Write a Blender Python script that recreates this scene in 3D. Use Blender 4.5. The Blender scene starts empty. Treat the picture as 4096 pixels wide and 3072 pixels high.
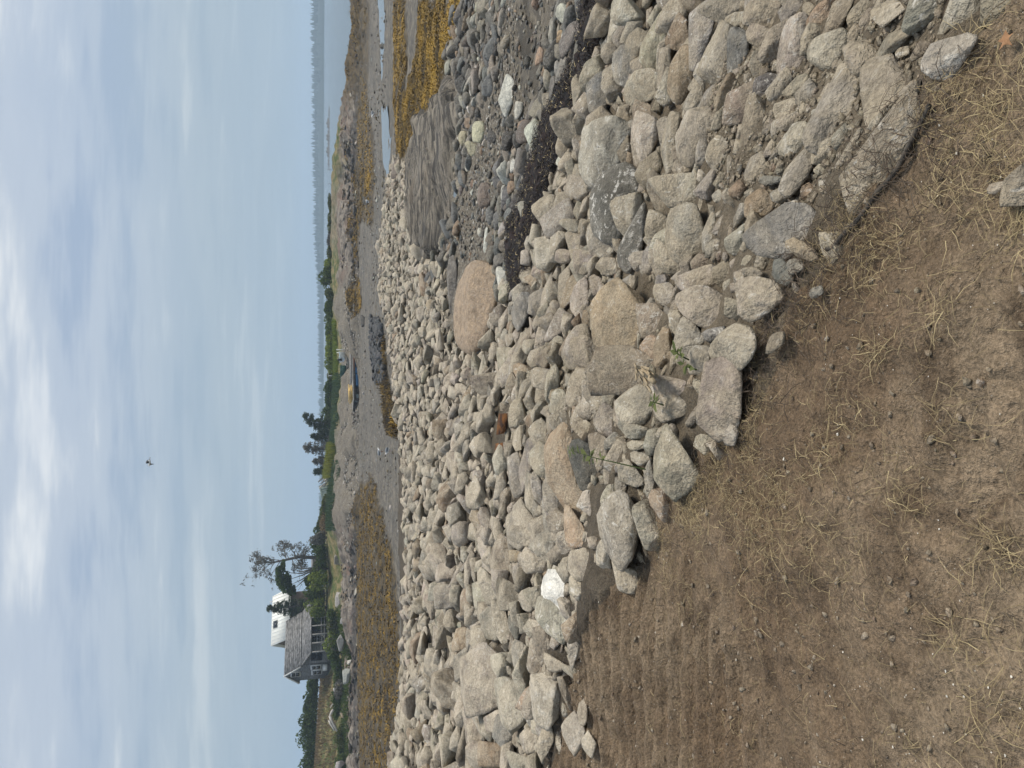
import bpy, bmesh, math, random
import numpy as np
from mathutils import Matrix, Vector

# ------------------------------------------------------------------ camera, sky, sun, exposure
SC = bpy.context.scene
COL = SC.collection
ZC = 6.0                                  # eye height above the sea
F = 717.0                                 # focal length in pixels of a 1024 px long side
PITCH = math.radians(15.0)
CP, SP = math.cos(PITCH), math.sin(PITCH)

cam_data = bpy.data.cameras.new('camera')
cam_data.sensor_fit = 'HORIZONTAL'
cam_data.sensor_width = 36.0
cam_data.lens = F / 1024.0 * 36.0
cam_data.clip_start = 0.05
cam_data.clip_end = 60000.0
cam = bpy.data.objects.new('camera', cam_data)
COL.objects.link(cam)
# the phone was held upright and the picture stored on its side: world up points to picture left
cx_, cy_, cz_ = Vector((0, -SP, -CP)), Vector((1, 0, 0)), Vector((0, -CP, SP))
cam.matrix_world = Matrix(((cx_.x, cy_.x, cz_.x, 0), (cx_.y, cy_.y, cz_.y, 0), (cx_.z, cy_.z, cz_.z, ZC), (0, 0, 0, 1)))
SC.camera = cam

SUN_EL, SUN_AZ = 60.0, 75.0               # degrees; azimuth from straight ahead towards the right
world = bpy.data.worlds.new('World')
SC.world = world
world.use_nodes = True
wn, wl = world.node_tree.nodes, world.node_tree.links
wn.clear()

def N(nodes, t, **kw):
    n = nodes.new(t)
    for k, v in kw.items():
        setattr(n, k, v)
    return n

def build_sky():
    out = N(wn, 'ShaderNodeOutputWorld')
    bg = N(wn, 'ShaderNodeBackground')
    sky = N(wn, 'ShaderNodeTexSky', sky_type='NISHITA', sun_disc=False)
    sky.sun_elevation = math.radians(SUN_EL)
    sky.sun_rotation = math.radians(SUN_AZ)
    sky.air_density, sky.dust_density, sky.ozone_density = 1.0, 2.5, 1.5
    tc = N(wn, 'ShaderNodeTexCoord')
    sep = N(wn, 'ShaderNodeSeparateXYZ')
    wl.new(tc.outputs['Generated'], sep.inputs[0])
    def M(op, a, b=None, c=None, clamp=False):
        m = N(wn, 'ShaderNodeMath', operation=op, use_clamp=clamp)
        for i, s in enumerate((a, b, c)):
            if s is None: continue
            if isinstance(s, (int, float)): m.inputs[i].default_value = s
            else: wl.new(s, m.inputs[i])
        return m.outputs[0]
    zz = M('MAXIMUM', sep.outputs[2], 0.0)
    den = M('ADD', zz, 0.10)
    px, py = M('DIVIDE', sep.outputs[0], den), M('DIVIDE', sep.outputs[1], den)
    comb = N(wn, 'ShaderNodeCombineXYZ')
    wl.new(px, comb.inputs[0]); wl.new(py, comb.inputs[1])
    def cloud(scale, detail, rough, dist, off, stretch=(1, 1, 1)):
        mp = N(wn, 'ShaderNodeMapping')
        mp.inputs['Location'].default_value = off
        mp.inputs['Scale'].default_value = stretch
        wl.new(comb.outputs[0], mp.inputs[0])
        n = N(wn, 'ShaderNodeTexNoise', noise_dimensions='2D')
        n.inputs['Scale'].default_value = scale
        n.inputs['Detail'].default_value = detail
        n.inputs['Roughness'].default_value = rough
        n.inputs['Distortion'].default_value = 0.0
        wl.new(mp.outputs[0], n.inputs['Vector'])
        return n.outputs[0]
    def ramp(fac, stops):
        r = N(wn, 'ShaderNodeValToRGB')
        el = r.color_ramp.elements
        el[0].position, el[0].color = stops[0][0], (*stops[0][1], 1)
        el[1].position, el[1].color = stops[-1][0], (*stops[-1][1], 1)
        for p, c in stops[1:-1]:
            e = el.new(p); e.color = (*c, 1)
        r.color_ramp.interpolation = 'EASE'
        wl.new(fac, r.inputs[0])
        return r.outputs[0]
    def mix(f, a, b, mode='MIX'):
        m = N(wn, 'ShaderNodeMix', data_type='RGBA', blend_type=mode)
        if isinstance(f, (int, float)): m.inputs[0].default_value = f
        else: wl.new(f, m.inputs[0])
        for s, k in ((a, 6), (b, 7)):
            if isinstance(s, tuple): m.inputs[k].default_value = (*s, 1)
            else: wl.new(s, m.inputs[k])
        return m.outputs[2]
    SKYK = 0.10
    skyc = N(wn, 'ShaderNodeVectorMath', operation='SCALE')
    wl.new(sky.outputs[0], skyc.inputs[0]); skyc.inputs[3].default_value = SKYK
    base = mix(0.75, skyc.outputs[0], (0.410, 0.510, 0.660))
    big = cloud(0.85, 3, 0.55, 0.3, (5.3, 0.4, 0), (0.75, 1.3, 1))
    fine = cloud(2.3, 4, 0.62, 0.5, (7.7, 2.2, 4), (0.55, 1.5, 1))
    mixn = M('ADD', M('MULTIPLY', big, 0.62), M('MULTIPLY', fine, 0.38))
    veil = ramp(mixn, [(0.37, (0, 0, 0)), (0.50, (0.55,) * 3), (0.64, (1, 1, 1))])
    c1 = mix(M('MULTIPLY', veil, 0.80), base, (0.690, 0.745, 0.800))
    bright = ramp(mixn, [(0.535, (0, 0, 0)), (0.70, (1, 1, 1))])
    c2 = mix(bright, c1, (0.90, 0.925, 0.94))
    dark = ramp(cloud(0.9, 1, 0.5, 0.2, (1.0, 9.0, 2)), [(0.48, (0, 0, 0)), (0.72, (1, 1, 1))])
    c3 = mix(M('MULTIPLY', dark, 0.38), c2, (0.37, 0.475, 0.63))
    # the air low over the sea hides the clouds
    hz = ramp(zz, [(0.0, (1, 1, 1)), (0.10, (0.72,) * 3), (0.30, (0, 0, 0))])
    c4 = mix(hz, c3, (0.385, 0.485, 0.555))
    wl.new(c4, bg.inputs[0])
    bg.inputs[1].default_value = 1.0
    wl.new(bg.outputs[0], out.inputs[0])
build_sky()

sun_data = bpy.data.lights.new('sun', 'SUN')
sun_data.energy = 3.6
sun_data.angle = math.radians(16)
sun_data.color = (1.0, 0.94, 0.84)
sun = bpy.data.objects.new('sun', sun_data)
COL.objects.link(sun)
_e, _a = math.radians(SUN_EL), math.radians(SUN_AZ)
sun.rotation_euler = Vector((-math.sin(_a) * math.cos(_e), -math.cos(_a) * math.cos(_e), -math.sin(_e))).to_track_quat('-Z', 'Y').to_euler()

SC.view_settings.view_transform = 'Standard'
SC.view_settings.look = 'None'
SC.view_settings.exposure = 0.0
SC.view_settings.gamma = 1.0
SC.view_settings.use_curve_mapping = False
SC.cycles.use_denoising = True
SC.cycles.use_adaptive_sampling = True
SC.cycles.adaptive_threshold = 0.03
SC.cycles.max_bounces = 4
SC.cycles.diffuse_bounces = 2
SC.cycles.volume_bounces = 1
SC.cycles.transparent_max_bounces = 8

random.seed(7)
RNG = np.random.default_rng(11)

# ------------------------------------------------------------------ numpy noise
_PT = np.random.default_rng(5).permutation(1024).astype(np.int32); _PT = np.concatenate([_PT, _PT])
_PV = (np.random.default_rng(6).random(2048) * 2 - 1).astype(np.float32)
def vnoise(p, seed=0):
    p = np.asarray(p, np.float32); s = (seed * 97) & 1023
    i = np.floor(p); f = p - i; i = i.astype(np.int32) & 1023
    u = f * f * f * (f * (f * 6 - 15) + 10)
    x0 = (i[:, 0] + s) & 1023; x1 = (x0 + 1) & 1023; y0 = i[:, 1]; y1 = (y0 + 1) & 1023
    a0, a1 = _PT[x0], _PT[x1]
    h = [_PT[a0 + y0], _PT[a1 + y0], _PT[a0 + y1], _PT[a1 + y1]]
    ux, uy = u[:, 0], u[:, 1]
    def lay(z):
        v = [_PV[k + z] for k in h]
        b = v[0] + (v[1] - v[0]) * ux; t = v[2] + (v[3] - v[2]) * ux
        return b + (t - b) * uy
    if p.shape[1] == 2: return lay(s)
    z0 = i[:, 2]; z1 = (z0 + 1) & 1023; A = lay(z0)
    return A + (lay(z1) - A) * u[:, 2]

def fbm(p, octv=4, seed=0, gain=0.5, lac=2.03):
    p = np.asarray(p, float); s = 0; a = 1.0
    for k in range(octv):
        s = s + a * vnoise(p, seed + 17 * k); p = p * lac + 3.7; a *= gain
    return s

def smooth(a, b, x):
    t = np.clip((np.asarray(x, float) - a) / (b - a), 0, 1)
    return t * t * (3 - 2 * t)

# ------------------------------------------------------------------ image <-> world
def ray(u, v):
    """upright pixel (768 x 1024) -> world direction, forward component 1"""
    r = (u - 384.0) / F; q = -(v - 512.0) / F
    return np.array([r, CP + q * SP, -SP + q * CP])

def src(X, Y):
    """picture pixel (4096 x 3072, stored on its side) -> upright pixel"""
    return 768.0 - Y / 4.0, X / 4.0

def at_r(X, Y, R):
    """point on the line of sight of picture pixel at horizontal distance R"""
    d = ray(*src(X, Y)); t = R / math.hypot(d[0], d[1])
    return np.array([d[0] * t, d[1] * t, ZC + d[2] * t])

def proj(P):
    P = np.asarray(P, float); x, y, z = P[..., 0], P[..., 1], P[..., 2] - ZC
    fwd = y * CP - z * SP; up = y * SP + z * CP
    return 384 + F * x / fwd, 512 - F * up / fwd
# ------------------------------------------------------------------ ground shape
CTRL = []
def C(u, v, zd):
    d = ray(u, v); t = zd / -d[2]
    CTRL.append((d[0] * t, d[1] * t, zd))
def CR(u, r, zd):
    d = ray(u, 330); k = r / math.hypot(d[0], d[1])
    CTRL.append((d[0] * k, d[1] * k, zd))
EDGE = [(-160, 528), (-80, 538), (0, 551), (74, 567), (166, 602), (212, 638), (259, 655), (324, 722), (374, 745), (421, 752), (467, 782), (509, 824), (550, 847), (629, 907), (675, 926), (722, 967), (800, 1040), (900, 1150)]
for u, v in EDGE: C(u, v, 1.62)
for u in (-100, 100, 300, 500, 700):
    for v in (1024, 860, 740):
        if v > np.interp(u, [e[0] for e in EDGE], [e[1] for e in EDGE]) + 40: C(u, v, 1.6)
for c in [(-160, 480, 1.75), (-160, 430, 1.95), (-160, 395, 2.1),
          (0, 500, 1.74), (0, 450, 1.87), (0, 420, 1.97), (0, 396, 2.08),
          (100, 520, 1.76), (100, 472, 1.92), (100, 436, 2.10), (100, 413, 2.30),
          (200, 540, 1.84), (200, 485, 2.04), (200, 442, 2.22), (200, 418, 2.38),
          (330, 620, 1.78), (330, 540, 2.05), (330, 472, 2.32), (330, 438, 2.52), (330, 413, 2.72),
          (420, 680, 1.78), (420, 616, 2.05), (420, 540, 2.6), (420, 500, 3.05), (420, 480, 3.28),
          (500, 740, 1.82), (500, 650, 2.15), (500, 580, 2.7), (500, 530, 3.15),
          (592, 780, 1.82), (592, 700, 2.1), (592, 620, 2.6), (592, 546, 3.2),
          (690, 850, 1.82), (690, 750, 2.1), (690, 660, 2.6), (690, 580, 3.15),
          (768, 900, 1.82), (768, 800, 2.1), (768, 700, 2.55), (768, 606, 3.1),
          (930, 950, 1.95), (930, 820, 2.35), (930, 700, 3.0), (930, 600, 3.25),
          (420, 445, 3.1), (420, 412, 3.0), (420, 388, 2.98), (480, 425, 3.25), (480, 400, 3.12), (480, 381, 3.12), (540, 405, 3.5), (540, 384, 3.5), (600, 392, 3.8),
          (450, 470, 3.35), (500, 500, 3.32), (592, 500, 3.38), (592, 460, 3.5), (690, 520, 3.3), (690, 460, 3.5), (768, 520, 3.3), (768, 460, 3.5), (930, 500, 3.4),
          (560, 430, 3.55), (592, 412, 3.65), (690, 412, 3.75), (768, 412, 3.8), (650, 388, 4.05), (768, 388, 4.1), (930, 400, 4.05)]:
    C(*c)
for u in (-300, -160, 0, 100, 200, 300):
    CR(u, 27 + 0.012 * (u + 160), 3.6 if u < 250 else 3.8); CR(u, 34, 4.5)
CR(370, 38, 4.3); CR(430, 43, 4.35); CR(490, 46, 4.35); CR(560, 50, 4.3)
for u in (-400, -160, 50, 250, 420, 600, 768, 930, 1150):
    CR(u, 60, 4.4); CR(u, 95, 4.5); CR(u, 150, 4.5)
CTRL = np.array(CTRL)
def _warp(xy):
    r = np.hypot(xy[:, 0], xy[:, 1] + 1.0)
    return np.column_stack([np.arctan2(xy[:, 0], xy[:, 1] + 1.0) * 1.6, np.log(r)])
_cw = _warp(CTRL[:, :2])
def _tps(d2):
    return 0.5 * d2 * np.log(d2 + 1e-12)
def _fit():
    n = len(_cw); d2 = ((_cw[:, None] - _cw[None]) ** 2).sum(2)
    K = _tps(d2) + np.eye(n) * 3e-3; P = np.column_stack([np.ones(n), _cw])
    A = np.block([[K, P], [P.T, np.zeros((3, 3))]])
    return np.linalg.solve(A, np.concatenate([CTRL[:, 2], np.zeros(3)]))
_wts = _fit()
def zdown(xy):
    xy = np.atleast_2d(np.asarray(xy, float)); out = np.empty(len(xy)); n = len(_cw)
    for s in range(0, len(xy), 60000):
        w = _warp(xy[s:s + 60000])
        d2 = ((w[:, None] - _cw[None]) ** 2).sum(2)
        out[s:s + 60000] = _tps(d2) @ _wts[:n] + _wts[n] + w @ _wts[n + 1:]
    return np.clip(out, 1.45, 4.7)

# far side of the cove: ground height below eye by column, and where the land ends
SHU = [-420, -160, 0, 80, 130, 220, 300, 345, 400, 450, 500, 530, 570, 605, 645, 672, 694, 731, 768, 900, 1200]
SH1 = [2.9, 2.9, 3.0, 2.95, 3.0, 3.05, 3.15, 3.2, 3.2, 3.1, 2.8, 2.3, 2.1, 2.5, 3.2, 3.6, 3.7, 3.8, 3.85, 3.9, 4.0]      # top of the rocky rim
SH2 = [-1.2, -1.0, -0.6, 0.1, 0.7, 0.9, 1.3, 2.1, 2.4, 2.2, 2.0, 1.8, 1.9, 2.4, 3.2, 3.6, 3.6, 3.75, 3.85, 3.9, 4.0]   # land behind it
SHE = [190, 190, 190, 190, 190, 185, 180, 175, 170, 160, 150, 140, 132, 124, 114, 106, 100, 95, 92, 88, 84]        # where it falls to the sea
def far_zd(az, r):
    u = 384 + F * np.tan(az) * 0.985
    a = np.interp(u, SHU, SH1); b = np.interp(u, SHU, SH2); e = np.interp(u, SHU, SHE)
    r0 = np.interp(u, [200, 260, 470, 520, 560, 640, 694, 768, 900], [94, 86, 86, 92, 94, 92, 86, 80, 77]) + 2.2 * np.sin(u * 0.021) * (u < 560) + 1.2 * np.sin(u * 0.067)
    z = 4.5 + (a - 4.5) * smooth(r0, r0 + 7.0, r)
    z = z + (b - a) * smooth(r0 + 6, r0 + 18, r)
    return z + (7.0 - z) * smooth(e, e + 12, r)

def ground_zd(xy):
    xy = np.atleast_2d(np.asarray(xy, float))
    r = np.hypot(xy[:, 0], xy[:, 1]); az = np.arctan2(xy[:, 0], xy[:, 1])
    near = r < 74
    z = np.empty(len(xy))
    if near.any(): z[near] = zdown(xy[near])
    if (~near).any(): z[~near] = far_zd(az[~near], r[~near])
    m = (r > 60) & near
    if m.any():
        k = smooth(60, 74, r[m]); z[m] = z[m] * (1 - k) + 4.5 * k
    return z
def gz(x, y):
    return ZC - float(ground_zd([[x, y]])[0])

_TS = np.concatenate([np.geomspace(1.0, 200.0, 900)])
def hit(u, v):
    """where the line of sight of an upright pixel meets the ground"""
    d = ray(u, v); P = d[None] * _TS[:, None]
    g = P[:, 2] + ground_zd(P[:, :2])
    k = np.argmax(g <= 0)
    if not (g <= 0).any(): k = len(_TS) - 1
    if k == 0: return P[0] + [0, 0, ZC]
    a = g[k - 1] / (g[k - 1] - g[k] + 1e-9)
    p = P[k - 1] + (P[k] - P[k - 1]) * a
    return p + [0, 0, ZC]
def hit_src(X, Y):
    return hit(*src(X, Y))

CROPS = {5: (1700, 700, 1.659), 6: (2300, 0, 1.8433), 7: (2300, 600, 1.8433), 8: (2000, 1300, 1.8433), 9: (1500, 2100, 1.7067),
         12: (3100, 0, 1.508), 4: (1100, 0, 1.7015), 3: (1100, 500, 1.659), 2: (1000, 1250, 1.952), 0: (0, 0, 1.0)}
def unc(c, pts):
    x0, y0, s = CROPS[c]
    return [(x0 + a / s, y0 + b / s) for a, b in pts]
def zone(c, pts):
    """outline drawn on the picture -> outline on the ground"""
    return np.array([hit_src(*p)[:2] for p in unc(c, pts)])
def inside(poly, xy):
    xy = np.asarray(xy, float); x, y = xy[:, 0], xy[:, 1]; r = np.zeros(len(xy), bool)
    n = len(poly); j = n - 1
    for i in range(n):
        xi, yi = poly[i]; xj, yj = poly[j]
        c = ((yi > y) != (yj > y)) & (x < (xj - xi) * (y - yi) / (yj - yi + 1e-12) + xi)
        r ^= c; j = i
    return r
EDGE_W = np.array([hit(u, v)[:2] for u, v in EDGE])
# dirt bank: the camera side of the edge
DIRT = np.vstack([EDGE_W, [(6, -3), (-12, -3), (-12, EDGE_W[0, 1] + 1)]])
def seg_dist(poly, xy):
    d = np.full(len(xy), 1e9)
    for a, b in zip(poly[:-1], poly[1:]):
        ab = b - a; t = np.clip(((xy - a) @ ab) / (ab @ ab + 1e-12), 0, 1)
        d = np.minimum(d, np.hypot(*(xy - a - t[:, None] * ab).T))
    return d

WEED = {  # golden rockweed
 'near': zone(4, [(990, 5), (1290, 5), (1180, 340), (1110, 680), (1000, 740), (940, 940), (870, 1060), (850, 900), (900, 650), (960, 400), (980, 150)]),
 'mid': zone(4, [(815, 5), (890, 5), (900, 300), (890, 640), (850, 900), (835, 1050), (815, 700)]),
 'ledge': zone(4, [(512, 5), (640, 5), (605, 300), (610, 500), (640, 700), (660, 900), (680, 1200), (670, 1520), (505, 1520), (492, 1100), (486, 700), (475, 560), (490, 250)]),
 'band': zone(3, [(490, 300), (640, 300), (640, 380), (600, 520), (545, 700), (535, 1000), (580, 1130), (520, 1290), (500, 1100), (490, 700)]),
 'cove': zone(0, [(1432, 1960), (1500, 1925), (1535, 2080), (1572, 2250), (1600, 2500), (1600, 2700), (1565, 3072), (1540, 3300), (1436, 3300), (1428, 2500), (1430, 2200)]),
}
SAND = zone(4, [(1660, 5), (2020, 5), (1930, 200), (1900, 380), (1850, 560), (1800, 700), (1720, 700), (1640, 560), (1640, 300)])
MUD = zone(4, [(640, 5), (990, 5), (960, 300), (880, 640), (830, 1000), (790, 1280), (700, 1400), (660, 1000), (620, 500)])
GRAVEL = zone(4, [(1560, 5), (2080, 5), (1880, 800), (1760, 1400), (1500, 1900), (1300, 1900), (1240, 1450), (1400, 1050), (1500, 400)])
LEDGE = zone(4, [(940, 1100), (1000, 760), (1085, 680), (1200, 470), (1262, 560), (1275, 780), (1245, 930), (1225, 1250), (1200, 1530), (1185, 1760), (960, 1800), (930, 1530), (950, 1300)])

def weed_mask(xy):
    m = np.zeros(len(xy))
    for k, poly in WEED.items():
        sc = {'near': 0.6, 'mid': 0.8, 'ledge': 3.0, 'band': 2.5, 'cove': 3.0}[k]
        lo, hi = poly.min(0) - sc, poly.max(0) + sc
        s = np.flatnonzero(((xy > lo) & (xy < hi)).all(1))
        if not len(s): continue
        q = xy[s]
        j = q + sc * np.column_stack([fbm(q / sc, 3, 5), fbm(q / sc, 3, 6)]) * 0.5
        m[s] = np.maximum(m[s], inside(poly, j))
    return m

def micro(xy, r):
    """small relief added to the smooth ground"""
    h = np.zeros(len(xy))
    near = np.flatnonzero(r < 60); far = np.flatnonzero(r >= 60)
    if len(near):
        x = xy[near]; dirt = inside(DIRT, x)
        g = 0.05 * fbm(x * 0.9, 2, 21)
        g = g + np.where(dirt, 0, 0.03 * fbm(x * 4.0, 2, 9))
        k = np.flatnonzero(dirt); x = x[k]
        if len(k):
            e = 0.016 * fbm(x * 5.0, 3, 3) + 0.008 * fbm(x * 22.0, 2, 4)
            # grouser marks of a digger
            c, s = math.cos(math.radians(7)), math.sin(math.radians(7))
            q = x[:, 1] * c - x[:, 0] * s; l = x[:, 0] * c + x[:, 1] * s
            w = smooth(-0.1, -0.9, l) * smooth(2.3, 2.9, q) * smooth(6.0, 5.2, q)
            w = w * (0.55 + 0.45 * vnoise(x * 1.7, 61))
            e = e + w * 0.030 * np.sin((q + 0.03 * vnoise(x * 2.0, 62)) * 2 * math.pi / 0.125)
            # long scuff marks
            q2 = x[:, 0] * 0.75 + x[:, 1] * 0.66
            e = e + 0.014 * np.maximum(0, vnoise(np.column_stack([q2 * 6.0, (x[:, 1] * 0.75 - x[:, 0] * 0.66) * 0.9]), 63))
            g[k] += e
        h[near] = g
    if len(far):
        x = xy[far]; zd = ground_zd(x)
        blk = np.abs(fbm(np.column_stack([x[:, 0] * 0.28, x[:, 1] * 0.55]), 4, 31))
        rim = smooth(4.45, 4.1, zd) * smooth(1.2, 2.6, zd)
        h[far] = rim * (0.7 * (blk - 0.35)) + 0.08 * fbm(x * 0.8, 3, 33)
    return h

def new_mesh_obj(name, V, Fc, mat=None, parent=None, smooth_sh=True, attrs=None, quads=True):
    me = bpy.data.meshes.new(name)
    V = np.ascontiguousarray(V, np.float32)
    me.vertices.add(len(V)); me.vertices.foreach_set('co', V.ravel())
    if isinstance(Fc, np.ndarray):
        k = Fc.shape[1]; nf = len(Fc)
        me.loops.add(nf * k); me.loops.foreach_set('vertex_index', np.ascontiguousarray(Fc, np.int32).ravel())
        me.polygons.add(nf)
        me.polygons.foreach_set('loop_start', np.arange(0, nf * k, k, dtype=np.int32))
        me.polygons.foreach_set('loop_total', np.full(nf, k, np.int32))
    else:
        tot = [len(f) for f in Fc]; st = np.concatenate([[0], np.cumsum(tot)[:-1]]) if tot else []
        me.loops.add(sum(tot)); me.loops.foreach_set('vertex_index', np.array([i for f in Fc for i in f], np.int32))
        me.polygons.add(len(Fc))
        me.polygons.foreach_set('loop_start', np.array(st, np.int32)); me.polygons.foreach_set('loop_total', np.array(tot, np.int32))
    if smooth_sh:
        me.polygons.foreach_set('use_smooth', np.ones(len(me.polygons), bool))
    me.update(calc_edges=True); me.validate()
    for k, a in (attrs or {}).items():
        a = np.asarray(a, np.float32)
        if a.ndim == 1:
            at = me.attributes.new(k, 'FLOAT', 'POINT'); at.data.foreach_set('value', a)
        else:
            if a.shape[1] == 3: a = np.column_stack([a, np.ones(len(a), np.float32)])
            at = me.attributes.new(k, 'FLOAT_COLOR', 'POINT'); at.data.foreach_set('color', a.ravel())
    o = bpy.data.objects.new(name, me); COL.objects.link(o)
    if mat: me.materials.append(mat)
    if parent is not None: o.parent = parent
    return o
def tag(o, label=None, cat=None, group=None, kind=None):
    if label: o['label'] = label
    if cat: o['category'] = cat
    if group: o['group'] = group
    if kind: o['kind'] = kind
    return o
def empty(name, loc, rz=0.0):
    o = bpy.data.objects.new(name, None); o.empty_display_size = 0.1
    o.location = tuple(float(a) for a in loc); o.rotation_euler = (0, 0, rz); COL.objects.link(o)
    return o
# ------------------------------------------------------------------ materials
class Mat:
    def __init__(s, name, rough=0.9, spec=0.3):
        s.m = bpy.data.materials.new(name); s.m.use_nodes = True
        s.n, s.l = s.m.node_tree.nodes, s.m.node_tree.links
        s.b = s.n['Principled BSDF']; s.out = s.n['Material Output']
        s.b.inputs['Roughness'].default_value = rough
        s.b.inputs['Specular IOR Level'].default_value = spec
        g = s.n.new('ShaderNodeNewGeometry'); s.pos = g.outputs['Position']; s.nor = g.outputs['Normal']
    def math(s, op, a, b=None, clamp=False):
        m = s.n.new('ShaderNodeMath'); m.operation = op; m.use_clamp = clamp
        for i, q in enumerate((a, b)):
            if q is None: continue
            if isinstance(q, (int, float)): m.inputs[i].default_value = q
            else: s.l.new(q, m.inputs[i])
        return m.outputs[0]
    def vec(s, op, a, b):
        m = s.n.new('ShaderNodeVectorMath'); m.operation = op
        for i, q in enumerate((a, b)):
            if isinstance(q, tuple): m.inputs[i].default_value = q
            else: s.l.new(q, m.inputs[i])
        return m.outputs[0]
    def noise(s, scale, detail=4, rough=0.55, dist=0.0, vec=None, stretch=None):
        v = vec if vec is not None else s.pos
        if stretch: v = s.vec('MULTIPLY', v, stretch)
        t = s.n.new('ShaderNodeTexNoise')
        t.inputs['Scale'].default_value = scale; t.inputs['Detail'].default_value = detail
        t.inputs['Roughness'].default_value = rough; t.inputs['Distortion'].default_value = dist
        s.l.new(v, t.inputs['Vector']); return t.outputs[0]
    def voro(s, scale, feature='F1', out='Distance', vec=None, rand=1.0):
        t = s.n.new('ShaderNodeTexVoronoi'); t.feature = feature
        t.inputs['Scale'].default_value = scale; t.inputs['Randomness'].default_value = rand
        s.l.new(vec if vec is not None else s.pos, t.inputs['Vector']); return t.outputs[out]
    def ramp(s, fac, a, b, lo=0.0, hi=1.0):
        r = s.n.new('ShaderNodeMapRange'); r.interpolation_type = 'SMOOTHSTEP'
        s.l.new(fac, r.inputs[0])
        for i, q in enumerate((a, b, lo, hi)): r.inputs[i + 1].default_value = q
        return r.outputs[0]
    def attr(s, name, out='Color'):
        a = s.n.new('ShaderNodeAttribute'); a.attribute_name = name; return a.outputs[out]
    def mix(s, f, a, b, mode='MIX'):
        m = s.n.new('ShaderNodeMix'); m.data_type = 'RGBA'; m.blend_type = mode
        if isinstance(f, (int, float)): m.inputs[0].default_value = f
        else: s.l.new(f, m.inputs[0])
        for q, k in ((a, 6), (b, 7)):
            if isinstance(q, tuple): m.inputs[k].default_value = (*q[:3], 1)
            else: s.l.new(q, m.inputs[k])
        return m.outputs[2]
    def sep(s, c):
        m = s.n.new('ShaderNodeSeparateColor'); s.l.new(c, m.inputs[0]); return m.outputs
    def color(s, c):
        if isinstance(c, tuple): s.b.inputs['Base Color'].default_value = (*c[:3], 1)
        else: s.l.new(c, s.b.inputs['Base Color'])
    def rough(s, c): s.l.new(c, s.b.inputs['Roughness'])
    def bump(s, hs, strength=0.6, dist=0.02):
        prev = None
        for h, st, d in hs:
            b = s.n.new('ShaderNodeBump'); b.inputs['Strength'].default_value = st; b.inputs['Distance'].default_value = d
            s.l.new(h, b.inputs['Height'])
            if prev is not None: s.l.new(prev, b.inputs['Normal'])
            prev = b.outputs[0]
        s.l.new(prev, s.b.inputs['Normal'])

def value_var(m, c, f, amt):
    """multiply a colour by 1 +- amt"""
    k = m.ramp(f, 0.25, 0.75, 1 - amt, 1 + amt)
    cc = m.n.new('ShaderNodeCombineColor')
    for i in range(3): m.l.new(k, cc.inputs[i])
    return m.mix(1.0, c, cc.outputs[0], 'MULTIPLY')

def soil_end(m):
    """share of brown soil dust: the end of the bank by the bare dirt is the dirtiest"""
    s = m.n.new('ShaderNodeSeparateXYZ'); m.l.new(m.pos, s.inputs[0])
    w = m.math('ADD', s.outputs[0], m.math('MULTIPLY', m.noise(1.6, 2), 1.2))
    return m.math('MULTIPLY', m.ramp(w, -1.2, 1.0), m.ramp(s.outputs[1], 12.0, 6.5))

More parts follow.
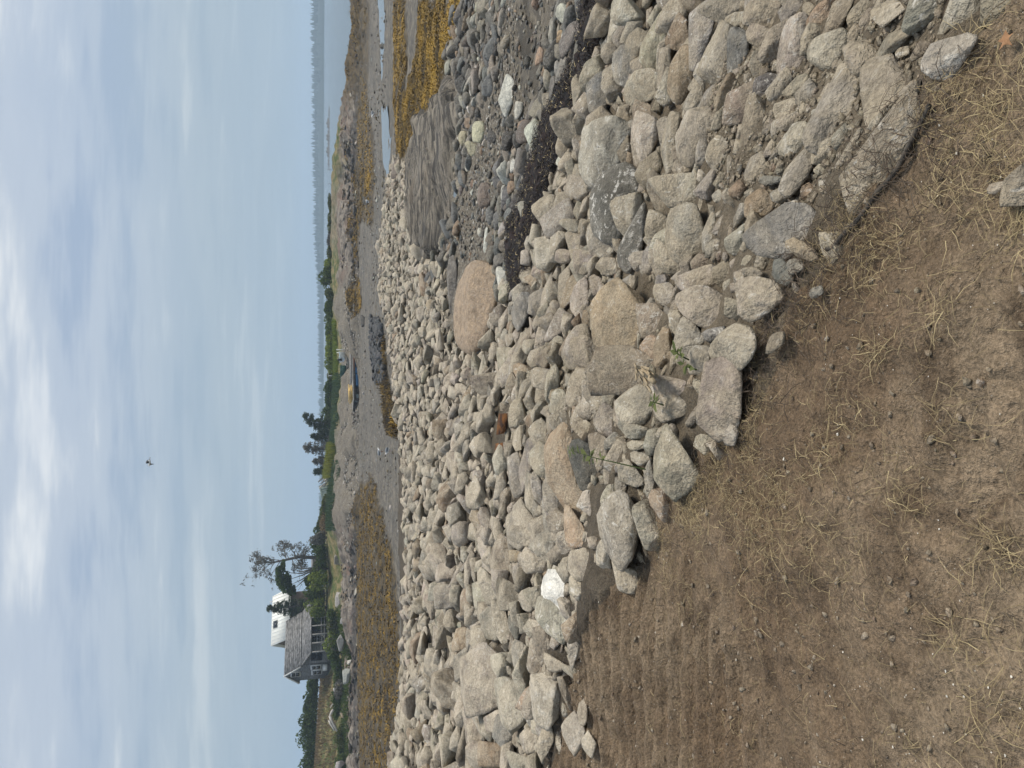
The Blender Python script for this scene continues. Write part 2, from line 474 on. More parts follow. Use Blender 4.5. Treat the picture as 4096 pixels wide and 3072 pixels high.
def mat_rock():
    m = Mat('dusty_rock', 0.92, 0.2)
    rc = m.attr('rcol'); al = m.attr('rcol', 'Alpha')          # stone colour, share of dust on it
    off = m.vec('MULTIPLY', m.attr('roff'), (37.0, 37.0, 37.0))
    p = m.vec('ADD', m.pos, off)
    big = m.noise(2.4, 3, 0.6, 0.5, p)
    midn = m.noise(11.0, 5, 0.68, 0.5, p)
    fine = m.noise(55.0, 3, 0.7, 0.0, p)
    band = m.noise(5.0, 4, 0.62, 1.3, p, (1.0, 0.40, 2.2))
    stone = value_var(m, rc, big, 0.32)
    stone = value_var(m, stone, band, 0.25)
    stone = value_var(m, stone, fine, 0.22)
    # thin pale veins, scraped and lichen blotches, dark stains
    vein = m.ramp(m.math('ABSOLUTE', m.math('SUBTRACT', band, 0.5)), 0.0, 0.02, 0.6, 0.0)
    stone = m.mix(m.math('MULTIPLY', vein, m.ramp(big, 0.48, 0.60)), stone, (0.54, 0.50, 0.44))
    blot = m.ramp(midn, 0.54, 0.66)
    stone = m.mix(m.math('MULTIPLY', blot, m.attr('roff', 'Alpha')), stone, (0.60, 0.57, 0.51))
    dark = m.ramp(midn, 0.42, 0.30)
    stone = m.mix(m.math('MULTIPLY', dark, 0.55), stone, (0.085, 0.078, 0.068))
    # settled dust
    dustn = m.noise(4.6, 4, 0.66, 0.4, m.vec('ADD', p, (3.0, 8.0, 2.0)))
    up = m.n.new('ShaderNodeSeparateXYZ'); m.l.new(m.nor, up.inputs[0])
    dz = m.ramp(up.outputs[2], -0.5, 0.6, 0.4, 1.0)
    df = m.math('MULTIPLY', m.math('MULTIPLY', m.ramp(dustn, 0.34, 0.60), dz), al, True)
    dustc = value_var(m, value_var(m, m.mix(soil_end(m), (0.475, 0.408, 0.310), (0.325, 0.272, 0.194)), fine, 0.28), midn, 0.18)
    c = m.mix(df, stone, dustc)
    scuff = m.math('MULTIPLY', m.ramp(m.noise(19.0, 4, 0.7, 0.8, p, (1.0, 0.45, 1.4)), 0.60, 0.68), m.ramp(big, 0.42, 0.60, 0.1, 0.75))
    c = m.mix(scuff, c, (0.66, 0.62, 0.54))
    # crumbs of shell and grit
    sp = m.ramp(m.voro(85.0, vec=p), 0.06, 0.18, 1.0, 0.0)
    c = m.mix(m.math('MULTIPLY', sp, m.ramp(dustn, 0.48, 0.60, 0.0, 0.75)), c, (0.66, 0.62, 0.54))
    m.color(c)
    h = m.math('ADD', m.noise(8.0, 5, 0.62, 0.3, p, (1.0, 0.8, 1.3)), m.math('MULTIPLY', fine, 0.28))
    m.bump([(h, 0.9, 0.065)])
    return m.m
ROCK = mat_rock()

def mat_cobble():
    m = Mat('beach_stone', 0.70, 0.35)
    off = m.vec('MULTIPLY', m.attr('roff'), (37.0, 37.0, 37.0)); p = m.vec('ADD', m.pos, off)
    nb = m.noise(6.0, 5, 0.65, 0.9, p)
    c = value_var(m, m.attr('rcol'), nb, 0.32)
    c = value_var(m, c, m.noise(40.0, 3, 0.7, 0, p), 0.28)
    vein = m.ramp(m.math('ABSOLUTE', m.math('SUBTRACT', nb, 0.5)), 0.0, 0.02, 0.35, 0.0)
    c = m.mix(vein, c, (0.42, 0.40, 0.36))
    m.color(c)
    m.bump([(m.noise(8.0, 5, 0.66, 0.3, p), 0.9, 0.09)])
    return m.m
COBBLE = mat_cobble()

def mat_ground():
    m = Mat('shore_ground', 0.95, 0.25)
    z = m.sep(m.attr('zone')); z2 = m.sep(m.attr('zone2'))
    weed, gravel, mud = z[0], z[1], z[2]
    dirt, veg, rim = z2[0], z2[1], z2[2]
    fine = m.noise(85.0, 3, 0.7); midn = m.noise(7.0, 5, 0.66, 0.5); big = m.noise(1.1, 4, 0.6, 0.4)
    # soil between the riprap, darkened to paint shade into the gaps
    soil = value_var(m, value_var(m, m.mix(soil_end(m), (0.085, 0.070, 0.052), (0.150, 0.122, 0.086)), fine, 0.35), midn, 0.3)
    # bare bank
    d = m.mix(m.ramp(big, 0.35, 0.68), (0.168, 0.116, 0.072), (0.250, 0.188, 0.124))
    d = m.mix(m.ramp(m.noise(3.3, 4, 0.65, 0.8), 0.50, 0.72), d, (0.120, 0.084, 0.053))
    d = value_var(m, value_var(m, d, midn, 0.22), fine, 0.38)
    crumb = m.ramp(m.noise(170.0, 3, 0.6), 0.64, 0.72)
    d = m.mix(m.math('MULTIPLY', crumb, 0.55), d, (0.36, 0.31, 0.24))
    v1 = m.voro(70.0); sp = m.ramp(v1, 0.04, 0.13, 1.0, 0.0)
    sp = m.math('MULTIPLY', sp, m.ramp(m.noise(9.0, 4, 0.6), 0.52, 0.62))
    d = m.mix(m.math('MULTIPLY', sp, 0.8), d, (0.60, 0.56, 0.48))
    c = m.mix(dirt, soil, d)
    # shingle: many small stones
    vd = m.voro(26.0, out='Color'); vs = m.sep(vd)
    g = m.mix(vs[0], (0.080, 0.068, 0.054), (0.235, 0.205, 0.160)); g = value_var(m, g, fine, 0.3)
    g = m.mix(m.ramp(vs[1], 0.93, 0.97), g, (0.38, 0.36, 0.32))
    c = m.mix(gravel, c, g)
    mudc = value_var(m, value_var(m, m.mix(m.ramp(m.noise(0.9, 5, 0.6, 0.3, None, (0.35, 1.6, 1.0)), 0.4, 0.62), (0.088, 0.074, 0.053), (0.140, 0.118, 0.086)), fine, 0.3), midn, 0.2)
    pat = m.noise(0.22, 5, 0.65, 0.6, None, (0.35, 1.3, 1.0))
    mudc = m.mix(m.ramp(pat, 0.52, 0.66, 0.0, 0.75), mudc, (0.075, 0.058, 0.032))
    vm = m.sep(m.voro(5.0, out='Color'))
    mudc = value_var(m, mudc, vm[0], 0.35)
    pale = m.ramp(m.voro(7.0), 0.05, 0.16, 0.8, 0.0)
    mudc = m.mix(m.math('MULTIPLY', pale, m.ramp(m.noise(0.7, 4, 0.6), 0.45, 0.6)), mudc, (0.42, 0.40, 0.36))
    c = m.mix(mud, c, mudc)
    wn_ = m.noise(2.2, 6, 0.65, 0.8, None, (0.5, 1.3, 1.0))
    w = m.mix(m.ramp(wn_, 0.36, 0.66), (0.020, 0.014, 0.006), (0.115, 0.072, 0.013)); w = value_var(m, w, midn, 0.3)
    c = m.mix(weed, c, w)
    # granite of the far rim: pale pinkish grey above, black tide band below
    hgt = m.n.new('ShaderNodeSeparateXYZ'); m.l.new(m.pos, hgt.inputs[0])
    rn = m.noise(0.9, 8, 0.68, 0.8, None, (1.0, 1.0, 2.2))
    rk = m.mix(m.ramp(rn, 0.36, 0.62), (0.075, 0.062, 0.050), (0.255, 0.220, 0.180))
    rk = m.mix(m.ramp(m.noise(0.35, 5, 0.6, 0.5), 0.5, 0.68), rk, (0.17, 0.118, 0.090))
    tide = m.ramp(m.math('ADD', hgt.outputs[2], m.math('MULTIPLY', rn, 1.1)), 2.55, 2.85, 1.0, 0.0)
    rk = m.mix(m.math('MULTIPLY', tide, 0.85), rk, (0.050, 0.044, 0.038))
    c = m.mix(rim, c, rk)
    vg = m.mix(m.ramp(m.noise(0.8, 6, 0.65), 0.4, 0.62), (0.060, 0.082, 0.022), (0.210, 0.165, 0.080))
    c = m.mix(veg, c, value_var(m, vg, midn, 0.3))
    m.color(c)
    wet = m.math('MULTIPLY', mud, 0.42)
    m.rough(m.math('SUBTRACT', 0.95, wet))
    m.bump([(m.math('ADD', m.noise(11.0, 6, 0.7, 0.3), m.math('MULTIPLY', fine, 0.22)), 1.0, 0.06)])
    return m.m
GROUND = mat_ground()

def simple(name, col, var=0.15, scale=6.0, rough=0.85, bump=0.0, bdist=0.01, stretch=None, spec=0.3, col2=None):
    m = Mat(name, rough, spec)
    nz = m.noise(scale, 6, 0.65, 0.3, None, stretch)
    c = m.mix(m.ramp(nz, 0.35, 0.65), col, col2) if col2 else col
    if var: c = value_var(m, c, nz, var); c = value_var(m, c, m.noise(scale * 7, 4, 0.6, 0, None, stretch), var * 0.7)
    m.color(c)
    if bump: m.bump([(m.noise(scale * 3, 6, 0.65, 0.2, None, stretch), bump, bdist)])
    return m.m
def leafy(name, dark, light, trans=0.3):
    m = Mat(name, 0.6, 0.25)
    f = m.attr('lv', 'Fac')
    c = m.mix(f, dark, light); m.color(c)
    t = m.n.new('ShaderNodeBsdfTranslucent'); m.l.new(c, t.inputs[0])
    mx = m.n.new('ShaderNodeMixShader'); mx.inputs[0].default_value = trans
    m.l.new(m.b.outputs[0], mx.inputs[1]); m.l.new(t.outputs[0], mx.inputs[2]); m.l.new(mx.outputs[0], m.out.inputs[0])
    return m.m
# ------------------------------------------------------------------ the setting: ground sheets, sea, pools
LEDGE_C = LEDGE.mean(0)
def zones(xy, r, weed):
    n = len(xy); one = np.ones(n); nil = np.zeros(n)
    if r.max() < 60:
        dirt = inside(DIRT, xy + 0.10 * np.column_stack([fbm(xy * 3, 2, 73), fbm(xy * 3, 2, 74)])).astype(float)
        zd = ground_zd(xy)
        gravel = smooth(2.9, 3.15, zd) * (1 - smooth(38, 48, r))
        mud = smooth(34, 44, r) * smooth(3.9, 4.3, zd + 0.15 * fbm(xy * 0.15, 2, 75))
        j = xy + 0.25 * np.column_stack([fbm(xy * 1.2, 2, 71), fbm(xy * 1.2, 2, 72)])
        mud = np.maximum(mud, inside(SAND, j).astype(float)); mud = np.maximum(mud, inside(MUD, xy).astype(float))
        return np.column_stack([weed, gravel, mud, one]), np.column_stack([dirt, nil, nil, one])
    zd = ground_zd(xy); mud = smooth(3.9, 4.3, zd) * (r < 150); gravel = nil
    az = np.arctan2(xy[:, 0], xy[:, 1])
    rim = smooth(76, 80, r) * smooth(4.46, 4.25, zd)
    veg = smooth(98, 101, r + 1.5 * fbm(xy * 0.2, 3, 76)) * smooth(3.1, 2.8, zd + 0.2 * fbm(xy * 0.3, 3, 77))
    u = 384 + F * np.tan(np.clip(az, -1.2, 1.2))
    gb = smooth(225, 270, u) * smooth(500, 470, u)            # shingle beach instead of rock there
    gravel = np.maximum(gravel, rim * gb); rim = rim * (1 - gb)
    rl = smooth(640, 690, u) * smooth(74, 78, r)               # rockweed reaches over the low point
    weed = np.maximum(weed, rl * (vnoise(xy * 0.35, 78) > -0.45)); rim = rim * (1 - 0.8 * rl); veg = veg * (1 - rl)
    veg = veg * (1 - smooth(500, 530, u) * (1 - smooth(560, 600, u)) * 0.5)
    return np.column_stack([weed, gravel, mud, one]), np.column_stack([nil, veg, rim, one])

def sheet(name, rs, az, keep=None, zoff=0.0, extra=None):
    R, A = np.meshgrid(rs, az, indexing='ij')
    xy = np.column_stack([(R * np.sin(A)).ravel(), (R * np.cos(A)).ravel()]); r = R.ravel()
    z = ZC - ground_zd(xy) + micro(xy, r) + zoff
    w = weed_mask(xy)
    z += w * np.minimum(0.02 + r * 0.002, 0.16) * (0.5 + fbm(xy * (2.2 if rs[0] < 60 else 0.7), 3, 81))
    if extra is not None: z += extra(xy, r)
    za, zb = zones(xy, r, w)
    nr, na = len(rs), len(az)
    I = np.arange(nr * na).reshape(nr, na)
    Q = np.stack([I[:-1, :-1], I[:-1, 1:], I[1:, 1:], I[1:, :-1]], -1).reshape(-1, 4)[:, ::-1]
    V = np.column_stack([xy, z])
    return V, Q, za, zb, xy, r
def cut(V, Q, za, zb, sel, name):
    q = Q[sel]; used = np.unique(q); mp = np.full(len(V), -1); mp[used] = np.arange(len(used))
    return tag(new_mesh_obj(name, V[used], mp[q], GROUND, attrs={'zone': za[used], 'zone2': zb[used]}), kind='structure')

_az = np.radians(np.linspace(-62, 62, 640))
_rs1 = np.concatenate([np.arange(0.25, 1.0, 0.05), np.arange(1.0, 6.6, 0.013)])
V, Q, za, zb, xy, r = sheet('near', _rs1, _az)
_c = V[Q].mean(1)
_d = inside(DIRT, _c[:, :2])
cut(V, Q, za, zb, _d, 'dirt_bank')
cut(V, Q, za, zb, ~_d, 'riprap_bed')
_az2 = np.radians(np.linspace(-62, 62, 520))
_rs2 = np.concatenate([[_rs1[-1]], _rs1[-1] * np.exp(np.arange(1, 215) * 0.0103)])
_rs2 = _rs2[_rs2 < 60]
V, Q, za, zb, xy, r = sheet('mid', _rs2, _az2)
_c = V[Q].mean(1); _z = ZC - _c[:, 2]; _rr = np.hypot(_c[:, 0], _c[:, 1])
_dirt2 = inside(DIRT, _c[:, :2])
_be = (ground_zd(_c[:, :2]) > 3.12) & ~_dirt2
cut(V, Q, za, zb, _dirt2, 'dirt_bank_far_end')
cut(V, Q, za, zb, ~_be & ~_dirt2, 'riprap_slope')
cut(V, Q, za, zb, _be, 'beach')
_az3 = np.radians(np.linspace(-56, 56, 760))
_rs3 = np.concatenate([[_rs2[-1]], np.arange(61, 78, 0.9), np.arange(78, 118, 0.48), np.arange(118, 215, 2.4)])
V, Q, za, zb, xy, r = sheet('far', _rs3, _az3)
_c = V[Q].mean(1); _rr = np.hypot(_c[:, 0], _c[:, 1])
cut(V, Q, za, zb, _rr < 92.5, 'mudflat')
cut(V, Q, za, zb, _rr >= 92.5, 'far_shore')

def mat_sea():
    m = Mat('sea_water', 0.16, 0.5)
    m.color((0.045, 0.065, 0.075))
    m.bump([(m.noise(0.35, 4, 0.6, 0.2, None, (0.6, 2.0, 1.0)), 0.5, 0.35), (m.noise(2.2, 3, 0.6, 0, None, (0.5, 1.6, 1.0)), 0.3, 0.05)])
    return m.m
SEA = mat_sea()
def ring(name, z, r0, r1, n, a0, a1, mat):
    a = np.linspace(a0, a1, n)
    V = np.vstack([np.column_stack([rr * np.sin(a), rr * np.cos(a), np.full(n, z)]) for rr in np.geomspace(r0, r1, 14)])
    I = np.arange(14 * n).reshape(14, n)
    Q = np.stack([I[:-1, :-1], I[:-1, 1:], I[1:, 1:], I[1:, :-1]], -1).reshape(-1, 4)[:, ::-1]
    return new_mesh_obj(name, V, Q, mat)
SEA_Z = ZC - 5.05
tag(ring('sea', SEA_Z, 96, 40000, 120, -math.pi * 0.5, math.pi * 0.5, SEA), kind='structure')

def mat_pool():
    m = Mat('tide_pool_water', 0.05, 0.5); m.color((0.07, 0.075, 0.07))
    m.bump([(m.noise(6.0, 2, 0.5), 0.08, 0.01)])
    return m.m
POOL = mat_pool()
for lab, c, pts, dz in [
        ('long narrow tide pool on the mud nearest the open water end', 4, [(716, -60), (748, -60), (750, 250), (748, 540), (728, 545), (722, 250)], 0.025),
        ('long narrow tide pool ending at the tip of the rock spit', 4, [(748, 730), (772, 760), (784, 900), (796, 1180), (790, 1255), (770, 1240), (756, 1100), (750, 900)], 0.025),
        ('small clear pool at the foot of the striped bedrock ledge', 4, [(1214, 1290), (1262, 1280), (1262, 1330), (1250, 1385), (1226, 1370)], 0.03)]:
    P = np.array([hit_src(*p) for p in unc(c, pts)])
    z = P[:, 2].mean() + dz
    t_ = np.linspace(0, len(P), 90, endpoint=False); i0 = t_.astype(int); f_ = smooth(0, 1, t_ - i0)[:, None]
    Q2 = P[i0 % len(P), :2] * (1 - f_) + P[(i0 + 1) % len(P), :2] * f_; Q2 = Q2 + 0.35 * np.column_stack([fbm(Q2 * 0.9, 2, 7), fbm(Q2 * 0.9, 2, 8)]) * (0.3 if c == 4 and pts[0][0] > 1000 else 1.0)
    V = np.column_stack([Q2, np.full(len(Q2), z)]); P = Q2
    tag(new_mesh_obj('tide_pool', V, [list(range(len(P)))[::-1]], POOL, smooth_sh=False), lab, kind='structure')

# striped bedrock ledge
def mat_ledge():
    m = Mat('striped_bedrock', 0.7, 0.35)
    st = m.noise(2.4, 8, 0.66, 0.9, None, (0.22, 2.6, 1.6))
    c = m.mix(m.ramp(st, 0.42, 0.58), (0.036, 0.031, 0.025), (0.195, 0.168, 0.130))
    c = value_var(m, c, m.noise(0.8, 4, 0.6), 0.35); c = value_var(m, c, m.noise(30.0, 4, 0.6), 0.25)
    ck = m.noise(1.3, 5, 0.6, 0.7, None, (0.25, 3.4, 1.6)); c = m.mix(m.ramp(m.math('ABSOLUTE', m.math('SUBTRACT', ck, 0.5)), 0.0, 0.018, 0.85, 0.0), c, (0.018, 0.016, 0.013))
    c = m.mix(m.ramp(m.noise(0.5, 4, 0.6, 0.4), 0.55, 0.68, 0.0, 0.6), c, (0.120, 0.092, 0.062))
    m.color(c); m.bump([(st, 0.8, 0.12), (m.noise(12.0, 6, 0.65, 0.4, None, (0.4, 2.0, 1.0)), 0.5, 0.03)])
    return m.m
def ledge():
    lo, hi = LEDGE.min(0) - 0.6, LEDGE.max(0) + 0.6
    gx = np.arange(lo[0], hi[0], 0.085); gy = np.arange(lo[1], hi[1], 0.085)
    X, Y = np.meshgrid(gx, gy, indexing='ij'); xy = np.column_stack([X.ravel(), Y.ravel()])
    j = xy + 0.35 * np.column_stack([fbm(xy * 0.9, 3, 91), fbm(xy * 0.9, 3, 92)])
    ins = inside(LEDGE, j); d = seg_dist(np.vstack([LEDGE, LEDGE[:1]]), j)
    k = np.where(ins, smooth(0, 0.5, d), 0)
    q = xy[:, 1] + 0.18 * xy[:, 0] + 0.35 * fbm(xy * 0.35, 3, 93)
    saw = (q / 0.55) % 1.0; saw2 = (q / 0.19 + 0.5 * vnoise(xy * 0.6, 94)) % 1.0
    h = 0.10 + 0.24 * saw * (0.5 + 0.5 * vnoise(np.column_stack([xy[:, 0] * 0.5, q * 1.3]), 95)) + 0.10 * saw2 * (0.4 + 0.6 * vnoise(xy * np.array([0.7, 2.0]), 97)) + 0.20 * fbm(xy * 0.45, 3, 96)
    z = ZC - ground_zd(xy) + np.where(ins, k * np.maximum(h, -0.02), 0) - (1 - k) * 0.22
    keep = k > 0; I = np.arange(len(xy)).reshape(X.shape)
    Q = np.stack([I[:-1, :-1], I[1:, :-1], I[1:, 1:], I[:-1, 1:]], -1).reshape(-1, 4)
    Q = Q[keep[Q].any(1)]; used = np.unique(Q); mp = np.full(len(xy), -1); mp[used] = np.arange(len(used))
    tag(new_mesh_obj('bedrock_ledge', np.column_stack([xy, z])[used], mp[Q], mat_ledge()), 'grey striped bedrock ledge between the beach and the rockweed', 'bedrock')
ledge()
# ------------------------------------------------------------------ stones
def icosphere(k):
    bm = bmesh.new(); bmesh.ops.create_icosphere(bm, subdivisions=k, radius=1.0)
    V = np.array([v.co[:] for v in bm.verts]); Fc = np.array([[v.index for v in f.verts] for f in bm.faces]); bm.free()
    V /= np.linalg.norm(V, axis=1, keepdims=True)
    return V, Fc
ICO = {k: icosphere(k) for k in (2, 3, 4, 5)}

def hull2(pts):
    pts = sorted(set((float(a), float(b)) for a, b in pts))
    def half(ps):
        h = []
        for p in ps:
            while len(h) >= 2 and (h[-1][0] - h[-2][0]) * (p[1] - h[-2][1]) - (h[-1][1] - h[-2][1]) * (p[0] - h[-2][0]) <= 0: h.pop()
            h.append(p)
        return h
    a, b = half(pts), half(pts[::-1])
    return np.array(a[:-1] + b[:-1])

def shape(planes, p, ico, rng, rough, freq=2.2, chips=0):
    U, Fc = ICO[ico]
    Nn = np.array([q[:3] for q in planes]); d = np.array([max(q[3], 0.12) for q in planes])
    Nn /= np.linalg.norm(Nn, axis=1, keepdims=True)
    s = np.maximum(U @ Nn.T, 0) / d
    acc = (s ** p).sum(1)
    r = np.minimum(acc ** (-1.0 / p), 1.7)
    if chips:                                   # broken corners and spalled faces
        idx = rng.choice(len(U), chips, p=r ** 4 / (r ** 4).sum())
        n2 = U[idx] + rng.normal(size=(chips, 3)) * 0.33; n2 /= np.linalg.norm(n2, axis=1, keepdims=True)
        d2 = ((n2 * U[idx]).sum(1) * r[idx]) * rng.uniform(0.84, 0.97, chips); d2 = np.maximum(d2, 0.25)
        acc = acc + ((np.maximum(U @ n2.T, 0) / d2) ** p).sum(1)
        r = np.minimum(acc ** (-1.0 / p), 1.7)
    P = U * r[:, None]
    o = rng.random(3) * 100
    k = 1 + rough * (fbm(P * freq + o, 2, 1) + 0.5 * fbm(P * freq * 3.6 + o, 2, 2)) - rough * 1.0 * np.abs(vnoise(P * freq * 1.7 + o + 7, 4))
    return P * k[:, None], Fc

def random_planes(rng, style):
    n = {'a': 6, 'r': 5, 's': 5}[style]
    pl = []
    for k in range(n):
        v = rng.normal(size=3); v /= np.linalg.norm(v)
        pl.append((*v, rng.uniform(0.55, 0.92) if style != 'r' else rng.uniform(0.78, 0.98)))
    for ax in range(3):
        for s in (-1, 1):
            v = np.zeros(3); v[ax] = s; v += rng.normal(size=3) * 0.22
            pl.append((*v, rng.uniform(0.82, 1.0)))
    return pl
LIB = {}
def lib(style, k, ico):
    key = (style, k, ico)
    if key not in LIB:
        rng = np.random.default_rng(1000 + k * 7 + {'a': 0, 'r': 1, 's': 2}[style])
        if ico == 0:                                 # small broken stone: bevelled polyhedron
            bm = bmesh.new()
            for i in range(13):
                v = rng.normal(size=3); v /= np.linalg.norm(v); v /= (np.abs(v) ** 3.2).sum() ** (1 / 3.2); bm.verts.new(v * rng.uniform(0.72, 1.0))
            r = bmesh.ops.convex_hull(bm, input=bm.verts)
            bmesh.ops.delete(bm, geom=list({g for g in r['geom_interior'] + r['geom_unused'] if isinstance(g, bmesh.types.BMVert)}), context='VERTS')
            bmesh.ops.dissolve_limit(bm, angle_limit=0.15, verts=bm.verts, edges=bm.edges)
            if k < 36: bmesh.ops.bevel(bm, geom=list(bm.edges), offset=0.045, segments=1, affect='EDGES', clamp_overlap=True)
            bmesh.ops.triangulate(bm, faces=bm.faces)
            bm.verts.index_update()
            V = np.array([v.co[:] for v in bm.verts]); Fc = np.array([[v.index for v in f.verts] for f in bm.faces]); bm.free()
            V = V * (1 + 0.05 * fbm(V * 2.3 + k, 2, 3))[:, None]
            LIB[key] = (V / np.abs(V).max(0), Fc)
        else:
            q, Fc = shape(random_planes(rng, style), {'a': 60, 'r': 9, 's': 50}[style], ico, rng, {'a': 0.03, 'r': 0.03, 's': 0.03}[style], chips={'a': 9, 'r': 0, 's': 6}[style])
            LIB[key] = (q / np.abs(q).max(0), Fc)
    return LIB[key]

PAL = {  # stone colour under the dust, dust share, lichen share
 't': ((0.310, 0.270, 0.212), 0.80, 0.25), 'g': ((0.248, 0.224, 0.186), 0.55, 0.30), 'b': ((0.182, 0.174, 0.157), 0.38, 0.25),
 'o': ((0.245, 0.180, 0.120), 0.50, 0.15), 'O': ((0.345, 0.262, 0.170), 0.55, 0.10), 'w': ((0.330, 0.295, 0.240), 0.35, 1.0), 'd': ((0.110, 0.102, 0.090), 0.25, 0.20),
 'D': ((0.205, 0.168, 0.125), 0.60, 0.15), 'm': ((0.150, 0.138, 0.118), 0.12, 1.0), 'l': ((0.355, 0.312, 0.245), 0.55, 0.45), 'W': ((0.66, 0.62, 0.56), 0.10, 0.5)}
CPAL = {'t': (0.235, 0.200, 0.150), 'g': (0.148, 0.132, 0.107), 'b': (0.125, 0.123, 0.112), 'o': (0.225, 0.155, 0.10), 'O': (0.33, 0.22, 0.125), 'w': (0.46, 0.435, 0.37),
        'd': (0.060, 0.054, 0.045), 'D': (0.145, 0.118, 0.09), 'y': (0.38, 0.335, 0.225), 'p': (0.290, 0.212, 0.138), 'l': (0.27, 0.245, 0.20), 'W': (0.75, 0.73, 0.70)}
def stone_attrs(n, col, dust, lich, rng):
    c = np.array(col) * rng.uniform(0.85, 1.15) * (1 + rng.normal(size=3) * 0.02)
    return np.tile([*np.clip(c, 0.01, 0.9), dust * rng.uniform(0.8, 1.1)], (n, 1)), np.tile([*rng.random(3), lich * rng.uniform(0.5, 1.2)], (n, 1))

TAKEN = []          # (x, y, radius) of every stone standing on the ground
def traced(name, poly_src, style, colour, mat, depth=None, lift=0.28, ico=None, pal=PAL, seed=0, rough=None):
    """a stone whose outline was read off the picture: own distance, size and thickness, lying on the slope"""
    rng = np.random.default_rng(seed)
    uv = np.array([src(*p) for p in poly_src]); h = hull2(uv)
    c = (h.min(0) + h.max(0)) / 2
    base = hit(*c) - [0, 0, ZC]; t = np.linalg.norm(base); e3 = -base / t
    foot = hit(c[0], h[:, 1].max() - 0.10 * (h[:, 1].max() - h[:, 1].min())) - [0, 0, ZC]
    db, dc = -(foot @ e3), t
    px = t / np.linalg.norm(ray(*c)) / F
    hx, hy = (h[:, 0].max() - h[:, 0].min()) / 2 * px, (h[:, 1].max() - h[:, 1].min()) / 2 * px
    e1 = np.array([1.0, 0, 0]) - e3 * e3[0]; e1 /= np.linalg.norm(e1); e2 = np.cross(e3, e1)
    dep = depth if depth else rng.uniform(0.75, 1.0)
    hz = min(dep * math.sqrt(hx * hy), 1.25 * min(hx, hy) + 0.25 * max(hx, hy))
    sh = max(0.0, min(0.8 * (dc - db), 1.05 * hy))              # the outline leans back with the slope
    D = min(db + sh, dc) - lift * hz
    kk = D / t; hx *= kk; hy *= kk; hz *= kk; px *= kk; sh *= kk
    cen = -e3 * D
    q = np.column_stack([(h[:, 0] - c[0]) * px / hx, -(h[:, 1] - c[1]) * px / hy])
    q = hull2(q)
    pl = []
    n = len(q)
    for i in range(n):
        a, b = q[i], q[(i + 1) % n]; nn = np.array([b[1] - a[1], a[0] - b[0]]); L = np.linalg.norm(nn)
        if L < 1e-6: continue
        nn /= L; d = nn @ a
        pl.append((nn[0], nn[1], rng.uniform(-0.05, 0.05), d))
        if style != 'r' or rng.random() < 0.3:
            ta = rng.uniform(0.45, 1.1); zf = rng.uniform(0.15, 0.65)
            pl.append((nn[0] * math.cos(ta), nn[1] * math.cos(ta), math.sin(ta), d * math.cos(ta) + zf * math.sin(ta)))
        tb = -rng.uniform(0.5, 1.0); pl.append((nn[0] * math.cos(tb), nn[1] * math.cos(tb), math.sin(tb), d * math.cos(tb) + 0.5 * abs(math.sin(tb))))
    upv = np.array([e1[2] * hx, e2[2] * hy, e3[2] * hz]); upv /= np.linalg.norm(upv)
    upv = upv + rng.normal(size=3) * 0.22; upv /= np.linalg.norm(upv)
    y0 = rng.uniform(0.1, 0.55)
    pl.append((*upv, upv @ np.array([rng.uniform(-0.2, 0.2), y0, 0.95 - 0.35 * y0])))
    for k in range(2 if style != 'r' else 1):
        v = np.array([rng.normal() * 0.5, rng.normal() * 0.35 - 0.25, 1.0]); v /= np.linalg.norm(v)
        pl.append((*v, rng.uniform(0.68, 0.95)))
    pl += [(0, 0, 1, 0.95), (0, 0, -1, 1.0)]
    area = hx * hy / px / px
    ico = ico or (5 if area > 3200 else 4 if area > 110 else 3)
    P, Fc = shape(pl, {'a': 70, 'r': 15, 's': 60}[style], ico, rng, rough or {'a': 0.024, 'r': 0.022, 's': 0.022}[style], 2.0, chips={'a': 10, 'r': 3, 's': 6}[style])
    lo, hi = P[:, :2].min(0), P[:, :2].max(0)
    P[:, :2] = ((P[:, :2] - lo) / (hi - lo) * 2 - 1) * 1.03
    W = P[:, :1] * hx * e1 + P[:, 1:2] * hy * e2 + (P[:, 2:] * hz - P[:, 1:2] * sh) * e3
    pc = pal[colour]
    if pal is PAL: ra, ro = stone_attrs(len(W), pc[0], pc[1], pc[2], rng)
    else: ra, ro = stone_attrs(len(W), pc, 0.0, 0.0, rng)
    o = new_mesh_obj(name, W, Fc, mat, attrs={'rcol': ra, 'roff': ro})
    o.location = tuple(cen + [0, 0, ZC])
    w2 = W[:, :2] - W[:, :2].mean(0); ev, evec = np.linalg.eigh(w2.T @ w2 / len(w2))
    A, Bm = np.abs(w2 @ evec[:, 1]).max(), np.abs(w2 @ evec[:, 0]).max(); m0 = cen[:2] + W[:, :2].mean(0)
    for k in np.linspace(-1, 1, max(1, min(5, int(math.ceil(1.6 * A / Bm)) - 1))):
        TAKEN.append((*(m0 + evec[:, 1] * k * max(A - Bm, 0)), 0.93 * Bm, True))
    return o

T = []   # (crop, outline, style, colour, label or None)
def R(crop, pts, style='a', col='t', label=None): T.append((crop, pts, style, col, label))
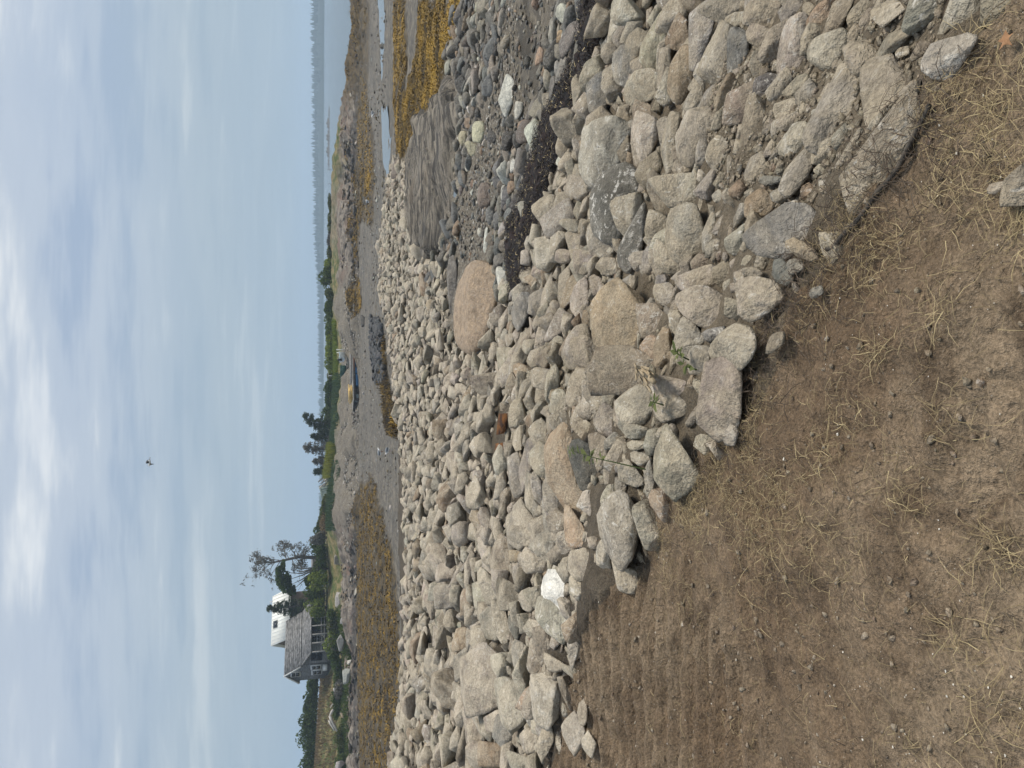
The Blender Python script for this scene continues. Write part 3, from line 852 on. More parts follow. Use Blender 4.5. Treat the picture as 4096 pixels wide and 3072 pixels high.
# nearest part of the bank, picture top right
R(6, [(270, -30), (520, -30), (500, 170), (400, 200), (300, 190), (260, 110)], 'a', 'l')
R(6, [(390, 170), (500, 172), (500, 320), (420, 330), (330, 300)], 'a', 't')
R(6, [(300, 340), (470, 345), (480, 420), (450, 520), (400, 640), (310, 600), (270, 480)], 'a', 'g', 'squared dark grey block beside the black wrack line')
R(6, [(490, 330), (640, 100), (690, 140), (640, 330), (590, 480), (470, 510)], 'a', 't')
R(6, [(360, 660), (450, 530), (560, 520), (600, 560), (620, 700), (520, 750), (430, 770), (375, 720)], 'r', 't', 'smooth tan stone with a rounded back near the wrack line')
R(6, [(690, 210), (770, 110), (830, 170), (760, 210), (700, 310), (665, 340)], 'a', 'o')
R(6, [(610, 380), (710, 350), (690, 520), (690, 700), (640, 720), (605, 600)], 's', 't')
R(6, [(700, 480), (790, 355), (860, 370), (880, 450), (860, 600), (790, 730), (720, 755), (680, 680), (690, 560)], 'r', 'o', 'egg-shaped brown stone with one dark end')
R(6, [(730, 260), (840, 170), (840, 340), (760, 360), (700, 350)], 'a', 'o')
R(6, [(850, 110), (930, 65), (1010, 100), (1030, 170), (960, 220), (900, 280), (880, 520), (850, 400), (840, 250)], 'a', 'g')
R(6, [(910, 215), (1040, 180), (1110, 240), (1130, 330), (1120, 540), (1190, 600), (1060, 645), (950, 630), (910, 450), (898, 320)], 'a', 't', 'large squared tan block beside the oval blue-grey stone')
R(6, [(1130, 320), (1180, 230), (1240, 215), (1280, 270), (1275, 430), (1250, 540), (1200, 595), (1145, 540), (1122, 430)], 'r', 'b', 'smooth oval blue-grey stone set upright among tan blocks')
R(6, [(900, 60), (980, -30), (1250, -30), (1250, 60), (1130, 130), (1100, 180), (1020, 100)], 'a', 'g')
R(6, [(1240, 70), (1310, -30), (1510, -30), (1510, 110), (1485, 240), (1330, 180), (1250, 150)], 'a', 't')
R(6, [(1100, 150), (1230, 100), (1260, 170), (1200, 210), (1140, 265), (1100, 200)], 'a', 't')
R(6, [(1265, 180), (1320, 170), (1400, 240), (1480, 260), (1470, 300), (1370, 345), (1290, 290)], 'r', 't', 'bean-shaped tan stone below the oval blue-grey stone')
R(6, [(1500, 70), (1600, -20), (1670, 20), (1680, 100), (1640, 140), (1540, 160)], 'r', 'g')
R(6, [(1680, 30), (1720, 15), (1770, 60), (1740, 130), (1690, 120)], 'a', 't')
R(6, [(1710, 160), (1790, 50), (1900, -10), (1905, 60), (1860, 150), (1760, 210)], 'r', 'o')
R(6, [(1510, 250), (1580, 150), (1680, 130), (1720, 180), (1730, 330), (1700, 500), (1580, 560), (1490, 500), (1500, 340)], 'r', 'l', 'pale lumpy boulder beside the round yellowish boulder')
R(6, [(1720, 330), (1780, 270), (1960, 240), (2005, 290), (2000, 420), (1960, 490), (1800, 510), (1725, 440)], 'r', 'l', 'round yellowish boulder half buried in grey soil')
R(6, [(1860, 180), (1900, 60), (2060, -10), (2050, 60), (1980, 150), (1940, 250), (1830, 260)], 'a', 'D')
R(6, [(2010, 110), (2060, 60), (2180, -10), (2190, 80), (2130, 150), (2050, 185)], 'a', 't')
R(6, [(2010, 250), (2060, 190), (2095, 230), (2070, 300), (2090, 450), (2040, 475), (2010, 400)], 's', 'D')
R(6, [(90, 720), (170, 590), (260, 540), (275, 650), (240, 820), (140, 825), (80, 790)], 'r', 'b', 'rounded slate-grey boulder touching the black wrack line')
R(6, [(190, 400), (240, 330), (320, 320), (300, 420), (240, 470)], 'a', 'g')
R(6, [(20, 1150), (60, 950), (200, 880), (390, 880), (420, 950), (330, 1090), (300, 1220), (130, 1380), (30, 1240)], 'a', 'w', 'big jagged white-streaked boulder beside the wrack line')
R(6, [(410, 1050), (450, 870), (520, 830), (600, 840), (610, 950), (600, 1050), (510, 1210), (440, 1240), (415, 1160)], 's', 'l')
R(6, [(310, 1130), (390, 1000), (420, 1200), (350, 1220)], 'a', 'D')
R(6, [(630, 900), (690, 840), (770, 850), (750, 1000), (720, 1250), (690, 1285), (640, 1270), (630, 1080)], 's', 't', 'tan upright slab with squared sides, like a loaf on end')
R(6, [(740, 930), (800, 830), (900, 810), (1000, 860), (1060, 880), (1060, 970), (1000, 1080), (930, 1160), (870, 1220), (760, 1190), (740, 1080)], 'a', 't', 'large tan boulder with a rusty pit in its face')
R(6, [(715, 1230), (740, 1180), (860, 1220), (870, 1280), (800, 1305), (730, 1270)], 'a', 't')
R(6, [(440, 1320), (500, 1210), (630, 1120), (640, 1260), (560, 1370), (470, 1390)], 'a', 'D')
R(6, [(540, 1480), (560, 1380), (640, 1300), (820, 1290), (880, 1310), (870, 1460), (760, 1505), (650, 1530), (540, 1520)], 'r', 't', 'broad tan stone with a domed top beside the frosted boulder')
R(6, [(800, 760), (870, 640), (940, 660), (930, 760), (850, 830), (800, 820)], 'a', 't')
R(6, [(925, 760), (945, 670), (1000, 640), (1050, 680), (1020, 760), (980, 830), (935, 820)], 'r', 'g')
R(6, [(1060, 700), (1080, 640), (1160, 640), (1165, 730), (1060, 755)], 'a', 't', 'small tan cube-shaped stone')
R(6, [(990, 780), (1090, 765), (1110, 800), (1070, 880), (990, 880)], 'a', 't')
R(6, [(1240, 560), (1290, 440), (1330, 430), (1310, 600), (1270, 635)], 's', 't')
R(6, [(1215, 1040), (1240, 730), (1290, 705), (1420, 780), (1425, 880), (1370, 1020), (1290, 1080), (1240, 1200), (1215, 1160)], 'a', 'D', 'long wedge-shaped tan rock among the small stones')
R(6, [(1310, 650), (1340, 580), (1430, 550), (1500, 580), (1450, 640), (1440, 740), (1380, 765), (1320, 720)], 'r', 'd', 'round black stone with a yellow lichen cap')
R(6, [(1530, 690), (1650, 570), (1720, 560), (1715, 620), (1630, 720), (1560, 730)], 'a', 't')
R(6, [(1625, 690), (1700, 630), (1730, 590), (1790, 650), (1790, 760), (1690, 795), (1630, 750)], 'a', 'g')
R(6, [(1465, 830), (1490, 760), (1640, 735), (1660, 780), (1600, 850), (1500, 880)], 'a', 't')
R(6, [(1445, 940), (1480, 890), (1600, 880), (1570, 930), (1470, 1005)], 's', 't')
R(6, [(1510, 1050), (1530, 960), (1600, 910), (1690, 920), (1750, 980), (1745, 1060), (1680, 1110), (1560, 1145), (1505, 1120)], 'a', 'l', 'pale shield-shaped stone lying on grey soil')
R(6, [(1800, 800), (1850, 650), (1940, 615), (1945, 690), (1880, 790)], 's', 'D')
R(6, [(960, 1130), (1020, 1030), (1090, 1000), (1120, 1080), (1220, 1140), (1200, 1230), (1100, 1280), (1020, 1220)], 'a', 't', 'pyramid-shaped tan rock with a pale ridge')
R(6, [(1110, 930), (1160, 880), (1205, 920), (1205, 1050), (1150, 1090), (1110, 1040)], 'a', 'g')
R(6, [(1250, 1260), (1280, 1180), (1370, 1130), (1410, 1180), (1400, 1260), (1330, 1355), (1270, 1345)], 'r', 't')
R(6, [(1380, 1060), (1430, 1030), (1500, 1060), (1490, 1130), (1420, 1160), (1380, 1110)], 'r', 't')
R(6, [(1505, 1400), (1560, 1250), (1700, 1110), (1770, 1090), (1760, 1200), (1700, 1320), (1580, 1450), (1510, 1440)], 'r', 't', 'long tan loaf-shaped rock pointing at the dirt')
R(6, [(1735, 1160), (1790, 1060), (1880, 1025), (1925, 1070), (1900, 1160), (1810, 1210)], 'r', 't')
R(6, [(1760, 1250), (1800, 1210), (1850, 1230), (1850, 1280), (1790, 1290)], 'r', 't')
R(6, [(1910, 1300), (1930, 1200), (2090, 960), (2110, 990), (2090, 1070), (1960, 1280)], 's', 'l', 'thin pale yellowish splinter of stone like a plank')
R(6, [(1250, 1480), (1370, 1395), (1430, 1420), (1475, 1490), (1440, 1570), (1360, 1610), (1260, 1590)], 'r', 'o', 'round brown stone above the blue slate slab')
R(6, [(1370, 1300), (1420, 1290), (1530, 1310), (1520, 1370), (1440, 1365)], 's', 'b')
R(6, [(1440, 1400), (1500, 1390), (1570, 1460), (1540, 1500), (1460, 1460)], 'a', 'g')
R(6, [(1010, 1440), (1060, 1395), (1120, 1430), (1100, 1490), (1030, 1490)], 'r', 't')
R(6, [(1095, 1500), (1140, 1420), (1190, 1460), (1170, 1510)], 'a', 't')
R(6, [(1150, 1370), (1210, 1300), (1250, 1350), (1200, 1410)], 'a', 't')
R(6, [(905, 1550), (920, 1430), (960, 1400), (960, 1500), (930, 1590)], 's', 't')
R(7, [(110, 330), (180, 210), (360, 118), (440, 180), (470, 310), (430, 420), (380, 560), (310, 660), (210, 680), (120, 590), (105, 450)], 'r', 'm', 'big rounded boulder frosted with white and black lichen')
R(7, [(665, 610), (690, 470), (770, 400), (850, 410), (910, 470), (940, 600), (970, 690), (890, 770), (780, 835), (700, 770), (665, 680)], 'r', 't', 'big rounded tan boulder beside the patch of grey soil')
R(7, [(515, 520), (560, 440), (640, 450), (680, 520), (640, 640), (550, 660), (525, 600)], 'a', 't')
R(7, [(310, 850), (340, 700), (430, 530), (500, 410), (530, 440), (530, 580), (510, 700), (420, 870), (350, 905)], 'r', 'm', 'cigar-shaped boulder speckled black and white')
R(7, [(85, 620), (110, 510), (200, 680), (310, 660), (330, 720), (300, 820), (170, 780), (90, 690)], 'a', 'l')
R(7, [(150, 790), (300, 810), (340, 900), (250, 930), (170, 860)], 'a', 't')
R(7, [(0, 830), (60, 740), (140, 770), (180, 890), (110, 920), (20, 890)], 'a', 't')
R(7, [(490, 780), (560, 690), (600, 760), (590, 900), (520, 920), (485, 850)], 'a', 'g')
R(7, [(575, 720), (620, 650), (670, 700), (830, 840), (830, 890), (730, 915), (620, 890), (590, 820)], 'a', 't')
R(7, [(850, 840), (920, 760), (1000, 800), (970, 870), (880, 890)], 'a', 'D')
R(7, [(110, 1160), (210, 1040), (320, 950), (440, 1020), (460, 1110), (480, 1220), (520, 1310), (460, 1420), (350, 1530), (300, 1550), (170, 1510), (130, 1340), (100, 1250)], 'a', 'O', 'biggest angular boulder of the bank, tan streaked orange and grey')
R(8, [(625, 220), (690, 150), (740, 200), (1000, 170), (1100, 260), (1195, 310), (1180, 440), (1080, 480), (880, 480), (740, 530), (700, 440), (640, 300)], 'a', 'D', 'dark tan boulder overshadowed by the biggest angular boulder')
R(7, [(445, 1140), (560, 1130), (640, 1130), (690, 1200), (690, 1300), (650, 1390), (560, 1390), (480, 1290)], 'a', 'D', 'dark rough-faced rock beside the biggest angular boulder')
R(7, [(475, 1440), (540, 1365), (590, 1370), (670, 1500), (660, 1570), (600, 1595), (520, 1540)], 'r', 'o', 'smooth rusty-brown lozenge stone in a dark gap')
R(7, [(575, 1060), (600, 990), (700, 980), (760, 1010), (750, 1080), (690, 1150), (610, 1130)], 'r', 't')
R(7, [(735, 990), (870, 930), (1020, 850), (1090, 930), (1080, 1030), (1000, 1060), (900, 1020), (760, 1040)], 'a', 't')
R(7, [(740, 1120), (800, 1010), (880, 1000), (1040, 1080), (1100, 1120), (1110, 1280), (980, 1320), (850, 1260), (770, 1190)], 'r', 't', 'wide tan boulder with white scars in hollows')
R(7, [(690, 1150), (740, 1110), (790, 1230), (740, 1270)], 'a', 't')
R(7, [(1185, 1200), (1180, 1050), (1220, 930), (1350, 950), (1460, 990), (1520, 1080), (1510, 1180), (1350, 1260), (1260, 1240)], 'a', 't', 'flat-topped tan block with a pale straight edge near dirt')
R(7, [(1090, 980), (1140, 950), (1180, 1010), (1150, 1080), (1100, 1050)], 'a', 't')
R(7, [(1100, 1120), (1160, 1080), (1175, 1170), (1140, 1240), (1110, 1220)], 'a', 'D')
R(7, [(705, 1560), (720, 1380), (810, 1230), (890, 1280), (940, 1360), (910, 1450), (830, 1540), (740, 1590)], 'a', 'g', 'grey angular block with a steep split face')
R(7, [(930, 1370), (1000, 1320), (1100, 1300), (1090, 1360), (1000, 1415), (940, 1400)], 's', 'b', 'small flat blue-grey wedge between two tan boulders')
R(7, [(990, 1460), (1060, 1370), (1190, 1280), (1290, 1310), (1320, 1430), (1290, 1560), (1220, 1630), (1080, 1590), (1000, 1530)], 'r', 't', 'domed tan boulder sprinkled with grit at the dirt edge')
R(7, [(820, 1520), (900, 1440), (990, 1440), (990, 1540), (960, 1659), (870, 1659), (840, 1590)], 'a', 'g')
R(7, [(1235, 610), (1340, 520), (1550, 400), (1680, 420), (1810, 580), (1780, 690), (1600, 750), (1570, 805), (1470, 790), (1300, 780), (1265, 720)], 's', 'b', 'large flat blue slate slab lying on the soil')
R(7, [(1555, 640), (1620, 640), (1740, 720), (1790, 800), (1740, 825), (1640, 780), (1560, 700)], 's', 'O', 'light orange finger of stone lying on the slate slab')
R(7, [(1550, 860), (1590, 810), (1660, 800), (1690, 870), (1630, 910), (1560, 920)], 'r', 'g')
R(7, [(1455, 900), (1480, 800), (1520, 850), (1610, 1000), (1500, 970)], 's', 'b')
R(7, [(1410, 1500), (1440, 1380), (1510, 1340), (1550, 1370), (1510, 1430), (1450, 1510)], 'r', 'D', 'lone smooth oval stone lying on the bare dirt')
R(7, [(1730, 1080), (1760, 1020), (1820, 1000), (1830, 1060), (1770, 1095)], 'r', 'g')
R(7, [(1140, 830), (1190, 790), (1230, 830), (1200, 880), (1150, 870)], 'r', 't')
R(7, [(1225, 800), (1280, 775), (1320, 800), (1300, 860), (1240, 850)], 'r', 't')
R(7, [(1235, 860), (1330, 860), (1390, 920), (1330, 950), (1250, 910)], 'r', 't')
R(7, [(1005, 610), (1080, 500), (1150, 445), (1175, 490), (1110, 570), (1020, 620)], 's', 't')
R(7, [(1085, 630), (1190, 510), (1215, 530), (1200, 570), (1110, 640)], 's', 't')
R(7, [(895, 580), (930, 545), (980, 600), (960, 640)], 'a', 't')
R(7, [(1165, 460), (1200, 420), (1250, 440), (1240, 500), (1180, 505)], 'r', 'g')
R(12, [(900, 450), (910, 330), (960, 255), (1070, 235), (1180, 250), (1190, 290), (1090, 430), (1050, 470), (950, 480)], 'a', 'w', 'white stone stained orange at the edge of the dirt')
R(12, [(400, 1210), (430, 1110), (540, 990), (640, 850), (760, 590), (850, 650), (840, 720), (740, 870), (700, 1040), (600, 1200), (500, 1300), (420, 1280)], 's', 'D', 'long low ridge of half-buried rock along the dark rope')
R(12, [(585, -20), (720, -20), (725, 90), (650, 240), (600, 200), (580, 90)], 's', 't')
R(12, [(1370, 1190), (1430, 1090), (1540, 990), (1540, 1230), (1390, 1240)], 's', 'D', 'buried tan rock among straw at the picture edge')
R(12, [(1290, 1110), (1380, 1100), (1390, 1130), (1330, 1170), (1285, 1150)], 's', 'D')
R(12, [(730, 300), (800, 285), (805, 335), (735, 345)], 'a', 'D')
R(12, [(820, 340), (870, 250), (940, 270), (890, 330), (840, 360)], 's', 'D')
# middle of the bank
R(8, [(1450, 850), (1470, 600), (1530, 240), (1600, 290), (1720, 330), (1770, 400), (1770, 560), (1740, 700), (1640, 720), (1590, 820), (1480, 860)], 'a', 't', 'long tan boulder lying along the dirt edge')
R(8, [(1640, 800), (1680, 740), (1740, 730), (1755, 800), (1730, 890), (1660, 890)], 'r', 'g', 'small grey oval stone against the long tan boulder')
R(8, [(1130, 880), (1240, 740), (1300, 730), (1370, 880), (1400, 1000), (1480, 1130), (1470, 1240), (1400, 1300), (1330, 1220), (1250, 1060), (1150, 960)], 'a', 't', 'tongue-shaped tan slab pointing into the dry grass')
R(8, [(840, 560), (880, 470), (1000, 440), (1080, 470), (1150, 560), (1100, 640), (1110, 760), (1020, 780), (920, 730), (850, 650)], 'a', 't', 'broad tan boulder scored with fine slanting lines')
R(8, [(865, 690), (950, 750), (1110, 780), (1090, 850), (940, 840), (880, 780)], 'a', 'g')
R(8, [(1125, 620), (1240, 500), (1320, 480), (1400, 560), (1340, 660), (1250, 690), (1170, 720)], 'a', 't')
R(8, [(1110, 400), (1160, 360), (1240, 380), (1300, 400), (1440, 440), (1400, 480), (1250, 500), (1160, 550), (1120, 470)], 'a', 't')
R(8, [(690, 640), (760, 570), (830, 640), (870, 800), (820, 855), (760, 840), (700, 740)], 'a', 'g')
R(8, [(740, 560), (850, 480), (840, 640), (790, 665), (745, 620)], 'a', 't')
R(8, [(555, 610), (640, 500), (720, 500), (730, 560), (660, 700), (590, 680)], 'r', 'l')
R(8, [(480, 590), (520, 400), (570, 310), (640, 330), (640, 430), (560, 600), (510, 610)], 's', 't', 'tapering tan stone like a thumb')
R(8, [(450, 220), (500, 80), (560, 0), (650, 0), (680, 130), (640, 270), (560, 330), (480, 320)], 'r', 't')
R(8, [(370, 280), (380, 120), (430, 80), (480, 110), (450, 300), (410, 350)], 's', 't')
R(8, [(195, 270), (230, 190), (330, 150), (370, 170), (310, 280), (240, 315)], 'r', 't')
R(8, [(160, 170), (200, 110), (290, 100), (320, 140), (290, 200), (180, 220)], 'r', 't')
R(8, [(220, 370), (300, 310), (380, 330), (440, 430), (400, 490), (330, 480), (240, 440)], 'a', 't')
R(8, [(360, 640), (380, 520), (430, 470), (500, 560), (520, 700), (430, 700)], 'a', 't')
R(8, [(515, 640), (550, 610), (610, 700), (600, 790), (650, 870), (560, 790), (515, 720)], 'a', 't')
R(8, [(605, 760), (640, 700), (700, 760), (660, 800)], 'r', 't')
R(8, [(320, 850), (380, 770), (450, 725), (540, 790), (550, 900), (580, 1030), (620, 1230), (690, 1440), (650, 1500), (560, 1430), (470, 1290), (400, 1180), (370, 1000)], 'a', 'O', 'long orange-tan boulder behind the grey oblong block')
R(8, [(495, 860), (580, 840), (650, 890), (740, 1120), (745, 1200), (620, 1230), (590, 1200), (555, 1010)], 'a', 'd', 'dark grey oblong block like a broken kerbstone')
R(8, [(650, 800), (740, 790), (820, 860), (820, 940), (740, 1080), (660, 890)], 'a', 'D')
R(8, [(830, 940), (850, 880), (900, 820), (940, 850), (920, 920), (870, 1000), (800, 1080), (760, 1070)], 'a', 't')
R(8, [(935, 870), (980, 850), (1080, 860), (1080, 900), (1000, 930), (940, 910)], 's', 't')
R(8, [(865, 1080), (900, 1000), (950, 990), (1060, 1160), (1000, 1195), (900, 1150)], 'a', 'g')
R(8, [(960, 930), (1080, 930), (1120, 990), (1040, 1040), (970, 990)], 'a', 't')
R(8, [(760, 1090), (850, 1050), (870, 1150), (840, 1220), (770, 1200)], 'a', 't')
R(0, [(2390.6, 2059.5), (2423, 2000), (2467, 1965), (2504, 1989), (2559, 2070), (2553, 2146), (2537, 2211), (2490, 2276), (2437, 2246), (2402, 2188), (2385, 2135)], 'a', 'g', 'large blue-grey tinged slab-sided boulder standing on the dirt edge')
R(8, [(1060, 1080), (1110, 1000), (1140, 1170), (1120, 1240), (1080, 1220)], 's', 'g')
R(8, [(310, 1220), (320, 1090), (370, 1060), (430, 1250), (470, 1320), (390, 1420), (340, 1420), (310, 1300)], 'a', 'g')
R(8, [(180, 1120), (200, 1080), (260, 1110), (310, 1240), (300, 1400), (250, 1380), (190, 1300)], 'a', 't')
R(8, [(50, 1000), (120, 950), (170, 940), (190, 1140), (180, 1270), (120, 1260), (60, 1120)], 'a', 'g', 'grey block with a white worn top below the rusty plates')
R(8, [(465, 1330), (540, 1340), (640, 1530), (660, 1570), (600, 1640), (510, 1610), (470, 1500)], 'a', 'O', 'orange-stained rock below the long orange-tan boulder')
R(8, [(375, 1430), (450, 1420), (470, 1600), (420, 1630), (380, 1540)], 'a', 't')
R(8, [(180, 1520), (260, 1420), (320, 1400), (380, 1580), (330, 1640), (240, 1659), (190, 1590)], 'a', 't')
R(8, [(50, 1480), (90, 1350), (160, 1280), (260, 1400), (200, 1500), (190, 1600), (140, 1659), (70, 1600)], 'a', 't')
R(8, [(625, 1560), (700, 1510), (720, 1640), (690, 1659), (650, 1620)], 'a', 't')
# the bank at the picture bottom
R(9, [(905, 20), (1020, 0), (1190, 10), (1205, 110), (1110, 150), (1010, 110)], 'a', 't')
R(9, [(970, 240), (1040, 170), (1140, 150), (1200, 200), (1210, 290), (1100, 330), (1000, 310)], 'a', 't')
R(9, [(1310, 230), (1350, 170), (1440, 160), (1550, 260), (1550, 380), (1400, 380), (1340, 310)], 'a', 't')
R(9, [(1130, 440), (1180, 310), (1240, 330), (1340, 480), (1300, 640), (1260, 620), (1140, 470)], 'a', 'W', 'bright white and pink quartz boulder')
R(9, [(1090, 600), (1130, 490), (1200, 560), (1330, 660), (1290, 800), (1180, 740), (1100, 660)], 'a', 'w', 'grey boulder splashed white under the quartz boulder')
R(9, [(1300, 840), (1310, 680), (1340, 640), (1420, 650), (1420, 760), (1360, 980), (1300, 930)], 's', 'g', 'smooth grey slab on edge against the dirt')
R(9, [(1420, 640), (1430, 510), (1480, 490), (1510, 590), (1440, 700)], 'a', 't')
R(9, [(1320, 430), (1400, 390), (1420, 470), (1350, 540)], 'a', 't')
R(9, [(1340, 600), (1420, 540), (1420, 620), (1360, 650)], 'a', 't')
R(9, [(975, 500), (1030, 440), (1080, 430), (1120, 490), (1080, 590), (1020, 560)], 'a', 't')
R(9, [(825, 380), (860, 360), (930, 390), (990, 440), (980, 540), (920, 580), (870, 550), (840, 460)], 'a', 'D', 'dark tan knuckle-shaped rock above the quartz boulder')
R(9, [(905, 600), (970, 610), (990, 700), (980, 800), (940, 720)], 'a', 'd')
R(9, [(1010, 740), (1070, 640), (1140, 740), (1040, 770)], 'a', 't')
R(9, [(1050, 770), (1160, 780), (1190, 850), (1110, 840)], 's', 't')
R(9, [(1040, 820), (1190, 860), (1180, 930), (1100, 1000), (1050, 1020), (1035, 900)], 'a', 'D')
R(9, [(930, 860), (990, 790), (1040, 870), (1030, 1000), (1010, 1050), (950, 960)], 'a', 'g')
R(9, [(570, 1140), (600, 1060), (700, 920), (790, 820), (850, 900), (900, 1000), (930, 1060), (870, 1180), (850, 1260), (760, 1290), (620, 1230), (580, 1180)], 'a', 't', 'largest tan boulder of the lower bank, grained like wood')
R(9, [(810, 1150), (870, 1080), (1000, 1050), (1040, 1120), (1030, 1280), (1040, 1380), (980, 1410), (900, 1280), (840, 1230)], 'a', 't', 'tan boulder with a smooth sloping face beside the wood-grained boulder')
R(9, [(1050, 1080), (1150, 1010), (1230, 1010), (1260, 1090), (1270, 1300), (1240, 1380), (1130, 1330), (1060, 1200)], 'a', 'l', 'pale ribbed boulder at the dirt edge near the picture corner')
R(9, [(600, 1250), (620, 1230), (760, 1290), (770, 1340), (720, 1390), (690, 1560), (590, 1550), (600, 1400)], 'a', 't')
R(9, [(740, 1350), (860, 1270), (950, 1390), (880, 1420), (800, 1400)], 'a', 't')
R(9, [(800, 1410), (890, 1290), (920, 1390), (980, 1430), (980, 1520), (920, 1550), (820, 1440)], 'a', 'b', 'rock with a clean slate-blue broken face')
R(9, [(1025, 1320), (1050, 1260), (1110, 1350), (1090, 1400)], 's', 'b')
R(9, [(985, 1440), (1040, 1390), (1100, 1410), (1110, 1540), (1010, 1550)], 'a', 't')
R(9, [(1095, 1400), (1130, 1360), (1220, 1390), (1220, 1480), (1140, 1610), (1100, 1520)], 'a', 't')
R(9, [(1270, 1390), (1310, 1340), (1400, 1280), (1440, 1400), (1420, 1560), (1330, 1480)], 'a', 'l', 'whitish wedge-shaped rock standing out on the dirt')
R(9, [(1380, 1290), (1400, 1190), (1450, 1200), (1450, 1360), (1390, 1360)], 'a', 'D')
R(9, [(1410, 1480), (1460, 1410), (1510, 1480), (1480, 1580)], 'a', 't')
R(9, [(700, 1540), (760, 1480), (860, 1490), (940, 1560), (900, 1650), (740, 1650)], 'a', 'o', 'dark rusty-brown rock at the bottom edge of the picture')
R(9, [(630, 1620), (670, 1570), (720, 1600), (720, 1690), (640, 1690)], 'r', 'd')
R(9, [(890, 1640), (990, 1550), (1080, 1560), (1120, 1700), (900, 1710)], 'a', 'g')
R(9, [(1150, 900), (1190, 870), (1250, 960), (1290, 940), (1280, 1000), (1200, 1000)], 'a', 't')
R(9, [(780, 170), (860, 60), (950, 130), (940, 260), (880, 350), (820, 330), (790, 250)], 'a', 'D')
R(9, [(920, 170), (1000, 170), (1010, 210), (960, 260), (910, 240)], 'a', 'O')
R(9, [(660, 430), (770, 380), (810, 470), (790, 580), (700, 590)], 'a', 'l')
R(9, [(720, 640), (800, 560), (880, 640), (900, 700), (860, 780), (760, 770), (710, 720)], 'r', 'g')
R(9, [(790, 520), (880, 550), (930, 760), (880, 800), (830, 700)], 'a', 't')
R(9, [(580, 470), (640, 420), (680, 480), (670, 620), (600, 620)], 'a', 'o')
R(9, [(520, 860), (570, 720), (660, 700), (660, 820), (580, 850)], 'a', 'O')
R(9, [(535, 960), (640, 840), (660, 900), (600, 1060), (550, 1060)], 'a', 'g')
R(9, [(410, 290), (490, 250), (560, 310), (560, 380), (420, 390)], 'a', 'l')
R(9, [(400, 470), (470, 400), (560, 420), (580, 560), (420, 570)], 'a', 'g')
# towards the wrack line
R(5, [(790, 290), (880, 220), (970, 160), (1010, 190), (1000, 280), (900, 320), (850, 400), (760, 420)], 'a', 'w', 'whitish lichen-covered boulder leaning to the wrack line')
R(5, [(720, 560), (750, 430), (860, 410), (940, 440), (880, 500), (870, 640), (780, 640)], 'a', 'l')
R(5, [(890, 300), (1020, 290), (1040, 360), (980, 385), (930, 340)], 'a', 't')
R(5, [(930, 380), (1040, 400), (1060, 490), (990, 540), (950, 470)], 'a', 't')
R(5, [(860, 520), (930, 490), (990, 530), (960, 590), (880, 570)], 'a', 't')
R(5, [(845, 210), (880, 120), (960, 110), (1000, 150), (900, 200), (850, 250)], 'r', 't')
R(5, [(930, 0), (1050, 0), (1060, 80), (1090, 100), (1040, 170), (930, 100)], 'a', 'l')
R(5, [(980, 640), (1010, 530), (1080, 500), (1150, 560), (1160, 620), (1100, 660)], 'a', 't')
R(5, [(880, 850), (890, 690), (980, 600), (970, 760), (940, 910)], 's', 't')
R(5, [(960, 850), (1000, 750), (1080, 680), (1090, 820), (1080, 940), (990, 940)], 'a', 'l')
R(5, [(570, 980), (600, 850), (650, 780), (720, 790), (700, 860), (640, 990), (590, 1040)], 'r', 'b', 'greenish-grey boulder at the end of the wrack line')
R(5, [(790, 1010), (820, 930), (900, 900), (970, 960), (880, 1060), (840, 1110), (800, 1060)], 'r', 'w', 'round stone white with lichen amid tan rocks')
R(5, [(500, 1140), (530, 1030), (570, 1020), (570, 1080), (540, 1150)], 'r', 'g')
R(5, [(870, 890), (920, 880), (970, 940), (900, 960)], 'a', 'g')
R(5, [(1090, 690), (1160, 660), (1200, 720), (1110, 800)], 'a', 't')
R(5, [(340, 1370), (380, 1190), (420, 1290), (400, 1420), (350, 1460)], 's', 'l')

COLWORD = {'t': 'tan', 'g': 'grey', 'b': 'blue-grey', 'o': 'brown', 'O': 'orange-tan', 'w': 'whitish', 'd': 'dark grey', 'D': 'dull tan', 'm': 'mottled', 'l': 'pale', 'W': 'white'}
SHWORD = {'a': 'angular', 'r': 'rounded', 's': 'slab-like'}
ORD = ['', 'second ', 'third ', 'fourth ', 'fifth ', 'sixth ', 'seventh ', 'eighth ', 'ninth ', 'tenth ']
ROCKS = []
_cent = [np.mean(unc(c, p), axis=0) for c, p, *_ in T]
_lm = [i for i, t in enumerate(T) if t[4]]
_rank = {}
_near = []
for i, t in enumerate(T):
    if t[4]: continue
    j = min(_lm, key=lambda k: np.hypot(*(_cent[k] - _cent[i])))
    _near.append((j, np.hypot(*(_cent[j] - _cent[i])), i))
for j, d, i in sorted(_near):
    _rank.setdefault(j, []).append(i)
SHORT = {}
for j in _lm:
    w = T[j][4].split(); SHORT[j] = ' '.join(w)
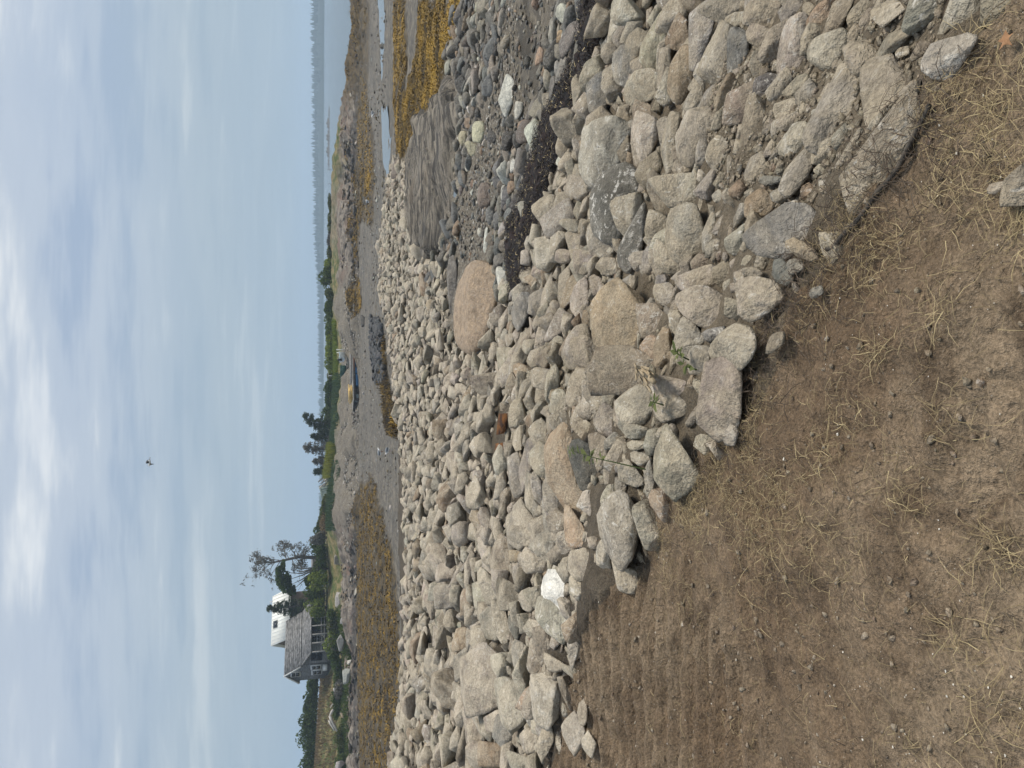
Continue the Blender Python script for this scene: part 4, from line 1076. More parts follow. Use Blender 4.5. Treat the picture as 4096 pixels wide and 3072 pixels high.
for k, (c, p, st, co, lab) in enumerate(T):
    if not lab:
        j = next(q for q in _rank if k in _rank[q])
        same = [q for q in _rank[j] if (T[q][2], T[q][3]) == (st, co)]
        ref = SHORT[j].split(' ')
        cutw = next((n for n, w in enumerate(ref) if w in ('beside', 'with', 'near', 'lying', 'set', 'below', 'half', 'touching', 'among', 'like', 'frosted', 'in', 'at', 'on', 'pointing', 'above', 'speckled', 'of', 'overshadowed', 'between', 'sprinkled', 'against', 'along', 'scored', 'behind', 'splashed', 'under', 'standing', 'leaning', 'stained', 'amid', 'tinged')), len(ref))
        key = ' '.join(ref[:max(cutw, 3)])
        lab = f"{SHWORD[st]} {COLWORD[co]} rock, {ORD[min(same.index(k), 9)]}nearest of its kind to the {key}"
        lab = ' '.join(lab.split()[:16])
    low = lab.startswith(('long low ridge', 'buried tan', 'large flat blue'))
    o = traced('rock', unc(c, p), st, co, ROCK, seed=500 + k, depth=0.4 if low else None, lift=0.05 if low else 0.28)
    tag(o, lab, 'rock', 'rocks of the riprap bank'); ROCKS.append(o)
# ------------------------------------------------------------------ the rest of the riprap and the beach stones
TOE = [(1000, 660), (930, 640), (768, 606), (690, 580), (592, 548), (540, 530), (500, 514), (465, 503), (430, 492), (412, 478), (415, 462), (440, 450), (500, 446), (520, 430), (512, 420), (545, 417), (598, 414), (612, 396)]
CREST = [(585, 391), (560, 382), (515, 380), (477, 382), (447, 392), (402, 402), (376, 404), (340, 409), (327, 413), (289, 417), (200, 421), (100, 416), (0, 400), (-80, 397), (-160, 396)]
_toe = np.array([hit(u, v)[:2] for u, v in TOE]); _cr = []
for u, v in CREST:
    p = hit(u, v)[:2]; rr = np.hypot(*p)
    cap = np.interp(u, [-160, 0, 200, 330, 420, 520, 600], [21, 21.5, 20.5, 24.5, 37, 42, 44])
    p = p / rr * min(rr, cap); rr = min(rr, cap)
    _cr.append(p / rr * (rr + (3.5 if u < 420 else 1.5)))
RIP = np.vstack([EDGE_W, _toe, np.array(_cr)])
WR_L = [(2355, -40), (2332, 170), (2274, 329), (2216, 411), (2176, 511), (2152, 623), (2118, 735), (2100, 790), (2045, 899), (2040, 1038), (2055, 1182)]
WR_R = [(2445, -40), (2400, 194), (2340, 376), (2328, 458), (2275, 558), (2258, 617), (2222, 682), (2205, 764), (2200, 845), (2164, 881), (2128, 989), (2122, 1086), (2086, 1170)]
WRACK = zone(0, WR_L + WR_R[::-1])
def ref_name(lab):
    w = lab.replace(',', '').split(' ')
    cutw = next((n for n, q in enumerate(w) if q in ('beside', 'with', 'near', 'lying', 'set', 'below', 'half', 'touching', 'among', 'like', 'frosted', 'in', 'at', 'on', 'pointing', 'above', 'speckled', 'of', 'overshadowed', 'between', 'sprinkled', 'against', 'along', 'scored', 'behind', 'splashed', 'under', 'standing', 'leaning', 'stained', 'amid', 'tinged', 'alone', 'sitting', 'closest', 'where')), len(w))
    return ' '.join(w[:max(cutw, 3)])
def rank_labels(uv, what, marks, names):
    """a label for each stone by its rank of nearness to the nearest landmark stone"""
    by = {}
    for i, p in uv.items():
        j = int(np.argmin(np.hypot(*(marks - p).T))); by.setdefault((j, what[i]), []).append((np.hypot(*(marks[j] - p)), i))
    out = {}
    for (j, w), lst in by.items():
        for k, (_, i) in enumerate(sorted(lst)): out[i] = f"{w}, {ORD[min(k, 9)]}nearest to the {names[j]}"
    return out
BANK_COLS = [('t', 0.60), ('g', 0.12), ('l', 0.10), ('D', 0.09), ('o', 0.05), ('w', 0.04)]
def pick(cols, rng):
    x = rng.random(); s = 0
    for c, p in cols:
        s += p
        if x < s: return c
    return cols[0][0]
def darts(poly, radii, taken, rng, pack=0.86, box=None):
    """throw stones of falling size onto a ground area, none closer than they can lie"""
    lo, hi = box if box else (poly.min(0), poly.max(0))
    X = np.array([t[0] for t in taken] or [1e9]); Y = np.array([t[1] for t in taken] or [1e9]); Rr = np.array([t[2] for t in taken] or [0.0])
    out = []
    X, Y, Rr = list(X), list(Y), list(Rr)
    cell = {}
    CS = 0.8
    def put(i):
        cell.setdefault((int(X[i] // CS), int(Y[i] // CS)), []).append(i)
    for i in range(len(X)): put(i)
    for rad, n, far in radii:
        C0 = rng.random((n, 2)) * (hi - lo) + lo
        rd = np.hypot(C0[:, 0], C0[:, 1])
        C0 = C0[inside(poly, C0) & (rd < far)]
        for x, y in C0:
            rr = rad * rng.uniform(0.85, 1.2)
            ok = True
            ci, cj = int(x // CS), int(y // CS)
            for di in (-1, 0, 1):
                for dj in (-1, 0, 1):
                    for i in cell.get((ci + di, cj + dj), ()):
                        if (X[i] - x) ** 2 + (Y[i] - y) ** 2 < (pack * (Rr[i] + rr)) ** 2: ok = False; break
                    if not ok: break
                if not ok: break
            if ok:
                X.append(x); Y.append(y); Rr.append(rr); put(len(X) - 1); out.append((x, y, rr))
    return out
def place(x, y, rad, style, rng, ico, sink=0.25, flat=(0.55, 0.85), plain=False):
    L, Fc = lib(style, int(rng.integers(0, 36)) + (36 if plain else 0), ico)
    a = rad * rng.uniform(1.1, 1.5); b = rad * rng.uniform(0.85, 1.1); c = rad * rng.uniform(*flat)
    if style == 's': c *= 0.6; a *= 1.15
    yaw = rng.random() * 6.283; ti, tj = rng.normal() * 0.28, rng.normal() * 0.28
    M = np.array(Matrix.Rotation(yaw, 3, 'Z') @ Matrix.Rotation(ti, 3, 'X') @ Matrix.Rotation(tj, 3, 'Y'))
    return (L * [a, b, c]) @ M.T, Fc, c * sink
rng5 = np.random.default_rng(77)
for _X, _Y in ((2020, 1700), (2020, 1790)): TAKEN.append((*hit_src(_X, _Y)[:2], 0.34, True))
bank = darts(RIP, [(0.27, 120, 99), (0.22, 900, 99), (0.175, 5000, 99), (0.14, 18000, 99), (0.11, 34000, 99), (0.085, 32000, 26), (0.06, 20000, 12)], TAKEN, rng5)
bank += darts(RIP, [(0.11, 3000, 12), (0.08, 8000, 11), (0.055, 16000, 9.5), (0.038, 22000, 8), (0.026, 24000, 6.5)], TAKEN + bank, rng5, 0.92, (np.array([-4.5, 0.8]), np.array([4.5, 9.5])))
bank = [b for b in bank if not inside(WRACK, np.array([b[:2]]))[0] and b[2] < min(0.075 * np.hypot(b[0], b[1]) + 0.02, 0.12 if np.hypot(b[0], b[1]) < 4.6 else 9)]
_bx = np.array(bank); _bz = ZC - ground_zd(_bx[:, :2]) + micro(_bx[:, :2], np.hypot(_bx[:, 0], _bx[:, 1]))
_bu, _bv = proj(np.column_stack([_bx[:, :2], _bz]))
_bs = _bx[:, 2] / np.hypot(_bx[:, 0], _bx[:, 1]) * F
_vis = (_bu > 5) & (_bu < 763) & (_bv > 370) & (_bv < 1020)
order = np.argsort(-np.where(_vis, _bs, -1))
indiv = set(order[:max(0, 298 - len(ROCKS))].tolist())
class Heap:
    def __init__(s, sm=True): s.v, s.f, s.c, s.o, s.n, s.sm = [], [], [], [], 0, sm
    def add(s, V, Fc, c, o):
        s.v.append(V); s.f.append(Fc + s.n); s.c.append(c); s.o.append(o); s.n += len(V)
    def make(s, name, mat):
        return new_mesh_obj(name, np.vstack(s.v), np.vstack(s.f), mat, smooth_sh=s.sm, attrs={'rcol': np.vstack(s.c), 'roff': np.vstack(s.o)})
_lmk = [i for i, t in enumerate(T) if t[4]]
_mk = np.array([src(*_cent[i]) for i in _lmk]); _nm = [ref_name(T[i][4]) for i in _lmk]
_cc = {i: pick(BANK_COLS, np.random.default_rng(8000 + i)) for i in range(len(bank))}
_lb = rank_labels({i: np.array([_bu[i], _bv[i]]) for i in indiv}, {i: f'{COLWORD[_cc[i]]} rubble rock' for i in indiv}, _mk, _nm)
heap = Heap(False)
for i, (x, y, rad) in enumerate(bank):
    rng = np.random.default_rng(9000 + i)
    sty = 'a' if rng.random() < 0.60 else ('s' if rng.random() < 0.75 else 'r')
    ico = 4 if (_bs[i] > 15 and i in indiv) else 0
    if sty == 'r' and ico == 0 and rad > 0.05: ico = 2
    W, Fc, up = place(x, y, rad, sty, rng, ico, sink=0.55 if rad > 0.12 else 0.1, plain=rad < 0.05)
    pc = PAL[_cc[i]]
    ra, ro = stone_attrs(len(W), *pc, rng)
    if i in indiv:
        o = new_mesh_obj('rock', W, Fc, ROCK, smooth_sh=ico > 0, attrs={'rcol': ra, 'roff': ro}); o.location = (x, y, _bz[i] + up)
        tag(o, _lb[i], 'rock', 'rubble rocks of the bank')
    else:
        heap.add(W + [x, y, _bz[i] + up], Fc, ra, ro)
tag(heap.make('riprap_rubble', ROCK), 'tan rubble filling the riprap bank between the larger rocks', 'rubble', kind='stuff')

# beach stones read off the picture
B = []
def S(crop, pts, style, col, label): B.append((crop, pts, style, col, label))
S(3, [(1180, 1260), (1180, 1130), (1230, 1000), (1330, 910), (1440, 930), (1490, 980), (1490, 1090), (1450, 1200), (1440, 1300), (1390, 1440), (1320, 1510), (1230, 1480), (1190, 1380)], 'r', 'p', 'huge low orange-brown boulder at the foot of the bank')
S(3, [(1410, 1300), (1440, 1285), (1452, 1310), (1432, 1345), (1413, 1340)], 'a', 'W', 'bright white quartz stone leaning against the huge orange-brown boulder')
S(3, [(1465, 1040), (1485, 950), (1505, 940), (1560, 990), (1530, 1070), (1500, 1085)], 'r', 'w', 'pale cream boulder touching the huge orange-brown boulder')
S(3, [(1505, 1000), (1520, 900), (1535, 890), (1560, 930), (1545, 1040)], 'a', 'b', 'dark blue-grey stone against the pale cream boulder')
S(3, [(1380, 850), (1395, 690), (1410, 680), (1420, 700), (1415, 800), (1395, 860)], 'r', 'w', 'long whitish speckled stone lying alone on the shingle')
S(3, [(1140, 1250), (1165, 920), (1210, 870), (1195, 1000), (1178, 1250)], 's', 'g', 'low grey-green slab above the huge orange-brown boulder')
S(4, [(1520, 560), (1550, 530), (1600, 520), (1640, 570), (1620, 690), (1590, 790), (1570, 760), (1550, 620)], 'r', 'w', 'long cream-white boulder alone on the grey sand')
S(4, [(1630, 740), (1650, 695), (1690, 700), (1690, 780), (1650, 810)], 'r', 'w', 'round white speckled stone beside the black slate shard')
S(4, [(1560, 840), (1620, 780), (1650, 810), (1630, 860), (1570, 870)], 's', 'd', 'black slate shard on the grey sand')
S(4, [(1640, 930), (1670, 830), (1750, 820), (1760, 880), (1720, 960), (1650, 975)], 'r', 'D', 'brown-grey boulder at the edge of the grey sand')
S(4, [(1910, 60), (1940, 30), (2000, 60), (2000, 120), (1970, 160), (1920, 100)], 'a', 'w', 'white broken stone on sand at the top picture edge')
S(4, [(1896, 20), (1950, -10), (1990, 30), (1915, 140), (1900, 80)], 'r', 'g', 'olive-grey stone behind the white broken stone')
S(4, [(1915, 220), (1970, 205), (1980, 260), (1930, 290)], 'a', 'O', 'small orange-tan stone on sand')
S(4, [(1930, 330), (2010, 210), (2100, 160), (2090, 220), (1990, 330), (1960, 390)], 's', 'g', 'long grey slab beside the orange-tan stone')
S(4, [(2100, 240), (2130, 140), (2190, 120), (2210, 180), (2150, 290)], 'r', 'p', 'pinkish brown boulder at the wrack line top end')
S(4, [(2075, 170), (2120, 80), (2150, 100), (2120, 220)], 's', 'D', 'dark red-brown stone beside the pinkish boulder')
S(4, [(2015, 400), (2030, 300), (2080, 290), (2110, 370), (2080, 480), (2040, 560), (2020, 500)], 'r', 'g', 'long grey boulder beside the wrack line')
S(4, [(1905, 520), (1930, 420), (1990, 390), (2010, 420), (1960, 540), (1930, 560)], 'r', 'l', 'pale grey rounded boulder on the sand side of the wrack')
S(4, [(1770, 360), (1800, 325), (1830, 350), (1820, 420), (1780, 440)], 'r', 'p', 'pink speckled stone alone on the sand')
S(4, [(1340, 870), (1370, 830), (1420, 830), (1430, 890), (1400, 970), (1350, 960)], 'r', 'y', 'largest yellowish round boulder beside the ledge')
S(4, [(1245, 940), (1260, 895), (1310, 895), (1310, 960), (1270, 990)], 'r', 'y', 'yellowish round boulder closest to the ledge')
S(4, [(1290, 1020), (1330, 960), (1380, 980), (1370, 1040), (1310, 1060)], 'r', 'y', 'third yellowish round boulder, below the other two')
S(4, [(1445, 920), (1470, 890), (1515, 920), (1500, 970), (1460, 960)], 'r', 'd', 'dark grey round stone below the largest yellowish boulder')
S(4, [(1375, 1330), (1400, 1260), (1460, 1245), (1480, 1300), (1460, 1390), (1400, 1415)], 'r', 'D', 'round dark brown boulder alone on the shingle')
S(4, [(1265, 1110), (1280, 1060), (1310, 1080), (1300, 1150), (1270, 1160)], 'r', 'g', 'grey stone at the foot of the ledge')
S(4, [(1480, 1260), (1500, 1200), (1530, 1210), (1520, 1280)], 'r', 'b', 'small blue-grey stone below the round dark brown boulder')
S(4, [(1540, 1360), (1570, 1280), (1600, 1270), (1590, 1380), (1560, 1420)], 'r', 'b', 'blue-grey rounded stone in the cobble strip')
S(4, [(1580, 1290), (1600, 1240), (1630, 1230), (1640, 1280), (1600, 1320)], 'r', 'o', 'rusty brown stone in the cobble strip')
S(4, [(1590, 1410), (1640, 1320), (1665, 1340), (1640, 1430)], 'r', 'd', 'black stone in the cobble strip')
S(4, [(1700, 1200), (1720, 1140), (1750, 1150), (1750, 1220), (1710, 1240)], 'r', 'o', 'brown egg-shaped cobble near the wrack')
S(4, [(1600, 1130), (1630, 1080), (1660, 1120), (1620, 1180)], 'r', 'w', 'white cobble in the cobble strip')
S(4, [(1650, 1050), (1680, 990), (1720, 1000), (1720, 1060), (1660, 1080)], 'r', 'g', 'grey rounded cobble above the orange-tan one')
S(4, [(1780, 1060), (1800, 1000), (1840, 980), (1840, 1040), (1800, 1090)], 'r', 'O', 'orange-tan cobble touching the wrack')
S(4, [(1730, 1080), (1770, 1050), (1790, 1080), (1740, 1120)], 'r', 'w', 'white cobble beside the orange-tan cobble')
S(4, [(1650, 1500), (1680, 1390), (1750, 1370), (1760, 1420), (1690, 1520)], 'r', 'l', 'long pale grey cobble at the wrack')
S(4, [(1740, 1350), (1790, 1180), (1805, 1200), (1775, 1360)], 's', 'l', 'thin whitish stone along the wrack edge')
S(4, [(1640, 1260), (1680, 1180), (1700, 1240), (1660, 1300)], 'r', 'b', 'pale blue cobble in the cobble strip')
S(4, [(1240, 200), (1260, 130), (1310, 110), (1315, 180), (1270, 260)], 'r', 'd', 'big black rounded boulder beside the golden rockweed')
S(4, [(1375, 180), (1400, 140), (1430, 150), (1420, 210), (1385, 210)], 'r', 't', 'tan stone near the black rounded boulder')
S(4, [(1430, 200), (1460, 140), (1482, 170), (1460, 250)], 'r', 'g', 'grey stone near the black rounded boulder')
S(4, [(1270, 480), (1310, 430), (1332, 450), (1300, 520)], 'r', 'd', 'dark stone at the end of the ledge')
S(4, [(1320, 590), (1360, 500), (1382, 560), (1350, 640)], 'r', 'g', 'dark grey stone leaning on the ledge end')
S(4, [(1510, 110), (1540, 80), (1552, 130), (1522, 150)], 'r', 'o', 'small rusty stone on shingle at the top picture edge')
S(4, [(1360, 40), (1390, 15), (1395, 70), (1370, 80)], 'r', 'y', 'small yellowish stone at the top picture edge')
S(4, [(1880, 700), (1920, 630), (1960, 560), (1982, 570), (1930, 680)], 's', 'b', 'long slate stone beside the wrack')
S(4, [(1960, 680), (2010, 590), (2032, 600), (1982, 670)], 's', 'g', 'grey slate stone lying on the wrack')
S(4, [(1990, 750), (2010, 680), (2042, 690), (2022, 750)], 's', 'b', 'flat grey stone in the middle of the wrack')
S(4, [(1840, 900), (1880, 850), (1895, 920), (1850, 945)], 'r', 'b', 'blue-grey cobble on the edge of the wrack')
S(4, [(1803, 900), (1830, 850), (1852, 870), (1832, 925)], 'r', 'D', 'brown-grey cobble on the edge of the wrack')
S(4, [(1910, 1110), (1930, 1060), (1975, 1050), (1982, 1110), (1940, 1140)], 'r', 'w', 'whitish stone sitting on the black wrack')
S(4, [(2098, 330), (2140, 305), (2146, 360), (2110, 372)], 'a', 'W', 'small bright white stone on the wrack edge')
S(4, [(790, 1180), (830, 1100), (850, 1080), (856, 1110), (840, 1210), (800, 1215)], 'r', 'D', 'rounded olive boulder where the tide pool meets the rock spit')
S(2, [(862, 45), (880, 20), (900, 60), (885, 115), (866, 90)], 'r', 'd', 'dark weedy boulder alone on the mud')
S(3, [(582, 500), (592, 475), (612, 500), (610, 530), (590, 525)], 'r', 'd', 'dark boulder at the edge of the rockweed with a white top')
S(4, [(1500, 1190), (1530, 1080), (1580, 1010), (1590, 1090), (1550, 1180)], 'r', 'd', 'dark grey long cobble at the top of the cobble strip')
for k, (c, p, st, co, lab) in enumerate(B):
    big = k == 0
    o = traced('boulder' if big else 'beach_stone', unc(c, p), st, co, COBBLE, depth=1.1 if big else 0.85, lift=0.1, pal=CPAL, seed=2500 + k, rough=0.03 if big else None)
    tag(o, lab, 'boulder' if big else 'stone', None if big else 'stones on the beach')

# loose cobbles: a strip along the wrack, a scatter by the ledge, and the shingle
STRIP = zone(4, [(1960, 5), (2120, 5), (2050, 330), (1990, 560), (1900, 800), (1840, 1000), (1790, 1260), (1740, 1480), (1620, 1900), (1560, 2060), (1500, 1900), (1480, 1500), (1540, 1100), (1680, 850), (1820, 650), (1880, 300)])
SCAT = zone(4, [(1250, 5), (1600, 5), (1570, 300), (1520, 500), (1400, 760), (1300, 1250), (1250, 1480), (1240, 1160), (1270, 800), (1240, 560), (1170, 420)])
OPEN = zone(4, [(1500, 5), (2050, 5), (1900, 560), (1700, 980), (1520, 1450), (1330, 1850), (1230, 1650), (1260, 1380), (1380, 1100), (1480, 700)])
LEDGEFOOT = zone(3, [(1140, 620), (1230, 560), (1240, 750), (1160, 900), (1110, 960), (1080, 1060), (1000, 1000), (1060, 920)])
BCOL = [('g', 0.34), ('b', 0.18), ('t', 0.14), ('d', 0.10), ('l', 0.10), ('w', 0.05), ('o', 0.05), ('D', 0.04)]
rng6 = np.random.default_rng(99)
beach = []
for poly, rad, nm in [(STRIP, [(0.17, 600, 99), (0.12, 2500, 99), (0.085, 6000, 99), (0.055, 9000, 20)], 'in the cobble strip along the black wrack'),
                      (SCAT, [(0.20, 160, 99), (0.14, 500, 99), (0.09, 1600, 99), (0.06, 3000, 99)], 'in the dark scatter between the ledge and the shingle'),
                      (LEDGEFOOT, [(0.24, 100, 99), (0.16, 300, 99), (0.11, 800, 99)], 'at the foot of the striped ledge'),
                      (OPEN, [(0.10, 60, 99), (0.06, 220, 99), (0.035, 2500, 30)], 'on the open shingle')]:
    got = darts(poly, rad, TAKEN + [(b[0], b[1], b[2]) for b in beach], rng6, 0.9)
    beach += [(*g, nm) for g in got if not (inside(WRACK, np.array([g[:2]]))[0] and g[2] < 5)]
_bx = np.array([b[:3] for b in beach]); _zz = ZC - ground_zd(_bx[:, :2]) + micro(_bx[:, :2], np.hypot(_bx[:, 0], _bx[:, 1]))
_bs = _bx[:, 2] / np.hypot(_bx[:, 0], _bx[:, 1]) * F
_bu, _bv = proj(np.column_stack([_bx[:, :2], _zz]))
_vis = (_bu > 0) & (_bu < 768)
indiv = set(np.argsort(-np.where(_vis, _bs, -1))[:225].tolist())
CW = {'t': 'tan', 'g': 'grey', 'b': 'slate-grey', 'o': 'brown', 'w': 'white', 'd': 'black', 'D': 'dull brown', 'l': 'pale'}
_mk = np.array([src(*np.mean(unc(c, p), axis=0)) for c, p, *_ in B]); _nm = [ref_name(b[4]) for b in B]
_cc = {i: pick(BCOL, np.random.default_rng(7000 + i)) for i in range(len(beach))}
_lb = rank_labels({i: np.array([_bu[i], _bv[i]]) for i in indiv}, {i: f'{CW[_cc[i]]} cobble' for i in indiv}, _mk, _nm)
heap = Heap()
for i, (x, y, rad, nm) in enumerate(beach):
    rng = np.random.default_rng(20000 + i)
    W, Fc, up = place(x, y, rad, 'r' if rng.random() < 0.65 else 'a', rng, 3 if _bs[i] > 6 else 2, sink=0.25, flat=(0.45, 0.75))
    ra, ro = stone_attrs(len(W), CPAL[_cc[i]], 0, 0, rng)
    if i in indiv:
        o = new_mesh_obj('cobble', W, Fc, COBBLE, attrs={'rcol': ra, 'roff': ro}); o.location = (x, y, _zz[i] + up)
        tag(o, _lb[i], 'cobble', 'cobbles ' + nm)
    else:
        heap.add(W + [x, y, _zz[i] + up], Fc, ra, ro)
tag(heap.make('shingle_stones', COBBLE), 'loose pebbles strewn over the beach', 'pebbles', kind='stuff')
# ------------------------------------------------------------------ mesh helpers for built things
class MB:
    def __init__(s): s.v, s.f = [], []
    def box(s, c, size, rot=None):
        n = len(s.v); hx, hy, hz = size[0] / 2, size[1] / 2, size[2] / 2
        for dx, dy, dz in ((-1, -1, -1), (1, -1, -1), (1, 1, -1), (-1, 1, -1), (-1, -1, 1), (1, -1, 1), (1, 1, 1), (-1, 1, 1)):
            p = Vector((dx * hx, dy * hy, dz * hz))
            if rot is not None: p = rot @ p
            s.v.append((c[0] + p.x, c[1] + p.y, c[2] + p.z))
        for f in ((0, 3, 2, 1), (4, 5, 6, 7), (0, 1, 5, 4), (1, 2, 6, 5), (2, 3, 7, 6), (3, 0, 4, 7)): s.f.append(tuple(n + i for i in f))
        return s
    def bar(s, a, b, w, h=None):
        a, b = Vector(a), Vector(b); d = b - a; L = d.length
        return s.box((a + b) / 2, (L, w, h or w), d.to_track_quat('X', 'Z').to_matrix())
    def poly(s, pts, th=0.0, nrm=None):
        """flat outline, given a thickness along its normal"""
        P = [Vector(p) for p in pts]; n = len(P)
        if nrm is None: nrm = (P[1] - P[0]).cross(P[2] - P[0]).normalized()
        nrm = Vector(nrm); k = len(s.v)
        for p in P: s.v.append(tuple(p))
        if th == 0: s.f.append(tuple(range(k, k + n))); return s
        for p in P: s.v.append(tuple(p - nrm * th))
        s.f.append(tuple(range(k, k + n))); s.f.append(tuple(range(k + 2 * n - 1, k + n - 1, -1)))
        for i in range(n):
            j = (i + 1) % n; s.f.append((k + i, k + n + i, k + n + j, k + j))
        return s
    def tube(s, pts, rad, sides=6, cap=True):
        P = [Vector(p) for p in pts]; R_ = rad if hasattr(rad, '__len__') else [rad] * len(P)
        k = len(s.v); ref = Vector((0.31, 0.2, 0.93))
        for i, p in enumerate(P):
            d = (P[min(i + 1, len(P) - 1)] - P[max(i - 1, 0)]).normalized()
            x = d.cross(ref)
            if x.length < 1e-3: x = d.cross(Vector((1, 0, 0)))
            x.normalize(); y = d.cross(x)
            for q in range(sides):
                a = 2 * math.pi * q / sides; s.v.append(tuple(p + (x * math.cos(a) + y * math.sin(a)) * R_[i]))
        for i in range(len(P) - 1):
            for q in range(sides):
                r2 = (q + 1) % sides
                s.f.append((k + i * sides + q, k + i * sides + r2, k + (i + 1) * sides + r2, k + (i + 1) * sides + q))
        if cap:
            s.f.append(tuple(k + q for q in range(sides))[::-1]); s.f.append(tuple(k + (len(P) - 1) * sides + q for q in range(sides)))
        return s
    def lathe(s, prof, c=(0, 0, 0), sides=14, axis='Z'):
        k = len(s.v)
        for r, z in prof:
            for q in range(sides):
                a = 2 * math.pi * q / sides; p = (r * math.cos(a), r * math.sin(a), z)
                if axis == 'X': p = (p[2], p[0], p[1])
                s.v.append((c[0] + p[0], c[1] + p[1], c[2] + p[2]))
        for i in range(len(prof) - 1):
            for q in range(sides):
                r2 = (q + 1) % sides; s.f.append((k + i * sides + q, k + i * sides + r2, k + (i + 1) * sides + r2, k + (i + 1) * sides + q))
        s.f.append(tuple(k + q for q in range(sides))[::-1]); s.f.append(tuple(k + (len(prof) - 1) * sides + q for q in range(sides)))
        return s
    def build(s, name, mat, parent=None, smooth_sh=False, loc=None):
        o = new_mesh_obj(name, np.array(s.v, float), s.f, mat, parent, smooth_sh)
        if loc is not None: o.location = tuple(float(q) for q in loc)
        return o
def ground_at(X, Y, R):
    p = at_r(X, Y, R); return np.array([p[0], p[1], gz(p[0], p[1])])
def PXM(R): return R / 2868.0

GREYWOOD = simple('weathered_grey_wood', (0.185, 0.180, 0.170), 0.3, 2.5, 0.9, stretch=(1, 1, 6), col2=(0.30, 0.295, 0.28))
SHINGLE = simple('grey_shingle', (0.105, 0.108, 0.108), 0.3, 2.2, 0.9, 0.4, 0.05, (1, 1, 5), col2=(0.185, 0.187, 0.185))
ROOFSH = simple('weathered_roof_shingle', (0.120, 0.120, 0.120), 0.35, 1.6, 0.9, 0.4, 0.05, (1, 1, 4), col2=(0.24, 0.235, 0.23))
WHITEMETAL = simple('white_metal_roof', (0.78, 0.78, 0.73), 0.03, 1.0, 0.5)
TRIM = simple('white_trim', (0.70, 0.70, 0.68), 0.05, 3.0, 0.7)
GLASS = simple('dark_window_glass', (0.012, 0.015, 0.018), 0.0, 1.0, 0.12, spec=0.5)
BROWNWALL = simple('brown_board', (0.085, 0.060, 0.045), 0.2, 2.0)
BARK = simple('grey_bark', (0.130, 0.115, 0.100), 0.3, 8.0, 0.95)
PALEBARK = simple('bleached_branch', (0.19, 0.175, 0.155), 0.25, 8.0, 0.95)
DRIFT = simple('bleached_driftwood', (0.46, 0.43, 0.39), 0.2, 5.0, 0.9)

